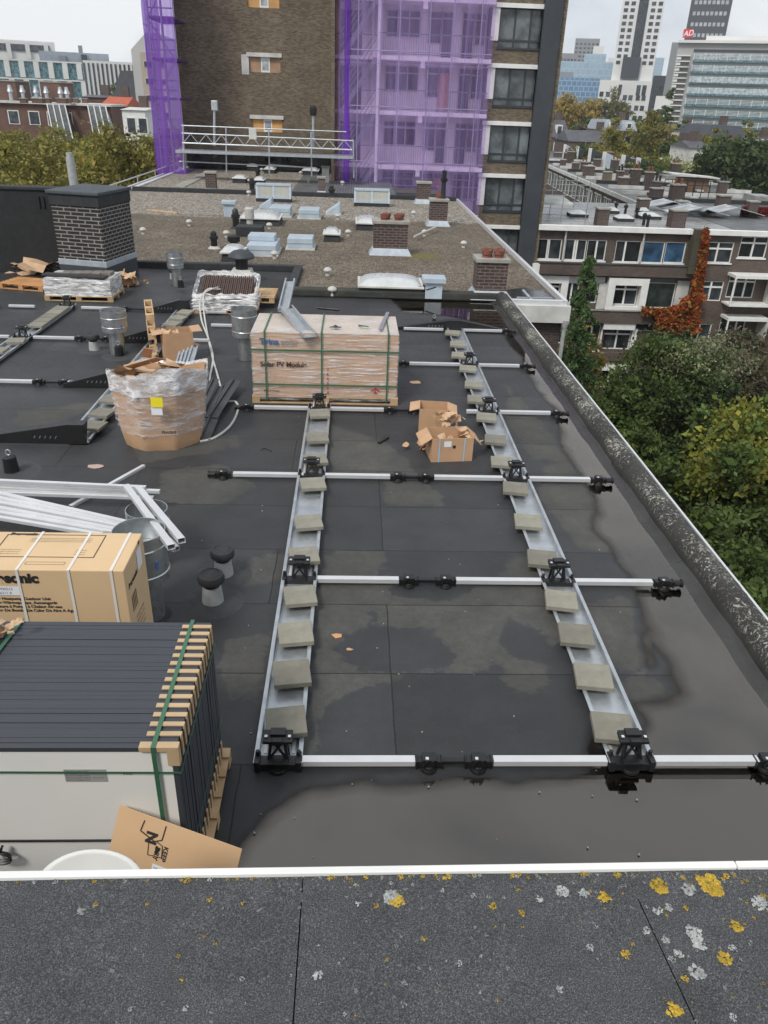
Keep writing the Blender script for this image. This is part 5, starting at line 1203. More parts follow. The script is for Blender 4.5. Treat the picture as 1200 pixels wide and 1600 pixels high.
for k,z in enumerate(zall):
    if z>14 : continue
    f0=z+.12
    MB().box(sxr,gxr+.05,YN+.45,YG-.002,z-.12,z+.1).build('gallery_slab',M_gal,tw,bevel=.01)
    MB().box(wx(655,150,YN+.4),wx(655,150,YN+.4)+.25,YN+.42,YG,z-.45,z-.12).build('slab_beam',M_gal,tw)
    MB().box(sxl+.2,sxr-.1,YN+1.2,YG-.002,z-.1,z+.08).build('stair_landing',M_gal,tw)
    # windows on the gallery wall
    dz=f0
    alt=k%2
    frames(tw,gxp(601),gxp(652),dz+1.0,dz+2.3,YG,[0,.33,.67,1],[0,.72,1],M_gfr,M_gnet)
    frames(tw,gxp(664),gxp(683),dz+.75,dz+2.3,YG,[0,1],[0,.78,1],M_gfr,M_gnet)
    frames(tw,gxp(684),gxp(700),dz+.02,dz+2.3,YG,[0,1],[0,.86,1],M_gfr,M_gnet,name='gallery_door')
    if alt: MB().box(gxp(684),gxp(700),YG-.12,YG-.085,dz+.05,dz+2.0).build('boarded_door',M_door,tw,label='salmon boarded door')
    frames(tw,gxp(715),gxp(733),dz+.02,dz+2.3,YG,[0,1],[0,.86,1],M_gfr,M_gnet,name='gallery_door')
    frames(tw,gxp(734),gxp(750),dz+.75,dz+2.3,YG,[0,1],[0,.78,1],M_gfr,M_gnet)
    MB().box(sxl+.5,sxl+1.7,YG-.08,YG-.002,dz,dz+2.2).build('stair_door',M_stairdk,tw)
    # balustrade
    yb=YN+.5; rl=MB(); rl.box(sxr,gxr,yb-.02,yb+.02,f0+1.02,f0+1.07).box(sxr,gxr,yb-.015,yb+.015,f0+.06,f0+.10)
    x=sxr+.1
    while x<gxr: rl.box(x-.009,x+.009,yb-.009,yb+.009,f0+.10,f0+1.02); x+=.13
    rl.build('balustrade',M_rail,tw)
    # stair flight
    x0,x1=sxl+.45,sxr-.3
    fl2=MB(); y_=YN+.8
    for dy in (0,.9): fl2.bar((x0,y_+dy,f0-.1),(x1,y_+dy,f0+st-.15),.05,.22,(0,1,0)) if False else fl2.hexa([(x0,y_+dy,f0-.15),(x0+.3,y_+dy,f0-.15),(x0+.3,y_+dy+.06,f0-.15),(x0,y_+dy+.06,f0-.15),(x1,y_+dy,f0+st-.2),(x1+.3,y_+dy,f0+st-.2),(x1+.3,y_+dy+.06,f0+st-.2),(x1,y_+dy+.06,f0+st-.2)])
    fl2.build('stair_stringer',M_rail,tw,kind=None)
    for q in (0,.35,.7): MB().bar((x0+.1,y_-.02,f0+.35+q),(x1+.1,y_-.02,f0+st+.3+q),.04).build('stair_handrail',M_rail,tw)
    MB().box(sxl+.2,sxr-.1,YN+1.18,YN+1.2,f0+.95,f0+1.0).build('landing_rail',M_rail,tw)
# right bay with white framed dark windows
rx0=wx(763,100,YR_); rx1=wx(853,100,YR_); M_winfr=pm('anthracite_frame',(.035,.043,.05),.45,var=.1)
lint=[(5,13),(100,108),(190,197),(272,279),(352,359)]
zl=[wz(800,a,YR_) for a,_ in lint]
stt=(zl[0]-zl[4])/4; zl=[zl[4]-2*stt,zl[4]-stt]+zl[::-1]+[zl[0]+stt,zl[0]+2*stt]
wall=MB(); o2=[]
wx0,wx1=rx0+.42,rx1-.2
for z in zl: o2.append((wx0,wx1,z-stt*.735,z-.22))
hol(wall,rx0,rx1,-14,TOP,YR_,YR_+.35,o2); wall.build('bay_wall',M_brickdk,tw)
for z in zl:
    MB().box(rx0-.05,wx1+.05,YR_-.14,YR_+.1,z-.22,z).build('lintel',M_white,tw,bevel=.01)
    MB().box(rx0,wx0,YR_-.06,YR_+.02,z-stt*.62,z-.222).build('white_pier',M_white,tw)
    frames(tw,wx0,wx1,z-stt*.735,z-.22,YR_+.2,[0,.34,.67,1],[0,.20,1],M_winfr,glassm('grey_bay_glass',(.10,.115,.12),.1,.35),.09)
    MB().box(wx0-.05,wx1+.05,YR_-.06,YR_+.12,z-stt*.735-.07,z-stt*.735).build('sill',M_winfr,tw)
MB().box(rx0,rx1,YR_+.9,YR_+10,-14,TOP).build('tower_core',M_dark,tw)
MB().box(rx0,rx0+.1,YR_+.35,YG+.3,-14,TOP).build('bay_side',M_brickdk,tw)
tx0,tx1=wx(853,0,YR_-.4),wx(882,0,YR_-.4)
q0=wx(806,413,YR_-.4); 
MB().box(rx1,tx0+.0,YR_-.1,YR_+.5,-14,TOP).build('brick_pier',M_brickdk,tw)
MB().box(tx0,tx1,YR_-.4,YR_+9,-14,TOP).build('grey_clad_shaft',M_darkgrey,tw,label='smooth dark grey clad vertical shaft')
MB().box(tx1,tx1+.28,YR_-.2,YR_+9,-14,TOP).build('brick_return',M_brickdk,tw)
# hanging net over the galleries
def netm(name,col,op):
    m,t,b,out=nodes(name); co=objco(t); mpn=t.nodes.new('ShaderNodeMapping'); mpn.inputs['Scale'].default_value=(2.4,1,.12); lk(t,co,mpn.inputs[0])
    n=noise(t,1.0,5,mpn.outputs[0]); sx_=t.nodes.new('ShaderNodeSeparateXYZ'); lk(t,co,sx_.inputs[0]); cb=t.nodes.new('ShaderNodeCombineXYZ'); lk(t,math_(t,'ADD',sx_.outputs[0],sx_.outputs[1]),cb.inputs[0]); lk(t,sx_.outputs[2],cb.inputs[1]); bk=t.nodes.new('ShaderNodeTexBrick'); lk(t,cb.outputs[0],bk.inputs['Vector']); bk.inputs['Scale'].default_value=1; bk.inputs['Brick Width'].default_value=2.57; bk.inputs['Row Height'].default_value=3.1; bk.inputs['Mortar Size'].default_value=.03; bk.offset=0; f=math_(t,'ADD',ramp(t,n,[(.3,op*.65),(.7,min(.9,op*1.4))]),math_(t,'MULTIPLY',bk.outputs['Fac'],.22))
    tr=t.nodes.new('ShaderNodeBsdfTransparent'); tr.inputs[0].default_value=(.90,.82,.985,1)
    df=t.nodes.new('ShaderNodeBsdfDiffuse'); lk(t,ramp(t,n,[(.3,tuple(c*.85 for c in col)),(.7,tuple(min(1,c*1.15) for c in col))]),df.inputs[0])
    tl=t.nodes.new('ShaderNodeBsdfTranslucent'); tl.inputs[0].default_value=tuple(col)+(1,)
    m1=t.nodes.new('ShaderNodeMixShader'); m1.inputs[0].default_value=.35; lk(t,df.outputs[0],m1.inputs[1]); lk(t,tl.outputs[0],m1.inputs[2])
    m2=t.nodes.new('ShaderNodeMixShader'); lk(t,f,m2.inputs[0]); lk(t,tr.outputs[0],m2.inputs[1]); lk(t,m1.outputs[0],m2.inputs[2]); lk(t,m2.outputs[0],out.inputs[0])
    return m
M_net=netm('purple_debris_net',(.46,.34,.70),.29); M_netd=netm('dense_purple_net',(.20,.06,.50),.80)
def netsheet(x0,x1,y0,y1,z0,z1,par,m,amp=.12,name='net',nu=60,nz_=40,wl=5):
    mb=MB(); dx,dy=x1-x0,y1-y0; L_=math.hypot(dx,dy); nx_,ny_=-dy/L_,dx/L_
    for j in range(nz_+1):
        for i in range(nu+1):
            u=i/nu; z=z0+(z1-z0)*j/nz_; o=amp*math.sin(u*L_*wl+.3*math.sin(z*.7)+j*.05)*(.5+.5*math.sin(z*.9+u*3))+amp*.4*math.sin(u*L_*2.3*wl+z)
            mb.v.append((x0+dx*u+nx_*o,y0+dy*u+ny_*o,z))
    for j in range(nz_):
        for i in range(nu): q=j*(nu+1)+i; mb.f.append((q,q+1,q+nu+2,q+nu+1))
    return mb.build(name,m,par,smooth=True)
nt_=thing('debris_netting','translucent purple debris netting hanging in front of the open galleries','netting',(wx(650,200,YN),YN,0))
netsheet(wx(545,150,YN),gxr+.02,YN,YN,-1.5,TOP,nt_,M_net,.05)
netsheet(wx(541,150,YN)-.12,wx(545,150,YN)+.05,YN-.1,YN-.05,-.3,TOP,nt_,M_netd,.06,'bunched_net',6)
netsheet(bxr+.1,wx(541,150,YN),YN+1.2,YN-.1,-.3,TOP,nt_,M_net,.06,'side_net',12)
MB().box(wx(524,150,YN)-.02,wx(524,150,YN)+.10,YN+1.6,YN+1.64,0,TOP).build('orange_batten',M_ply,nt_)
for px in (558,592,620,665,700,741): x=wx(px,180,YN+.2); MB().cyl((x,YN+.15,-1),(x,YN+.15,TOP),.035,n=8).build('scaffold_tube',M_galv,nt_)
for z in zall: 
    if z<14: MB().cyl((wx(545,150,YN),YN+.1,z+.3),(gxr,YN+.1,z+.3),.03,n=8).build('scaffold_tube',M_galv,nt_)
# left scaffold wrapped in purple net
sc=thing('netted_scaffold','tall scaffold wrapped in dense purple netting on the left side of the brick tower','scaffold',(-12,50,-14))
ax0,ax1=wx(238,150,50.9),wx(282,150,50.9)
for y in (51.,54.6):
    for x in (ax0+.15,ax1-.75): MB().cyl((x,y,-14),(x,y,TOP),.05,n=8).build('standard',M_galv,sc)
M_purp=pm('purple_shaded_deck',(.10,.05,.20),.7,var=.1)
z=-10
k=0
while z<14:
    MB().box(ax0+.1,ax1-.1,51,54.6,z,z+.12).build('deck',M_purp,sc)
    for h in (.5,1.0): MB().cyl((ax0+.1,51,z+h),(ax1-.1,51,z+h),.035,n=6).build('ledger',M_rail,sc)
    MB().cyl((ax0+.1,50.98,z),(ax1-.1,50.98,z+2),.035,n=6).build('brace',M_rail,sc) if k%2 else MB().cyl((ax1-.1,50.98,z),(ax0+.1,50.98,z+2),.035,n=6).build('brace',M_rail,sc)
    z+=2.0;k+=1
netsheet(ax0-.1,ax1,50.7,50.8,-1.2,TOP,sc,netm('purple_scaffold_net',(.30,.13,.62),.48),.10,'net',16,60,3)
netsheet(ax0-.2,ax0-.1,54.9,50.7,-6,TOP,sc,MATS.get('x') or netm('purple_side_net',(.28,.12,.60),.60),.10,'net',12,60,3)
# working platform in front of the blind wall
YS=47.5
pf=thing('scaffold_platform','long silver lattice beam platform on posts at the foot of the brick tower','scaffold',(wx(415,250,YS),YS,0))
def sz(py,px=415): return wz(px,py,YS)
def lineP(x0,y0,x1,y1): return (W(x0,y0,YS),W(x1,y1,YS))
def tubeP(x0,y0,x1,y1,r=.03,dy=0,m=M_galv,name='tube'):
    a,b_=lineP(x0,y0,x1,y1); MB().cyl((a[0],YS+dy,a[2]),(b_[0],YS+dy,b_[2]),r,n=8).build(name,m,pf)
tubeP(284,196,541,206); tubeP(284,208,552,220,.035,name='beam_chord'); tubeP(285,223,550,234,.04,name='beam_chord')
n=22
for i in range(n):
    x0=286+(550-286)*i/n; x1=286+(550-286)*(i+1)/n; ya=209+12*i/n; yb2=223.5+10.5*(i+1)/n
    if i%2: tubeP(x0,209+11*i/n,x1,224+10*i/n,.018,name='lattice_bar')
    else: tubeP(x0,224+10*i/n,x1,209+11*i/n,.018,name='lattice_bar')
a,b_=lineP(277,236,552,246)
MB().hexa([(a[0],YS-.5,a[2]-.06),(b_[0],YS-.5,b_[2]-.06),(b_[0],YS+.9,b_[2]-.06),(a[0],YS+.9,a[2]-.06),(a[0],YS-.5,a[2]+.08),(b_[0],YS-.5,b_[2]+.08),(b_[0],YS+.9,b_[2]+.08),(a[0],YS+.9,a[2]+.08)]).build('platform_deck',M_galv,pf)
tubeP(280,252,486,262); tubeP(420,257,486,262,.03)
for px,t_,b2 in ((286,194,266),(353,200,270),(420,202,272),(486,206,275),(552,218,278)): tubeP(px,t_,px+1,b2,.04,name='post')
for px,t_,b2,lab in ((334,157,228,'square'),(489,165,230,'round')):
    tubeP(px,t_+12,px,b2,.07,.2,M_galv,'lamp_post')
    a=W(px,t_,YS); b_=W(px,t_+16,YS)
    if lab=='square': MB().box(a[0]-.17,a[0]+.17,YS+.05,YS+.35,b_[2],a[2]).build('lamp_head',M_galv,pf,bevel=.03)
    else: MB().lathe(a[0],YS+.2,[(.16,b_[2]),(.2,b_[2]+.2),(.2,a[2]-.1),(.1,a[2])],12).build('lamp_head',M_black,pf,smooth=True)
a=W(395,208,YS-.6); MB().box(a[0]-.2,a[0]+.2,YS-.7,YS-.6,a[2]-.3,a[2]+.25).build('notice_board',M_whited,pf)
# ---------------- ground, courtyard terraces ----------------
ZGR=-14.
m,t,b,out=nodes('garden_ground'); co=objco(t)
c=ramp(t,noise(t,.15,6,co,.6),[(.35,(.035,.045,.02)),(.55,(.07,.075,.05)),(.7,(.12,.115,.10))]); lk(t,c,b.inputs['Base Color']); b.inputs['Roughness'].default_value=.95
MB().poly([(-3500,-300,ZGR),(3500,-300,ZGR),(3500,5500,ZGR),(-3500,5500,ZGR)]).build('ground',m,kind='structure')
MB().poly([(-24,20,ZGR+.01),(-12.2,20,ZGR+.01),(-12.2,220,ZGR+.01),(-24,220,ZGR+.01)]).build('road',pm('asphalt',(.055,.055,.055),.85,var=.2,scale=1),kind='structure')
YT=50.
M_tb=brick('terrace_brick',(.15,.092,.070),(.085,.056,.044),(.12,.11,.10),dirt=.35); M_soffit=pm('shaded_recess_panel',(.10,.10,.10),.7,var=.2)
M_curt=glassm('blue_curtained_glass',(.035,.09,.17),.2,.25); M_flat=pm('wet_flat_roof',(.24,.24,.23),.3,var=.55,scale=.45,bs=.2,bscale=3); M_flatd=pm('dark_flat_roof',(.085,.088,.09),.45,var=.35,scale=.5)
M_pv=glassm('pale_solar_glass',(.30,.32,.34),.22,.1)
te=thing('terraced_houses','four storey brown brick terrace with white window frames facing the courtyard','building',(20,50,ZGR))
def q(zx,zy): return (820+zx/3.158,220+zy/3.158)
def R2(a,b_,c,d,Y=YT):
    p0=q(a,b_);p1=q(c,d); xm0=wx(p0[0],(p0[1]+p1[1])/2,Y) ; xm1=wx(p1[0],(p0[1]+p1[1])/2,Y); pm_=((p0[0]+p1[0])/2)
    return xm0,xm1,wz(pm_,p1[1],Y),wz(pm_,p0[1],Y)
wins=[]
def T_(a,b_,c,d,cols=(0,.5,1),rows=(0,1),g=None,fr=None,fw=.10,lab=None): wins.append((R2(a,b_,c,d),cols,rows,g or M_glass,fr or M_white,fw,lab))
T_(50,484,180,586,(0,.48,.52,1)); T_(197,487,302,590,(0,.45,.55,1)); T_(305,490,400,592); T_(445,494,572,600,(0,.38,1)); T_(580,498,686,604,(0,1),g=M_curt,lab='blue curtained window'); T_(690,500,790,604,(0,1),g=M_curt,lab='blue curtained window')
T_(875,500,1025,602,(0,.5,1),(0,.68,1)); T_(1060,474,1195,578,(0,.5,1),(0,.7,1))
T_(80,700,172,775,(0,.5,1),(0,.75,1)); T_(195,700,262,815); T_(290,695,358,800,(0,1))
T_(430,708,555,810,(0,.5,1),(0,.75,1)); T_(590,700,738,826,(0,1),g=M_glassgreen)
T_(855,693,975,790,(0,.5,1),(0,.7,1)); T_(1000,668,1135,775,(0,.28,.64,1),(0,.75,1))
T_(285,890,370,1028); T_(385,925,520,1028,(0,.5,1),(0,.72,1)); T_(545,905,690,940,(0,1))
T_(800,903,915,990,(0,.5,1)); T_(960,872,1085,960,(0,.33,.66,1)); T_(356,1128,470,1218,(0,.5,1)); T_(455,1296,505,1338,(0,1)); T_(345,1292,420,1345,(0,.5,1))
T_(585,1120,690,1220); T_(800,1110,900,1200); T_(150,900,260,1000); T_(150,1110,260,1210)
X0t,X1t=wx(835,400,YT),31.5
zev=-2.33
# brick face split round the openings
us=sorted(set([X0t,X1t]+[w_[0][0] for w_ in wins]+[w_[0][1] for w_ in wins])); zs=sorted(set([ZGR,zev]+[w_[0][2] for w_ in wins]+[w_[0][3] for w_ in wins]))
mb=MB()
for a,b_ in zip(us,us[1:]):
    if b_-a<1e-4: continue
    z0=None
    for c,d in zip(zs,zs[1:]):
        cx,cz=(a+b_)/2,(c+d)/2; hole=any(w_[0][0]<cx<w_[0][1] and w_[0][2]<cz<w_[0][3] for w_ in wins)
        if hole:
            if z0 is not None: mb.box(a,b_,YT,YT+.3,z0,c); z0=None
        elif z0 is None: z0=c
    if z0 is not None: mb.box(a,b_,YT,YT+.3,z0,zs[-1])
mb.build('brick_wall',M_tb,te)
for (x0,x1,z0,z1),cols,rows,g,fm,fw,lab in wins: frames(te,x0,x1,z0,z1,YT+.16,cols,rows,fm,g,fw,lab=lab,t_=.12)
for (x0,x1,z0,z1),*_ in wins[:8]: MB().box(x0-.08,x1+.08,YT-.08,YT+.15,z0-.08,z0).build('sill',M_white,te)
MB().box(X0t,X1t,YT+.6,YT+.7,ZGR,zev-.3).build('dark_interior_sheet',M_dark,te)  # near-black sheet added behind the windows, its colour stands for unlit rooms
MB().box(X0t,X1t,YT-.35,YT+.0,zev,zev+.32).build('fascia',M_white,te,bevel=.02)
MB().prism([(X0t,YT+.0),(X1t,YT+.0),(X1t,64),(X0t,64)],zev+.05,zev+.28).build('flat_roof',M_flat,te)
MB().prism([(X0t+12.6,YT+.2),(X1t,YT+.2),(X1t,64.2),(X0t+12.6,64.2)],zev+.28,zev+.30).build('roof_covering',M_flatd,te)
MB().box(X1t-.01,X1t+12,YT+3,75,ZGR,zev-.2).build('rear_block',M_tb,te)
# projecting balcony parapets
def band(a,b_,c,d,dep,m=M_tb,name='balcony_parapet',lab=None):
    x0,x1,z0,z1=R2(a,b_,c,d); MB().box(x0,x1,YT-dep,YT-.002,z0,z1).build(name,m,te,label=lab)
    return x0,x1,z0,z1
r_=band(60,603,840,660,.55); MB().box(r_[0],r_[1],YT-.62,YT-.54,r_[3],r_[3]+.08).build('coping',M_flatd,te)
r_=band(205,830,650,890,.55); MB().box(r_[0],r_[1],YT-.62,YT-.54,r_[3],r_[3]+.08).build('coping',M_conc,te)
band(330,1040,520,1080,.35)
def panel(a,b_,c,d,dep=.12,m=M_white,name='white_panel'):
    x0,x1,z0,z1=R2(a,b_,c,d)
    inner=[w_[0] for w_ in wins if w_[0][0]>x0-.05 and w_[0][1]<x1+.05 and w_[0][2]>z0-.3 and w_[0][3]<z1+.05]
    mb=MB()
    if inner:
        u0=min(i[0] for i in inner)-.02;u1=max(i[1] for i in inner)+.02;c0=min(i[2] for i in inner)-.02;c1=max(i[3] for i in inner)+.02
        if u0>x0: mb.box(x0,u0,YT-dep,YT-.003,z0,z1)
        if u1<x1: mb.box(u1,x1,YT-dep,YT-.003,z0,z1)
        if c1<z1: mb.box(max(u0,x0),min(u1,x1),YT-dep,YT-.003,c1,z1)
        if c0>z0: mb.box(max(u0,x0),min(u1,x1),YT-dep,YT-.003,z0,c0)
    else: mb.box(x0,x1,YT-dep,YT-.003,z0,z1)
    mb.build(name,m,te)
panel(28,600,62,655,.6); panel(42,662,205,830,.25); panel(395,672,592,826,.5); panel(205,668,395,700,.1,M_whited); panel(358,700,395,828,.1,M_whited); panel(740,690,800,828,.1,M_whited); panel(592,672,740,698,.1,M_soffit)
panel(270,885,378,1040,.15); panel(380,893,535,924,.45); panel(520,924,545,1030,.2); panel(355,1098,492,1127,.35); panel(470,1127,492,1220,.3,M_whited)
# loggias on the right wing
for (a,b_,c,d) in ((985,650,1200,800),(950,855,1150,995)):
    x0,x1,z0,z1=R2(a,b_,c,d)
    MB().box(x0,x1,YT-1.2,YT-.003,z1-.18,z1).build('loggia_roof',M_white,te); MB().box(x0,x1,YT-1.2,YT-.003,z0,z0+.10).build('loggia_floor',M_white,te); MB().box(x1-.14,x1,YT-1.2,YT-.003,z0+.1,z1-.18).build('loggia_side',M_whited,te)
    MB().box(x0,x1-.14,YT-1.2,YT-1.12,z0+.1,z0+.16).box(x0,x0+.08,YT-1.2,YT-1.12,z0+.16,z1-.18).build('loggia_frame',M_white,te)
x0,x1,z0,z1=R2(975,1035,1130,1120); 
for k in range(5): u=x0+(x1-x0)*k/4; MB().bar((u,YT-1.6,z0),(u,YT-.01,z1),.07).build('greenhouse_bar',M_whited,te)
MB().hexa([(x0,YT-1.55,z0-.02),(x1,YT-1.55,z0-.02),(x1,YT-.02,z1-.04),(x0,YT-.02,z1-.04),(x0,YT-1.55,z0),(x1,YT-1.55,z0),(x1,YT-.02,z1-.02),(x0,YT-.02,z1-.02)]).build('greenhouse_roof',glassm('greenhouse_glass',(.12,.14,.14)),te)
MB().box(x0,x1,YT-1.6,YT-1.5,z0-.12,z0-.02).box(x0,x0+.1,YT-1.6,YT-1.5,z0-2,z0-.12).box(x1-.1,x1,YT-1.6,YT-1.5,z0-2,z0-.12).build('greenhouse_frame',M_whited,te)
# pier, downpipes, red gable
x0,x1,z0,z1=R2(805,440,872,600); MB().box(x0,x1,YT-.75,YT-.003,z0-.6,z1+.1).build('brick_pier',brick('mossy_brick',(.10,.085,.05),(.06,.05,.035),(.09,.085,.06)),te)
for a,b_,c,d in ((190,440,198,590),(572,450,582,600)):
    x0,x1,z0,z1=R2(a,b_,c,d); MB().cyl(((x0+x1)/2,YT-.1,z0),((x0+x1)/2,YT-.1,z1),.06).lathe((x0+x1)/2,YT-.1,[(.06,z1-.1),(.15,z1+.15),(.15,z1+.2)],10).build('drainpipe',M_whited,te)
x0,x1,z0,z1=R2(358,890,368,1340); MB().cyl((x0,YT-.15,ZGR),(x0,YT-.15,z1),.05,n=8).build('drainpipe',pm('maroon_pipe',(.10,.03,.04),.5),te)
x0,x1,z0,z1=R2(1120,770,1210,1080); MB().hexa([(x0-.6,YT-2.2,ZGR),(x1+3,YT-2.2,ZGR),(x1+3,YT-1.3,ZGR),(x0-.6,YT-1.3,ZGR),(x0+.9,YT-2.2,z1),(x1+3,YT-2.2,z1),(x1+3,YT-1.3,z1),(x0+.9,YT-1.3,z1)]).build('red_gable',brick('deep_red_brick',(.13,.03,.022),(.08,.02,.017),(.10,.05,.04)),te)
# roof furniture on the terrace
ZR=zev+.28
def rchim(l,r,pb,pt,lab,m=M_brickred,pots=2,z=ZR,dep=1.0):
    chim(l,r,pb,pt,lab,0,dep,lead=False,zb=z,m=m)
for i,(l,r,pb,pt,lab) in enumerate(((932,950,352,325,'squat reddish chimney on the front terrace roof'),(997,1013,333,310,'brown chimney at the middle of the front terrace roof'),(1048,1070,356,328,'chimney with rough cap left of the pale roof pads'),(1059,1075,331,314,'chimney just behind the rough capped one'),(1122,1139,327,305,'red brown chimney right of the pale roof pads'),(1168,1182,339,314,'chimney at the right photo border beside the red vine'))): rchim(l,r,pb,pt,lab)
def small(px,py,s,lab):
    x,y,_=G(px,py,ZR); T=thing('roof_light',lab,'roof light',(x,y,ZR),'small roof lights on the terrace roof'); MB().box(x-s,x+s,y-s,y+s,ZR,ZR+.2).build('curb',M_bitumen,T); MB().hexa([(x-s,y-s,ZR+.2),(x+s,y-s,ZR+.2),(x+s,y+s,ZR+.2),(x-s,y+s,ZR+.2),(x-s*.4,y-s*.4,ZR+.4),(x+s*.4,y-s*.4,ZR+.4),(x+s*.4,y+s*.4,ZR+.4),(x-s*.4,y+s*.4,ZR+.4)]).build('dome',M_dome,T)
for px,py,s,l in ((974,345,.55,'front'),(1012,341,.7,'right'),(955,333,.45,'left back'),(902,338,.6,'far left'),(1003,333,.4,'small rear')): small(px,py,s,'%s white pyramid roof light on the pale terrace roof'%l)
for px,py,l in ((961,333,'left'),(976,337,'centre left'),(994,341,'dark tall'),(1005,352,'front left'),(1011,355,'front right')):
    x,y,_=G(px,py,ZR); MB().lathe(x,y,[(.10,ZR),(.09,ZR+.5),(.15,ZR+.52),(.15,ZR+.65),(.05,ZR+.75)],10).build('roof_vent',M_black,smooth=True,label='%s thin black vent on the pale terrace roof'%l,cat='vent')
for i,(px,py) in enumerate(((1042,328),(1070,330),(1085,338),(1140,338))):
    x,y,_=G(px,py,ZR); T=thing('solar_panel_pair','%s of four pale tilted solar panel pairs on the dark roof, from the left'%ORD[i],'solar panels',(x,y,ZR),'tilted pale panels on the terrace roof')
    for s in (-1,1): MB().hexa([(x,y-1.1,ZR+.65),(x+s*2.0,y-1.1,ZR+.2),(x+s*2.0,y+1.1,ZR+.2),(x,y+1.1,ZR+.65),(x,y-1.1,ZR+.70),(x+s*2.0,y-1.1,ZR+.25),(x+s*2.0,y+1.1,ZR+.25),(x,y+1.1,ZR+.70)]).build('panel',M_pv,T)
# vine, conifers and leafy helper
def leaves(P,size,name,m,par=None,up=0.,aspect=.6,seed=1,**kw):
    n=len(P); r=np.random.RandomState(seed); a=r.normal(size=(n,3)); a[:,2]+=up; a/=np.linalg.norm(a,axis=1)[:,None]; c=r.normal(size=(n,3)); u=np.cross(a,c); u/=np.linalg.norm(u,axis=1)[:,None]; v=np.cross(a,u)
    s=(size*np.clip(r.lognormal(-.12,.42,n),.35,2.3))[:,None]; u=u*s; v=v*s*aspect
    org=np.array(ORG[par.name]) if par is not None else np.array([P[:,0].mean(),P[:,1].mean(),P[:,2].min()])
    Q=P-org; V=np.stack([Q-u,Q-v,Q+u,Q+v],1).reshape(-1,3)
    me=bpy.data.meshes.new(name); me.vertices.add(4*n); me.vertices.foreach_set('co',V.ravel().astype(np.float32)); me.loops.add(4*n); me.loops.foreach_set('vertex_index',np.arange(4*n)); me.polygons.add(n); me.polygons.foreach_set('loop_start',np.arange(0,4*n,4)); me.update(); me.materials.append(m)
    o=bpy.data.objects.new(name,me); COL.objects.link(o)
    if par is not None: o.parent=par
    else: o.location=org
    ORG[o.name]=Vector(org); tag(o,**kw); return o
L_red=leafm('red_vine_leaves',[(.30,.03,.02),(.42,.08,.02),(.38,.16,.03),(.14,.13,.03)],clump=1.)
L_olive=leafm('olive_autumn_leaves',[(.14,.15,.035),(.21,.21,.05),(.27,.25,.06),(.29,.22,.05)],clump=.4)
L_green=leafm('green_leaves',[(.055,.09,.022),(.085,.13,.032),(.12,.16,.04)],clump=.6)
L_dark=leafm('dark_green_leaves',[(.035,.06,.02),(.055,.09,.028),(.085,.115,.038)],clump=.7)
L_yel=leafm('yellow_green_leaves',[(.13,.17,.03),(.20,.22,.04),(.27,.25,.04),(.10,.14,.03)],clump=.8)
L_gold=leafm('golden_leaves',[(.36,.22,.04),(.42,.30,.06),(.22,.18,.05),(.14,.14,.05)],clump=.1)
L_con=leafm('conifer_needles',[(.06,.12,.04),(.10,.18,.06),(.15,.23,.08)],clump=1.2)
L_grey=leafm('greyish_shrub_leaves',[(.09,.08,.05),(.14,.11,.07),(.10,.12,.05)],clump=.8)
L_cream=leafm('cream_vine_flowers',[(.34,.33,.22),(.20,.22,.11),(.09,.13,.04)],clump=2.)
M_bark=pm('tree_bark',(.07,.055,.04),.9,var=.3,scale=3,bs=.5,bscale=20)
r=np.random.RandomState(3)
def vine():
    pts=[]
    path=[(1103,362,4),(1101,385,5),(1098,410,6),(1093,435,7),(1089,455,9),(1084,472,15),(1072,490,26),(1060,502,26),(1066,520,14)]
    for (a,b_) in zip(path,path[1:]):
        n=1700
        t_=r.rand(n); px=a[0]+(b_[0]-a[0])*t_+r.normal(size=n)*(a[2]+(b_[2]-a[2])*t_)*.5; py=a[1]+(b_[1]-a[1])*t_+r.normal(size=n)*3
        pts.append(np.stack([px,py],1))
    n=700; pts.append(np.stack([r.uniform(1003,1060,n),486+r.normal(size=n)*2.5],1))
    P=np.concatenate(pts); P=P[(P[:,1]<462)&(np.abs(P[:,0]-1100+(P[:,1]-362)*.12)<9)|(P[:,1]>=462)]; k=9000; u_=r.rand(k); v_=r.rand(k); Q=np.stack([1093-(12+56*np.clip((v_*60)/34,0,1)**1.3)*u_+3*np.sin(v_*30),458+v_*64],1); P=np.concatenate([P[P[:,1]<470],Q]); n2=900; P=np.concatenate([P,np.stack([r.uniform(1003,1060,n2),486+r.normal(size=n2)*2.5],1)]); Y=YT-.72-np.abs(r.normal(size=len(P)))*.15
    return np.array([W(a,b_,y) for (a,b_),y in zip(P,Y)])
leaves(vine(),.10,'climbing_vine',L_red,label='red and orange climbing vine on the terrace pier and balcony',cat='vine')
P=np.array([W(1160+60*r.rand(),325+28*r.rand(),58) for _ in range(2500)]); leaves(P,.14,'red_creeper',leafm('crimson_leaves',[(.25,.03,.035),(.35,.05,.05),(.15,.03,.02)]),label='crimson creeper on the roof wall at the right border',cat='vine')
MB().box(wx(1160,330,58.2),wx(1160,330,58.2)+6,58.2,58.5,ZR,wz(1165,322,58.2)).build('roof_wall',M_tb,label='brick roof wall behind the crimson creeper',cat='wall')
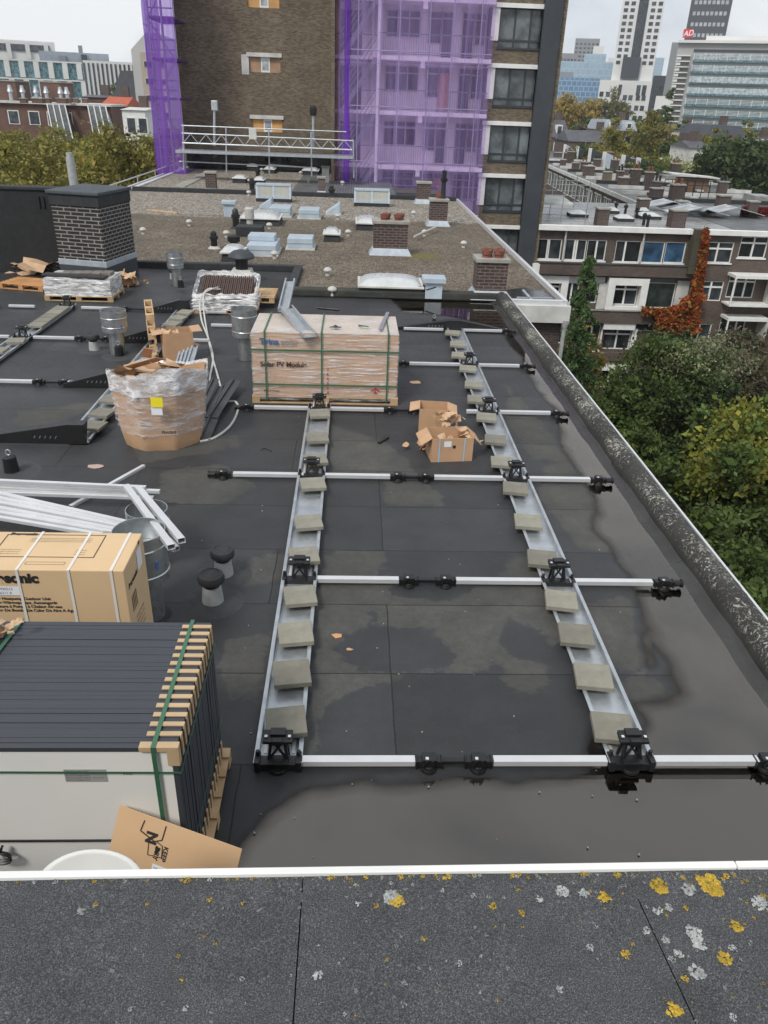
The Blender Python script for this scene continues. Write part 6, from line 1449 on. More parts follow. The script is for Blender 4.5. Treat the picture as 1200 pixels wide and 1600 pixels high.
# planted pots on the loggia
x0,x1,z0,z1=R2(950,855,1150,995)
for i in (0,1):
    c_=(x0+.5+1.3*i,YT-1.0,z0+.12); T=thing('planter','%s green planter on the lower loggia'%('left','right')[i],'planter',c_); MB().box(c_[0]-.45,c_[0]+.45,c_[1]-.12,c_[1]+.12,c_[2],c_[2]+.25).build('trough',M_conc,T)
    leaves(np.stack([c_[0]+r.normal(size=500)*.3,c_[1]+r.normal(size=500)*.1,c_[2]+.4+np.abs(r.normal(size=500))*.2],1),.05,'plant',L_green,T)
# wing of houses running away on the right
fa=np.array(G(856,258,-2.3)[:2]); fb=np.array(G(1000,319,-2.3)[:2]); dd=(fb-fa)/np.linalg.norm(fb-fa)
fb=fa+dd*(np.linalg.norm(fb-fa)+1.5)
wg=thing('terraced_houses','long terrace wing with white framed top windows running away behind the front terrace','building',(24,90,ZGR))
nrm=np.array([dd[1],-dd[0]]); nrm=nrm if nrm[0]<0 else -nrm
Lw=np.linalg.norm(fb-fa)
def wl(u,off,z): p=fa+dd*u+nrm*off; return (p[0],p[1],z)
def wbox(mb,u0,u1,o0,o1,z0,z1): mb.hexa([wl(u0,o0,z0),wl(u1,o0,z0),wl(u1,o1,z0),wl(u0,o1,z0),wl(u0,o0,z1),wl(u1,o0,z1),wl(u1,o1,z1),wl(u0,o1,z1)]); return mb
wbox(MB(),-60,Lw,-14,0,ZGR,-2.5).build('brick_wall',M_tb,wg); wbox(MB(),-60,Lw,-14,.3,-2.5,-2.15).build('fascia',M_whited,wg); wbox(MB(),-60,Lw,-13.8,.1,-2.149,-2.13).build('flat_roof',M_flatd,wg)
for i in range(12):
    u=Lw-2.6-i*4.1
    for k,(a,b_) in enumerate(((0,1.5),(1.7,2.6))):
        o=wbox(MB(),u-a-1.3 if k else u-1.5,u-a if k else u,.0,.07,-4.5,-2.9).build('window',M_white,wg)
        q0,q1=(u-a-1.3,u-a) if k else (u-1.5,u); 
        for j in (0,1): h=(q1-q0)/2; wbox(MB(),q0+h*j+.1,q0+h*(j+1)-.1,.07,.09,-4.4,-3.0).build('pane',M_glass,o)
ZW=-2.13
wc=[(867,879,245,238,'pale'),(876,884,260,249,'brown'),(895,905,266,254,'reddish'),(913,928,275,259,'wide brown'),(943,955,285,268,'yellowish'),(968,982,292,277,'dark'),(900,912,243,234,'far dark'),(925,935,246,237,'far slim'),(948,962,252,244,'far twin'),(972,990,258,250,'far broad'),(1000,1012,262,252,'far grey'),(1018,1035,312,294,'broad dark'),(1030,1040,278,268,'small rear')]
for l,r2,pb,pt,lab in wc: chim(l,r2,pb,pt,lab+' chimney on the long terrace wing roof',0,1.,lead=False,zb=ZW,m=M_brickred if 'yell' not in lab else brick('yellow_brick',(.22,.17,.09),(.15,.12,.07),(.2,.19,.15)))
for i,(px,py) in enumerate(((893,248),(913,252),(933,256),(956,264),(986,270),(1010,276))):
    x,y,_=G(px,py,ZW); T=thing('roof_stair_hood','%s wedge shaped stair hood from the left on the long terrace wing'%ORD[i],'stair hood',(x,y,ZW),'wedge stair hoods on the terrace wing')
    h=1.9; MB().hexa([(x-1.2,y-.7,ZW),(x+1.5,y-.7,ZW),(x+1.5,y+.7,ZW),(x-1.2,y+.7,ZW),(x-1.2,y-.7,ZW+h),(x+1.5,y-.7,ZW+.9),(x+1.5,y+.7,ZW+.9),(x-1.2,y+.7,ZW+h)]).build('hood',M_darkgrey if i%3 else M_bluegrey,T); MB().box(x-1.26,x-1.21,y-.75,y+.75,ZW,ZW+h+.05).build('door',M_white,T)
for i in range(11):
    u=Lw-3-i*5.2; wbox(MB(),u,u+.28,-13.6,-.1,-2.13,-1.83).build('party_wall',M_whited if i%3 else M_bitumen,wg)
    if i%2: wbox(MB(),u+1.2,u+3.8,-12,-9.5+random.uniform(-1,1),-2.13,-1.6).build('roof_upstand',M_flat,wg)
rr=random.Random(78)
for i in range(16):
    u=Lw-1-i*4.0-rr.random()*1.5; o_=-rr.uniform(2,12.5); c_=wl(u,o_,ZW); s=rr.uniform(.28,.5); h=rr.uniform(.8,1.5); dk=rr.random()<.5
    T=thing('brick_chimney','%s extra dark stub chimney from the near end of the long terrace wing'%ORD[i],'chimney',c_,'stub chimneys on the terrace wing'); wbox(MB(),u-s,u+s,o_-s,o_+s,ZW,ZW+h).build('brickwork',M_brick if dk else M_brickred,T); wbox(MB(),u-s-.06,u+s+.06,o_-s-.06,o_+s+.06,ZW+h,ZW+h+.1).build('cap',M_conc,T)
    for k in (-1,1): p_=wl(u,o_+k*s*.5,ZW+h+.1); MB().lathe(p_[0],p_[1],[(.10,p_[2]),(.09,p_[2]+.3),(.14,p_[2]+.32),(.12,p_[2]+.42)],8).build('chimney_pot',M_terra if dk else M_black,T)
rr=random.Random(77)
for i in range(14):
    u=Lw-2-i*3.9-rr.random()*2; o_=-rr.uniform(1.5,12); c_=wl(u,o_,ZW); s=rr.uniform(.3,.55)
    T=thing('roof_light','%s pale roof light from the near end of the long terrace wing'%ORD[i],'roof light',c_,'small roof lights on the terrace wing'); wbox(MB(),u-s,u+s,o_-s,o_+s,ZW,ZW+.22).build('curb',M_bitumen,T); wbox(MB(),u-s*.9,u+s*.9,o_-s*.9,o_+s*.9,ZW+.22,ZW+.36).build('dome',M_dome,T)
# roof terrace with shrubs and shed, pergola
c_=G(1032,275,ZW); leaves(np.stack([c_[0]+r.normal(size=3500)*1.5,c_[1]+r.normal(size=3500)*.8,c_[2]+.7+np.abs(r.normal(size=3500))*.55],1),.11,'roof_shrub',L_yel,label='bright yellow green shrubs on a roof terrace of the wing',cat='shrub')
c_=G(1003,277,ZW); leaves(np.stack([c_[0]+r.normal(size=2500)*1.2,c_[1]+r.normal(size=2500)*.6,c_[2]+.5+np.abs(r.normal(size=2500))*.45],1),.11,'roof_shrub',L_dark,label='dark green shrubs left of the bright roof terrace shrubs',cat='shrub')
a=G(1062,300,ZW); T=thing('roof_shed','tan timber roof shed with a thin pale slab roof','shed',(a[0]+2,a[1],ZW))
MB().box(a[0],a[0]+2.6,a[1],a[1]+1.6,ZW,ZW+1.2).build('timber_wall',pm('tan_boards',(.20,.125,.075),.8,var=.2,scale=3),T); MB().hexa([(a[0]-1.2,a[1]-.4,ZW+1.5),(a[0]+3.4,a[1]-.4,ZW+1.21),(a[0]+3.4,a[1]+2,ZW+1.21),(a[0]-1.2,a[1]+2,ZW+1.5),(a[0]-1.2,a[1]-.4,ZW+1.62),(a[0]+3.4,a[1]-.4,ZW+1.33),(a[0]+3.4,a[1]+2,ZW+1.33),(a[0]-1.2,a[1]+2,ZW+1.62)]).build('slab_roof',M_whited,T)
for i,(px,py) in enumerate(((1036,300),(1056,310),(1072,302))):
    a=G(px,py,ZW); T=thing('roof_railing','%s dark railing with posts on the wing roof terrace, from the left'%ORD[i],'railing',a)
    for k in range(5): MB().cyl((a[0]+k*.7,a[1],ZW),(a[0]+k*.7,a[1],ZW+1.1),.035,n=6).build('post',M_black,T)
    MB().box(a[0],a[0]+2.8,a[1]-.03,a[1]+.03,ZW+1.05,ZW+1.12).build('top_rail',M_black,T)
# scaffold beside the tower shaft
YC=52.
T=thing('small_scaffold','small scaffold with a pale covered deck on the terrace roof beside the tower shaft','scaffold',(wx(870,340,YC),YC,ZGR))
xa,xb=wx(838,340,YC),wx(915,340,YC); za=ZR
for x in (xa,(xa+xb)/2,xb):
    for y in (YC,YC+3.2): MB().cyl((x,y,ZR),(x,y,wz(870,278,YC)),.028,n=7).build('standard',M_galv,T)
for pz in (345,325,305,288):
    z=wz(870,pz,YC)
    for y in (YC,YC+3.2): MB().cyl((xa,y,z),(xb,y,z-.0),.022,n=6).build('ledger',M_galv,T)
z=wz(870,318,YC); MB().hexa([(xa,YC,z-.1),(xb-.9,YC,z-.1),(xb-.9,YC+3,z+.1),(xa,YC+3,z+.1),(xa,YC,z+.05),(xb-.9,YC,z+.0),(xb-.9,YC+3,z+.2),(xa,YC+3,z+.25)]).build('covered_deck',M_whited,T)

# ---------------- trees ----------------
def clumps(n,rx,ry,rz,seed,bump_=.28,hollow=.45):
    r=np.random.RandomState(seed); d=r.normal(size=(n,3)); d/=np.linalg.norm(d,axis=1)[:,None]; rad=(hollow+(1-hollow)*r.rand(n)**.7)
    ph=r.rand(6)*6.28; k=1+bump_*(np.sin(3*d[:,0]*3+ph[0])*np.sin(3*d[:,1]*2.5+ph[1])+.5*np.sin(7*d[:,2]+ph[2])); d=d*(rad*k)[:,None]
    return d*np.array([rx,ry,rz])
def treemesh(h,rx,rz,nc,nl,ls,seed,cs=.2,low=.0,ry=None):
    "crown points around origin at ground; h total height, rz half crown height"
    r=np.random.RandomState(seed); C=clumps(nc,rx,ry or rx,rz,seed); C[:,2]+=h-rz
    k=max(1,nl//nc); L_=[]
    for i,c in enumerate(C):
        s=rx*cs*r.uniform(.6,1.3); p=r.normal(size=(k,3))*s*.5; p[:,2]*=.65; L_.append(c+p)
    return C,np.concatenate(L_)
def trunkmb(x,y,z0,h,rx,C,seed,rt=.25):
    rr=random.Random(seed); mb=MB(); top=h*.8
    pts=[(x+rr.gauss(0,.06)*i,y+rr.gauss(0,.06)*i,z0+top*i/6) for i in range(7)]; mb.tube(pts,[rt*(1-.13*i) for i in range(7)],8)
    idx=rr.sample(range(len(C)),min(16,len(C)))
    for i in idx:
        c=C[i]; s=pts[rr.choice((2,3,3,4,4,5))]; e=(x+c[0],y+c[1],z0+c[2]); mid=tuple((s[j]*.5+e[j]*.5)+(-.08*rx if j==2 else rr.gauss(0,.1)) for j in range(3)); mb.tube([s,mid,e],[rt*.38,rt*.24,rt*.07],6)
    return mb
def tree(name,lab,x,y,h,rx,m,nl=9000,ls=.2,seed=1,rz=None,nc=70,group=None,z0=ZGR,cs=.2,ry=None,rt=.25):
    rz=rz or h*.38; T=thing(name,lab,'tree',(x,y,z0),group); C,P=treemesh(h,rx,rz,nc,nl,ls,seed,cs,ry=ry)
    trunkmb(x,y,z0,h,rx,C,seed,rt).build('trunk',M_bark,T,smooth=True); leaves(P+np.array([x,y,z0]),ls,'crown',m,T,seed=seed); return T
# plane trees along the street on the left: three built, the others copied
pls=[(-17.5,44,15.9,4.4),(-23,47,16.4,4.8),(-15.5,56,16.6,4.6),(-28.5,52,16.2,4.8),(-21,60,16.4,4.8),(-27,66,16.2,5),(-34,62,16.3,5),(-17,68,16.3,4.6),(-35,74,16.2,5),(-22,76,16.2,5),(-29,82,16.2,5),(-17.5,84,16.2,5)]
labs=['nearest street plane tree just behind the black felt wall','olive plane tree second nearest behind the flue pipe','plane tree touching the netted scaffold at its foot','plane tree at the left border, nearest row','plane tree in the middle of the olive row','plane tree in the second row left of centre','plane tree at the left border, second row','plane tree in the second row beside the netted scaffold','plane tree at the left border in the farthest row','plane tree before the red brick houses, centre of the row','plane tree before the skylighted brick houses','farthest plane tree beside the netted scaffold']
protos=[]
for i,(x,y,h,rx) in enumerate(pls):
    h-=1.0
    if i<3: T=tree('plane_tree',labs[i],x,y,h,rx,L_olive,56000,.115,20+i,rz=4.4,nc=230,group='plane trees along the street',cs=.22); protos.append((tree_of(T)))
    else: dup(protos[i%3],(x,y,ZGR),random.uniform(0,6.28),labs[i],(rx/4.5,rx/4.5,h/16.3))
# courtyard trees
T=thing('ivy_clad_tree','dense dark tree smothered in ivy with cream flowers on top, in the courtyard','tree',(15,34,ZGR))
rI=np.random.RandomState(5)
C=clumps(150,2.3,2.0,4.4,5,.3)+np.array([14.6,34,-9.6]); C2=clumps(60,1.6,1.5,3.6,6,.3)+np.array([16.6,34.3,-8.8])
L1=np.concatenate([c+rI.normal(size=(330,3))*.32*np.array([1,1,.8]) for c in np.concatenate([C,C2])]); leaves(L1,.085,'ivy_leaves',L_dark,T)
C3=clumps(34,1.9,1.2,.9,8,.2,.7)+np.array([16.0,33.4,-5.6]); L1=np.concatenate([c+rI.normal(size=(85,3))*.28 for c in C3]); leaves(L1,.06,'cream_flowers',L_cream,T,label='cream flowering ivy top')
C4=clumps(40,2.2,1.5,1.8,9,.2,.7)+np.array([13.9,33.6,-6.6]); L1=np.concatenate([c+rI.normal(size=(200,3))*.3 for c in C4]); leaves(L1,.08,'green_top_leaves',L_green,T)
MB().tube([(15,34,ZGR),(15.1,34,-9),(15.4,34,-6)],[.3,.22,.1],8).build('trunk',M_bark,T,smooth=True)
def cone_tree(name,lab,x,y,z0,h,r0,seed,n=11000):
    T=thing(name,lab,'tree',(x,y,z0)); rr=np.random.RandomState(seed); P=[]
    mb=MB(); mb.tube([(x,y,z0),(x+.05,y,z0+h*.5),(x,y,z0+h*.97)],[.22,.13,.03],8); nb=110
    for i in range(nb):
        f=(i+.5)/nb; z=z0+h*(.1+.88*f); L_=r0*(1-f)**.75*rr.uniform(.6,1.25)+.22; a=rr.rand()*6.28; d=np.array([math.cos(a),math.sin(a)])
        tip=(x+d[0]*L_,y+d[1]*L_,z-L_*.45); midp=(x+d[0]*L_*.5,y+d[1]*L_*.5,z-.02); mb.tube([(x,y,z),midp,tip],[.03,.02,.008],4); L_=L_
        k=int(n/nb*(.5+L_/r0)); t_=rr.rand(k)**.8; droop=-L_*.45*t_**1.6
        side=rr.normal(size=k)*.13*(1.2-t_*.5)*max(.6,L_); P.append(np.stack([x+d[0]*L_*t_-d[1]*side,y+d[1]*L_*t_+d[0]*side,z+droop-np.abs(rr.normal(size=k))*.16],1))
    mb.build('trunk',M_bark,T,smooth=True); leaves(np.concatenate(P),.085,'needles',L_con,T,aspect=.35,seed=seed); return T
cone_tree('spruce_tree','tall slim drooping spruce in front of the brown terrace',11.4,38,-13.6,12.0,1.6,4,24000)
tree('maple_tree','bright yellow green maple below the roof edge at the right border',14.6,24.5,8.9,3.3,L_green,46000,.10,31,rz=3.6,nc=230,cs=.2)
C=clumps(60,2.3,2.3,1.5,71,.2,.5)+np.array([14.7,24.2,-6.4]); leaves(np.concatenate([c+RN.normal(size=(300,3))*.35 for c in C]),.10,'yellow_crown',L_yel,bpy.data.objects['maple_tree'],label='yellow green top of the crown')
tree('courtyard_tree','mid green tree below the yellow green maple beside the roof edge',10.8,19,7.6,2.9,L_green,46000,.085,32,rz=3.2,nc=200,cs=.2)
tree('courtyard_tree','green tree at the lower right border just past the lichened parapet',11.4,14.2,6.6,2.8,L_green,36000,.075,33,rz=3,nc=160,cs=.2)
tree('courtyard_tree','dark tree filling the gap behind the ivy clad tree',12.2,32,7.4,2.0,L_green,26000,.085,34,rz=3.2,nc=110,cs=.24)
tree('courtyard_tree','grey brown thin tree right of the cream flowered ivy',20.5,39,8.6,2.8,L_grey,22000,.085,35,rz=3,nc=120,cs=.24)
tree('courtyard_tree','leafy green tree before the glazed lean-to at the right border',21.0,33,7.6,3.0,L_green,26000,.09,36,rz=3,nc=120,cs=.22)
tree('courtyard_tree','orange tinged small tree behind the spruce',13.2,42.5,7.0,1.7,L_olive,9000,.085,37,rz=2.6,nc=60,cs=.25)
tree('courtyard_tree','low dark tree in the shadow between maple and ivy clad tree',12.6,27,4.6,2.6,L_dark,22000,.085,38,rz=2.2,nc=100,cs=.22)
tree('courtyard_tree','small green tree behind the maple near the right border',18.2,29,6.6,2.6,L_dark,22000,.09,39,rz=2.6,nc=100,cs=.22)
r=np.random.RandomState(9); n=60000; P=np.stack([r.uniform(5.5,32,n),r.uniform(6,48.5,n),ZGR+np.abs(r.normal(size=n))*.9],1); leaves(P,.13,'undergrowth',L_dark,kind='stuff',label='dark garden undergrowth filling the courtyard')
# mid distance trees
def ptree(name,lab,l,r2,pt,Y,m,seed,nl=9000,rzf=.42,ls=None,nc=80):
    cx=wx((l+r2)/2,pt+12,Y); rx=(wx(r2,pt+12,Y)-wx(l,pt+12,Y))/2; zt=wz((l+r2)/2,pt,Y); h=zt-ZGR
    return tree(name,lab,cx,Y,h,rx,m,int(nl*1.9),ls or max(.15,rx*.05),seed,rz=min(h*.46,max(rx*1.05,h*rzf)) ,nc=nc,cs=.33,rt=.35,ry=min(rx,8))
ptree('green_tree','wide green tree hiding the old houses left of the large dark tree',1060,1100,205,125,L_green,80,9000); ptree('brown_tree','bronze tree in front of the dark terrace house',1098,1150,203,122,L_olive,81,9000); ptree('green_tree','green tree between the zinc mansard and the poplar',990,1030,192,140,L_green,82,8000); ptree('olive_tree','olive tree before the slate roofed house',905,965,212,128,L_olive,83,9000)
ptree('green_tree','broad green tree behind the roof hoods of the wing, left',888,935,205,121,L_green,90,9000); ptree('brown_tree','bronze tree behind the roof hoods of the wing, centre',930,985,203,119,L_olive,91,9000); ptree('green_tree','yellow tinged tree behind the roof hoods of the wing, right',975,1040,201,123,leafm('willow_leaves',[(.16,.15,.035),(.22,.18,.04),(.12,.13,.04)]),92,12000); ptree('green_tree','green tree hiding the slab office foot',1085,1130,186,150,L_green,93,8000); ptree('green_tree','small tree between slate roof and willow',1035,1075,200,135,L_dark,94,7000)
ptree('large_tree','large dark green tree at the right border behind the terrace roofs',1092,1215,222,106,L_dark,50,30000,.4,nc=150)
ptree('golden_tree','golden autumn tree beside the tower shaft on the skyline',858,932,141,240,L_gold,51,16000,nc=120); ptree('olive_tree','olive gold tree below the white high rise',942,988,141,245,leafm('pale_gold_leaves',[(.24,.20,.07),(.18,.18,.08),(.12,.15,.08)]),52,12000,nc=100)
ptree('poplar_tree','narrow tall dark poplar left of the slab office block',1034,1060,139,200,L_green,53,9000,.48); ptree('poplar_tree','small dark green tree at the foot of the poplar',1022,1044,163,195,L_green,54,5000); ptree('small_tree','small round green tree right of the poplar',1062,1084,182,170,L_green,55,6000)
ptree('willow_tree','broad yellow green tree in front of the poplar',985,1062,190,160,leafm('willow_leaves',[(.16,.15,.035),(.22,.18,.04),(.12,.13,.04)]),56,20000,nc=120); ptree('brown_tree','brown green tree left of the broad yellow green tree',935,995,206,150,L_olive,57,12000); ptree('russet_tree','dull russet tree before the tower shaft',880,945,205,155,leafm('russet_leaves',[(.13,.09,.06),(.10,.10,.05),(.08,.09,.04)]),58,12000)
ptree('green_tree','mid green tree behind the russet tree',895,935,182,185,L_green,59,8000); ptree('green_tree','bushy green tree before the slab office block, left',1138,1175,184,180,L_green,60,8000); ptree('brown_tree','bronze tree before the slab office block, right',1155,1196,190,160,L_olive,61,8000); ptree('green_tree','green tree at the far right behind the large dark tree',1170,1230,212,130,L_dark,62,8000)
ptree('green_tree','low green tree at the foot of the white high rise',975,1010,178,210,L_green,66,6000)
ptree('green_tree','green tree behind the red roof on the left, larger',120,175,124,260,L_green,63,9000); ptree('green_tree','green tree beside the grey concrete block on the left',165,212,124,250,L_green,64,9000); ptree('green_tree','small green tree behind the brick stair towers',92,130,126,270,L_green,65,6000)
# ---------------- city skyline ----------------
def city(name,lab,l,r,pt,Y,dep,m,cat='building',skew=0):
    "box building; left and right edges taken at its visible lower part"
    zt=W((l+r)/2,pt,Y)[2]; x0=W(l,pt+20,Y)[0]; x1=W(r,pt+20,Y)[0]
    xc=(x0+x1)/2; an=math.atan2(xc,Y); T=thing(name,lab,cat,(xc,Y,ZGR)); MB().box(x0,x1,Y,Y+dep,ZGR,zt).build('facade',m,T); T.rotation_euler=(0,0,-an*.96); T.scale=(math.cos(an),1,1); return T,x0,x1,zt
def grid(T,rects,y,m,name='window',t_=.15):
    rects=sorted(rects,key=lambda a:-(a[1]-a[0])*(a[3]-a[2])); 
    for a in rects[:100]: MB().box(a[0],a[1],y-t_,y-.02,a[2],a[3]).build(name,m,T)
    if len(rects)>100:
        mb=MB()
        for a in rects[100:]: mb.box(a[0],a[1],y-t_,y-.02,a[2],a[3])
        mb.build(name,m,T,kind='stuff')
M_cw=pm('pale_city_cladding',(.66,.66,.64),.7,var=.1,scale=.05); M_cg=pm('grey_city_cladding',(.24,.25,.26),.7,var=.15,scale=.05); M_cd=pm('dark_city_cladding',(.04,.045,.055),.5,var=.15,scale=.05)
M_gb=glassm('blue_city_glass',(.12,.22,.34),.12,.25); M_gp=glassm('pale_city_glass',(.34,.44,.50),.15,.15); M_gd=glassm('dark_city_glass',(.05,.06,.07),.15,.4); M_gt=glassm('teal_city_glass',(.07,.14,.16),.12,.45)
# white high rise
YH=430.
T,x0,x1,zt=city('high_rise_tower','tall white high rise with a dark central glass strip',976,1043,-40,YH,30,M_cw)
x0=x0
xb=x1; w_=x1-x0; zb=wz(990,112,YH)
MB().box(x0+w_*.40,x0+w_*.62,YH-.5,YH-.02,zb+2,zt).build('dark_glass_strip',M_gd,T); MB().box(x0+w_*.22,x0+w_*.66,YH-2.5,YH-.02,zb-3,zb+6).build('dark_ledge',M_cd,T)
MB().box(x0-2.5,x1+1,YH-4,YH-.03,ZGR,zb-4).build('lower_block',M_cw,T)
rc=[]; z=zb+3
while z<zt-3:
    for u in (.06,.22,.70,.86): rc.append((x0+w_*u,x0+w_*(u+.10),z,z+1.5))
    z+=2.7
grid(T,rc,YH,M_gd)
rc=[]; z=zb-8
k=0
while z>ZGR+4:
    for u in ((.06,.20,.66,.80) if k<1 else (.04,.18,.36,.5,.68,.82)): rc.append((x0+w_*u,x0+w_*(u+.10),z-(2.2 if k<1 else 0),z+2.2))
    z-=4.4;k+=1
grid(T,rc,YH-4,M_gd)
# dark high tower with small pale windows
YD=620.
T,x0,x1,zt=city('dark_office_tower','black office tower with rows of small square windows, cut by the top border',1084,1149,-40,YD,30,M_cd)
rc=[]; w_=x1-x0; z=wz(1100,58,YD)
M_palewin=pm('pale_square_window',(.42,.45,.48),.4,var=.3,scale=.2)
while z<zt-3:
    for i in range(8): rc.append((x0+w_*(.09+.108*i),x0+w_*(.09+.108*i)+2.,z,z+2.2))
    z+=6.4
grid(T,rc,YD,M_palewin)
# slab office with red sign
YA=330.
T,x0,x1,zt=city('slab_office_block','wide grey slab office block with banded windows and a red roof sign','1053' and 1053,1290,68,YA,25,pm('slab_concrete',(.36,.36,.35),.7,var=.1,scale=.05))
xs_=wx(1078,100,YA)
MB().box(x0-3,x0,YA+5,YA+25,ZGR,zt+.5).build('grey_end_tower',M_cg,T)
MB().box(x0+1.2,xs_-1.0,YA-.06,YA-.02,ZGR,zt-4).build('brown_infill',pm('brown_infill',(.16,.15,.14),.7),T)
fh=(zt-4-wz(1120,190,YA))/5.9
for k in range(14):
    z=zt-4-k*fh*.5
    if z<ZGR+3: break
    MB().box(x0+.3,xs_-.8,YA-1.2,YA-.06,z-.4,z).build('balcony_slab',M_cw,T); MB().box(x0+.4,x0+2.2,YA-.9,YA-.07,z-fh*.4,z-.5).build('balcony_screen',M_cw,T)
for k in range(7):
    z=zt-3.2-k*fh
    if z-fh<ZGR: break
    b_=MB().box(xs_+.4,x1,YA-.5,YA-.02,z-fh*.62,z-.3).build('window_band',M_gp if k<4 else M_gt,T)
    MB().box(xs_+.4,x1,YA-1.0,YA-.02,z-fh*.80,z-fh*.62-.02).build('spandrel_glass',M_gt,T)
    mm=MB(); x=xs_+.4
    for q_ in (.18,.3,.42,.54): mm.box(xs_+.4,x1,YA-.62,YA-.52,z-fh*q_,z-fh*q_+.14)
    mm.build('louvres',M_cw,b_,kind='stuff')
    mm=MB()
    while x<x1: mm.box(x,x+.3,YA-1.0,YA-.64,z-fh*.64,z-.2); x+=4.4
    mm.build('mullions',M_cw,b_,kind='stuff')
MB().box(xs_,x1,YA-.3,YA-.02,zt-2.8,zt-2.0).build('dark_roof_slot',M_cd,T); MB().box(x0-.2,x1+.2,YA-1.4,YA+26,zt,zt+.9).build('roof_slab',M_cw,T)
MB().box(wx(1085,60,YA+10),x1,YA+8,YA+20,zt+.9,zt+3).build('plant_room',M_cw,T)
TA=T; zs0=zt+.95; zs1=zs0+2.7; xa=wx(1065,60,YA); xb2=xa+3.5
sg=thing('roof_sign','red roof sign with white letters AD on the slab office block','sign',((xa+xb2)/2,YA-1,zs0)); sg.rotation_euler=(0,0,-.55)
MB().box(xa,xb2,YA-1.2,YA-.6,zs0,zs1).build('sign_board',pm('sign_red',(.62,.03,.05),.5,var=.03),sg); 
text('AD',(zs1-zs0)*.92,(xa+.2,YA-1.24,zs0+.35),(1,0,.12),(.12,0,1),pm('sign_white',(.85,.85,.85),.5,var=.01),sg,.03,name='sign_letters')
# other blocks on the right
def plain(name,lab,l,r,pt,Y,dep,m,g=None,rows=0,cols=0,step=None):
    T,x0,x1,zt=city(name,lab,l,r,pt,Y,dep,m)
    if rows:
        rc=[]
        for i in range(rows):
            for j in range(cols): a=x0+(x1-x0)*(j+.2)/cols; rc.append((a,a+(x1-x0)*.62/cols,zt-4-3.6*i-1.7,zt-4-3.6*i))
        grid(T,rc,Y,g)
    return T,x0,x1,zt
M_curtain=brick('blue_curtain_wall',(.14,.26,.42),(.11,.22,.36),(.32,.42,.52),bw=2.2,bh=2.0,ms=.18,dirt=.1,rough=.2)
M_curtain2=brick('pale_curtain_wall',(.34,.46,.56),(.30,.42,.52),(.45,.55,.62),bw=3.2,bh=3.0,ms=.15,dirt=.1,rough=.2)
plain('glass_office','blue gridded glass office behind the golden tree',840,936,121,380,25,M_curtain); plain('roof_plant_building','dark rounded plant block over the blue glass office',850,894,112,400,20,M_cg)
plain('glass_office','long pale blue glass office left of the white high rise',860,961,96,480,25,M_curtain2); plain('glass_office','small pale stepped glass block above the long pale office',911,945,84,520,20,M_curtain2)
plain('office_block','hazy grey stepped office block on the skyline',897,935,60,900,40,M_cg,M_gd,6,6); plain('office_block','hazy violet grey office at the tower shaft',858,900,83,760,40,M_cg,M_gd,4,8)
plain('office_block','white stair block above the small glass block',925,942,72,560,15,M_cw); plain('office_block','white low block touching the high rise',948,966,90,540,15,M_cw,M_gd,3,3)
plain('glass_tower','slim pale blue glass tower right of the white high rise',1020,1035,90,900,25,M_curtain2); plain('office_block','dark grey block between the high rise and the slab office',1018,1040,118,380,20,M_cd,M_gd,6,4)
plain('office_block','banded pale block low between high rise and slab office',1022,1046,150,300,15,M_cw,M_gd,6,1); plain('office_block','white terraced office over the slab roof at the right border',1180,1260,58,520,25,M_cw,M_gd,3,6)
plain('office_block','pale hazy block behind the trees below the white high rise',935,965,125,340,15,M_cw,M_gd,8,3)
# old houses right, middle distance
def house(lab,l,r,pe,pt,Y,dep,mw,mr,dorm=0,mans=False,pl=None):
    zt=wz((l+r)/2,pe,Y); zr=wz((l+r)/2,pt,Y); x0=wx(l,pe,Y);x1=wx(r,pe,Y); T=thing('old_house',lab,'house',((x0+x1)/2,Y,ZGR))
    MB().box(x0,x1,Y,Y+dep,ZGR,zt).build('wall',mw,T); i=(x1-x0)*(.08 if mans else .0); 
    if mans: MB().hexa([(x0,Y,zt),(x1,Y,zt),(x1,Y+dep,zt),(x0,Y+dep,zt),(x0+i,Y+1.2,zr),(x1-i,Y+1.2,zr),(x1-i,Y+dep-1,zr),(x0+i,Y+dep-1,zr)]).build('roof',mr,T)
    else: MB().hexa([(x0-.2,Y-.2,zt),(x1+.2,Y-.2,zt),(x1+.2,Y+dep,zt),(x0-.2,Y+dep,zt),(x0,Y+dep/2-.1,zr),(x1,Y+dep/2-.1,zr),(x1,Y+dep/2+.1,zr),(x0,Y+dep/2+.1,zr)]).build('roof',mr,T)
    for k in range(dorm):
        u=x0+(x1-x0)*(k+.3)/dorm; w_=(x1-x0)*.32/dorm; zc_=(zt+zr)/2; f=MB().box(u,u+w_,Y-.05 if mans else Y+1,Y+2.5,zt+.3,zt+.3+(zr-zt)*.62).build('dormer',M_white,T); MB().box(u+.15,u+w_-.15,(Y-.08) if mans else Y+.95,(Y-.05) if mans else Y+1,zt+.45,zt+.15+(zr-zt)*.6).build('pane',M_gd,f)
    n=max(2,int((x1-x0)/3))
    for k in range(n):
        u=x0+(x1-x0)*(k+.3)/n; f=MB().box(u,u+1.2,Y-.06,Y-.01,zt-2.6,zt-.8).build('window',M_white,T); MB().box(u+.12,u+1.08,Y-.08,Y-.06,zt-2.5,zt-.9).build('pane',M_gd,f)
    MB().box(x1-1.6,x1-.6,Y+dep/2,Y+dep/2+1,zr-.4,zr+1.3).build('chimney',M_tb,T)
    return T
M_slate=pm('slate_roof',(.07,.07,.08),.6,var=.25,scale=.8); M_zinc=pm('zinc_roof',(.30,.34,.38),.5,.2,var=.15,scale=.6); M_redr=pm('red_tile_roof',(.42,.10,.05),.8,var=.2,scale=1)
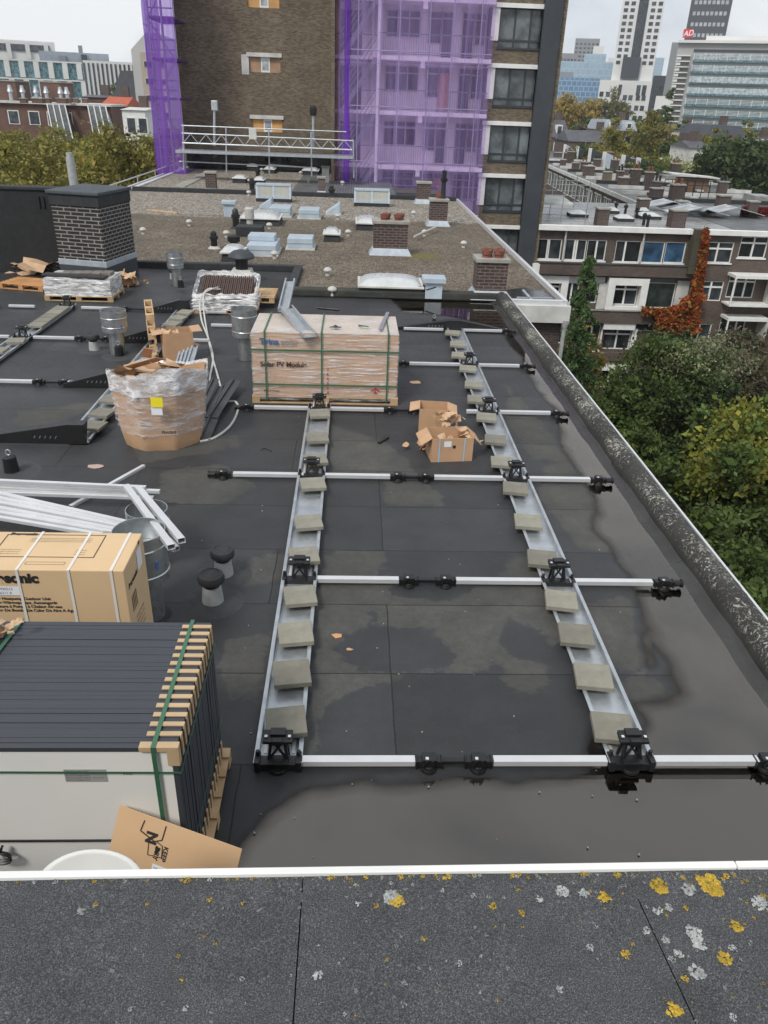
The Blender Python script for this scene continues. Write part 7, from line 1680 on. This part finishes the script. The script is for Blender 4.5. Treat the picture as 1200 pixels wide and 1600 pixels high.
house('house with a pale zinc mansard roof and two white dormers',944,996,204,188,150,12,M_tb,M_zinc,2,True); house('dark gabled house beside the tower shaft',862,890,215,188,150,10,M_tb,M_slate,1); house('dark slate roofed house behind the russet tree',890,960,222,205,135,10,M_tb,M_slate,0)
house('house with dark roof terrace behind the large dark tree',1108,1165,212,196,128,12,M_tb,M_cd,0,True); house('white gabled house behind the willow',1080,1112,232,222,118,8,M_whited,M_slate,0); house('low pale row of houses under the slab office',1050,1095,205,195,170,8,M_whited,M_slate,2)
house('small house behind the dark tree at the right border',1168,1225,232,216,120,8,M_whited,M_slate,1); house('grey flat house between willow and slab office',1000,1050,215,203,165,8,M_whited,M_slate,0)
x0=wx(985,262,120);x1=wx(1110,262,120); T=thing('low_hall','long low flat roofed hall behind the terrace wing','hall',((x0+x1)/2,120,ZGR)); MB().box(x0,x1,120,134,ZGR,wz(1050,258,120)).build('wall',M_tb,T); MB().box(x0-.3,x1+.3,119.7,134,wz(1050,258,120),wz(1050,254,120)).build('roof',M_whited,T)
# left skyline
T,x0,x1,zt=city('white_office_block','white banded office block at the far left skyline',-60,88,62,330,25,pm('white_city_cladding',(.68,.68,.66),.6,var=.06,scale=.05))
for k in range(6):
    z=zt-1.2-k*5.2; MB().box(x0,x1-2,330-.3,330-.02,z-2.2,z).build('window_band',M_gd if k!=1 else M_gp,T)
    for j in range(5): MB().box(x0+(x1-x0)*(j+.4)/5,x0+(x1-x0)*(j+.4)/5+1.6,329,329.6,z-5,z+.6).build('column',M_cw,T) if k<5 else None
T,x0,x1,zt=city('glass_office','teal glass office with white vertical fins on the left',-60,132,93,250,20,M_gt)
fins=[]
x=x0; zf=zt-ZGR
for k in range(5):
    z=zt-k*4.5
    if z-4<ZGR: break
    MB().box(x0,x1,249.6,249.98,z-.35,z).build('floor_band',M_cw,T)
    x=x0+(k%2)*.7
    while x<x1: fins.append((x,x+1.5,z-4.3,z-.4)); x+=4.0
grid(T,fins,250,M_cw,'white_fin',.5)
T,x0,x1,zt=city('curved_office','white office with dense vertical stripes, right of the teal glass office',132,212,96,255,25,M_cw)
st_=[];x=x0
while x<x1: st_.append((x,x+.55,zt-14,zt-.6)); x+=1.25
grid(T,st_,255,M_gd,'dark_stripe')
T,x0,x1,zt=city('plant_building','silver grey roof plant above the glass offices',64,172,82,280,15,M_zinc)
MB().box(x0+(x1-x0)*.28,x0+(x1-x0)*.38,279,279.95,zt-4,zt-1).build('louvre',M_cg,T); MB().box(x0+(x1-x0)*.6,x0+(x1-x0)*.68,279,279.95,zt-3,zt-.5).build('louvre',M_cd,T); MB().box(x0+(x1-x0)*.57,x0+(x1-x0)*.63,281,284,zt,zt+2).build('roof_unit',M_cg,T)
x0=wx(160,112,200);x1=wx(215,112,200); T=thing('dark_hall','dark curved roof hall behind the green trees','hall',((x0+x1)/2,200,ZGR)); zt=wz(190,110,200); MB().hexa([(x0-6,200,ZGR),(x1,200,ZGR),(x1,215,ZGR),(x0-6,215,ZGR),(x0+4,200,zt),(x1,200,zt),(x1,215,zt),(x0+4,215,zt)]).build('roof',M_slate,T)
# grey concrete block by the scaffold
YK=135.
x0=wx(209,120,YK);x1=wx(262,120,YK); zt=wz(225,78,YK); T=thing('concrete_block','grey beige concrete block with square windows beside the netted scaffold','building',((x0+x1)/2,YK,ZGR))
M_beige=pm('beige_panel',(.38,.33,.26),.8,var=.1,scale=.2); M_cgr=pm('pale_concrete_panel',(.44,.44,.43),.8,var=.1,scale=.2)
MB().box(x0,x1,YK,YK+12,ZGR,zt).build('wall',M_cgr,T)
xm=(x0+x1)/2; MB().hexa([(x0,YK,zt),(x1,YK,zt),(x1,YK+12,zt),(x0,YK+12,zt),(x0+2.4,YK,zt+2.2),(x1-1,YK,zt+2.2),(x1-1,YK+12,zt+2.2),(x0+2.4,YK+12,zt+2.2)]).build('gable',M_cgr,T)
MB().box(x0+1.3,x1,YK-.1,YK-.01,ZGR,zt-.3).build('beige_cladding',M_beige,T)
for k in range(7):
    for j in range(2):
        a=x0+1.7+j*2.2; z=zt-1.4-k*2.25; f=MB().box(a,a+1.35,YK-.16,YK-.11,z-.85,z).build('window',M_whited,T); MB().box(a+.08,a+1.27,YK-.19,YK-.16,z-.78,z-.07).build('pane',M_gd,f)
# red brick houses with stair towers on the left
YB2=112.
x0=wx(-40,160,YB2); x1=wx(172,160,YB2); ze=wz(70,163,YB2)
T=thing('brick_terrace','red brick terrace with chimneys and slanted skylights above the plane trees','building',((x0+x1)/2,YB2,ZGR))
M_rb=brick('red_city_brick',(.20,.085,.06),(.14,.06,.045),(.16,.12,.10)); MB().box(x0,x1,YB2,YB2+10,ZGR,ze).build('wall',M_rb,T); MB().box(x0-.2,x1+.2,YB2-.4,YB2+10,ze,ze+.25).build('cornice',M_whited,T)
for l,r,pt in ((-5,26,127),(64,96,129)):
    a=wx(l,145,YB2+4);b_=wx(r,145,YB2+4); z1=wz((l+r)/2,pt,YB2+4); MB().box(a,b_,YB2+4,YB2+9,ze+.25,z1).build('stair_tower',M_rb,T); MB().box(a-.15,b_+.15,YB2+3.9,YB2+9.1,z1,z1+.15).build('tower_cap',M_conc,T)
for px in (12,44,73,95): a=wx(px,176,YB2); f=MB().box(a,a+1.4,YB2-.08,YB2-.01,ze-2.4,ze-.8).build('window',M_white,T); MB().box(a+.12,a+1.28,YB2-.11,YB2-.08,ze-2.3,ze-.9).build('pane',M_gd,f)
for i,(l,r) in enumerate(((31,41),(50,66),(69,78),(88,103),(104,110),(115,122),(128,136))): chim(l,r,161,153,'%s squat brick chimney from the left above the plane trees'%ORD[i],0,1,lead=False,zb=ze+.25,m=M_rb)
def cowl(px,i):
    x=wx(px,150,YB2+3); z=ze+.3; MB().lathe(x,YB2+3,[(.25,z),(.25,z+.9),(.42,z+1.0),(.25,z+1.4),(.22,z+1.7),(.1,z+1.75)],10).build('chimney_cowl',M_galv,smooth=True,label='%s shiny flue cowl from the left over the brick terrace'%ORD[i],cat='cowl')
for i,px in enumerate((17,36,57,73,95,105)): cowl(px,i)
for i,l in enumerate((100,163)):
    a=W(l-12,164,YB2-.6); b_=W(l+2,192,YB2-3.5); x=a[0]; T2=thing('slanted_skylight','%s slanted dark skylight with white bars above the plane trees'%('left','right')[i],'skylight',(x,YB2-2,ze-4))
    MB().hexa([(x,YB2-3,ze-5),(x+2.4,YB2-3,ze-5),(x+2.4,YB2-.5,ze-5),(x,YB2-.5,ze-5),(x-1,YB2-1,ze),(x+1.2,YB2-1,ze),(x+1.2,YB2-.5,ze),(x-1,YB2-.5,ze)]).build('glass_slope',M_gd,T2)
    for k in range(4): u=k/3; MB().bar((x+2.4*u,YB2-3.05,ze-5),(x-1+2.2*u,YB2-1.05,ze+.05),.12).build('white_bar',M_white,T2)
house('house with a bright red tiled roof above the plane trees',158,196,166,151,118,9,M_rb,M_redr,0); house('ornate white gable house right of the red roof',190,226,172,168,108,8,M_white,M_whited,0); house('second red brick house behind the red roof',128,165,152,148,124,8,M_rb,M_slate,0)
# parked row and street hint at the scaffold foot
# ---------------- haze over the city ----------------
hz=MB().box(-900,900,-40,1150,-15,140); m=bpy.data.materials.new('city_haze'); m.use_nodes=True; t=m.node_tree; t.nodes.clear(); o_=t.nodes.new('ShaderNodeOutputMaterial'); v=t.nodes.new('ShaderNodeVolumePrincipled'); v.inputs['Color'].default_value=(.93,.965,1,1); v.inputs['Density'].default_value=.00026; v.inputs['Anisotropy'].default_value=.2; t.links.new(v.outputs[0],o_.inputs['Volume'])
hz.build('haze',m,kind='stuff',label='thin pale haze over the city')
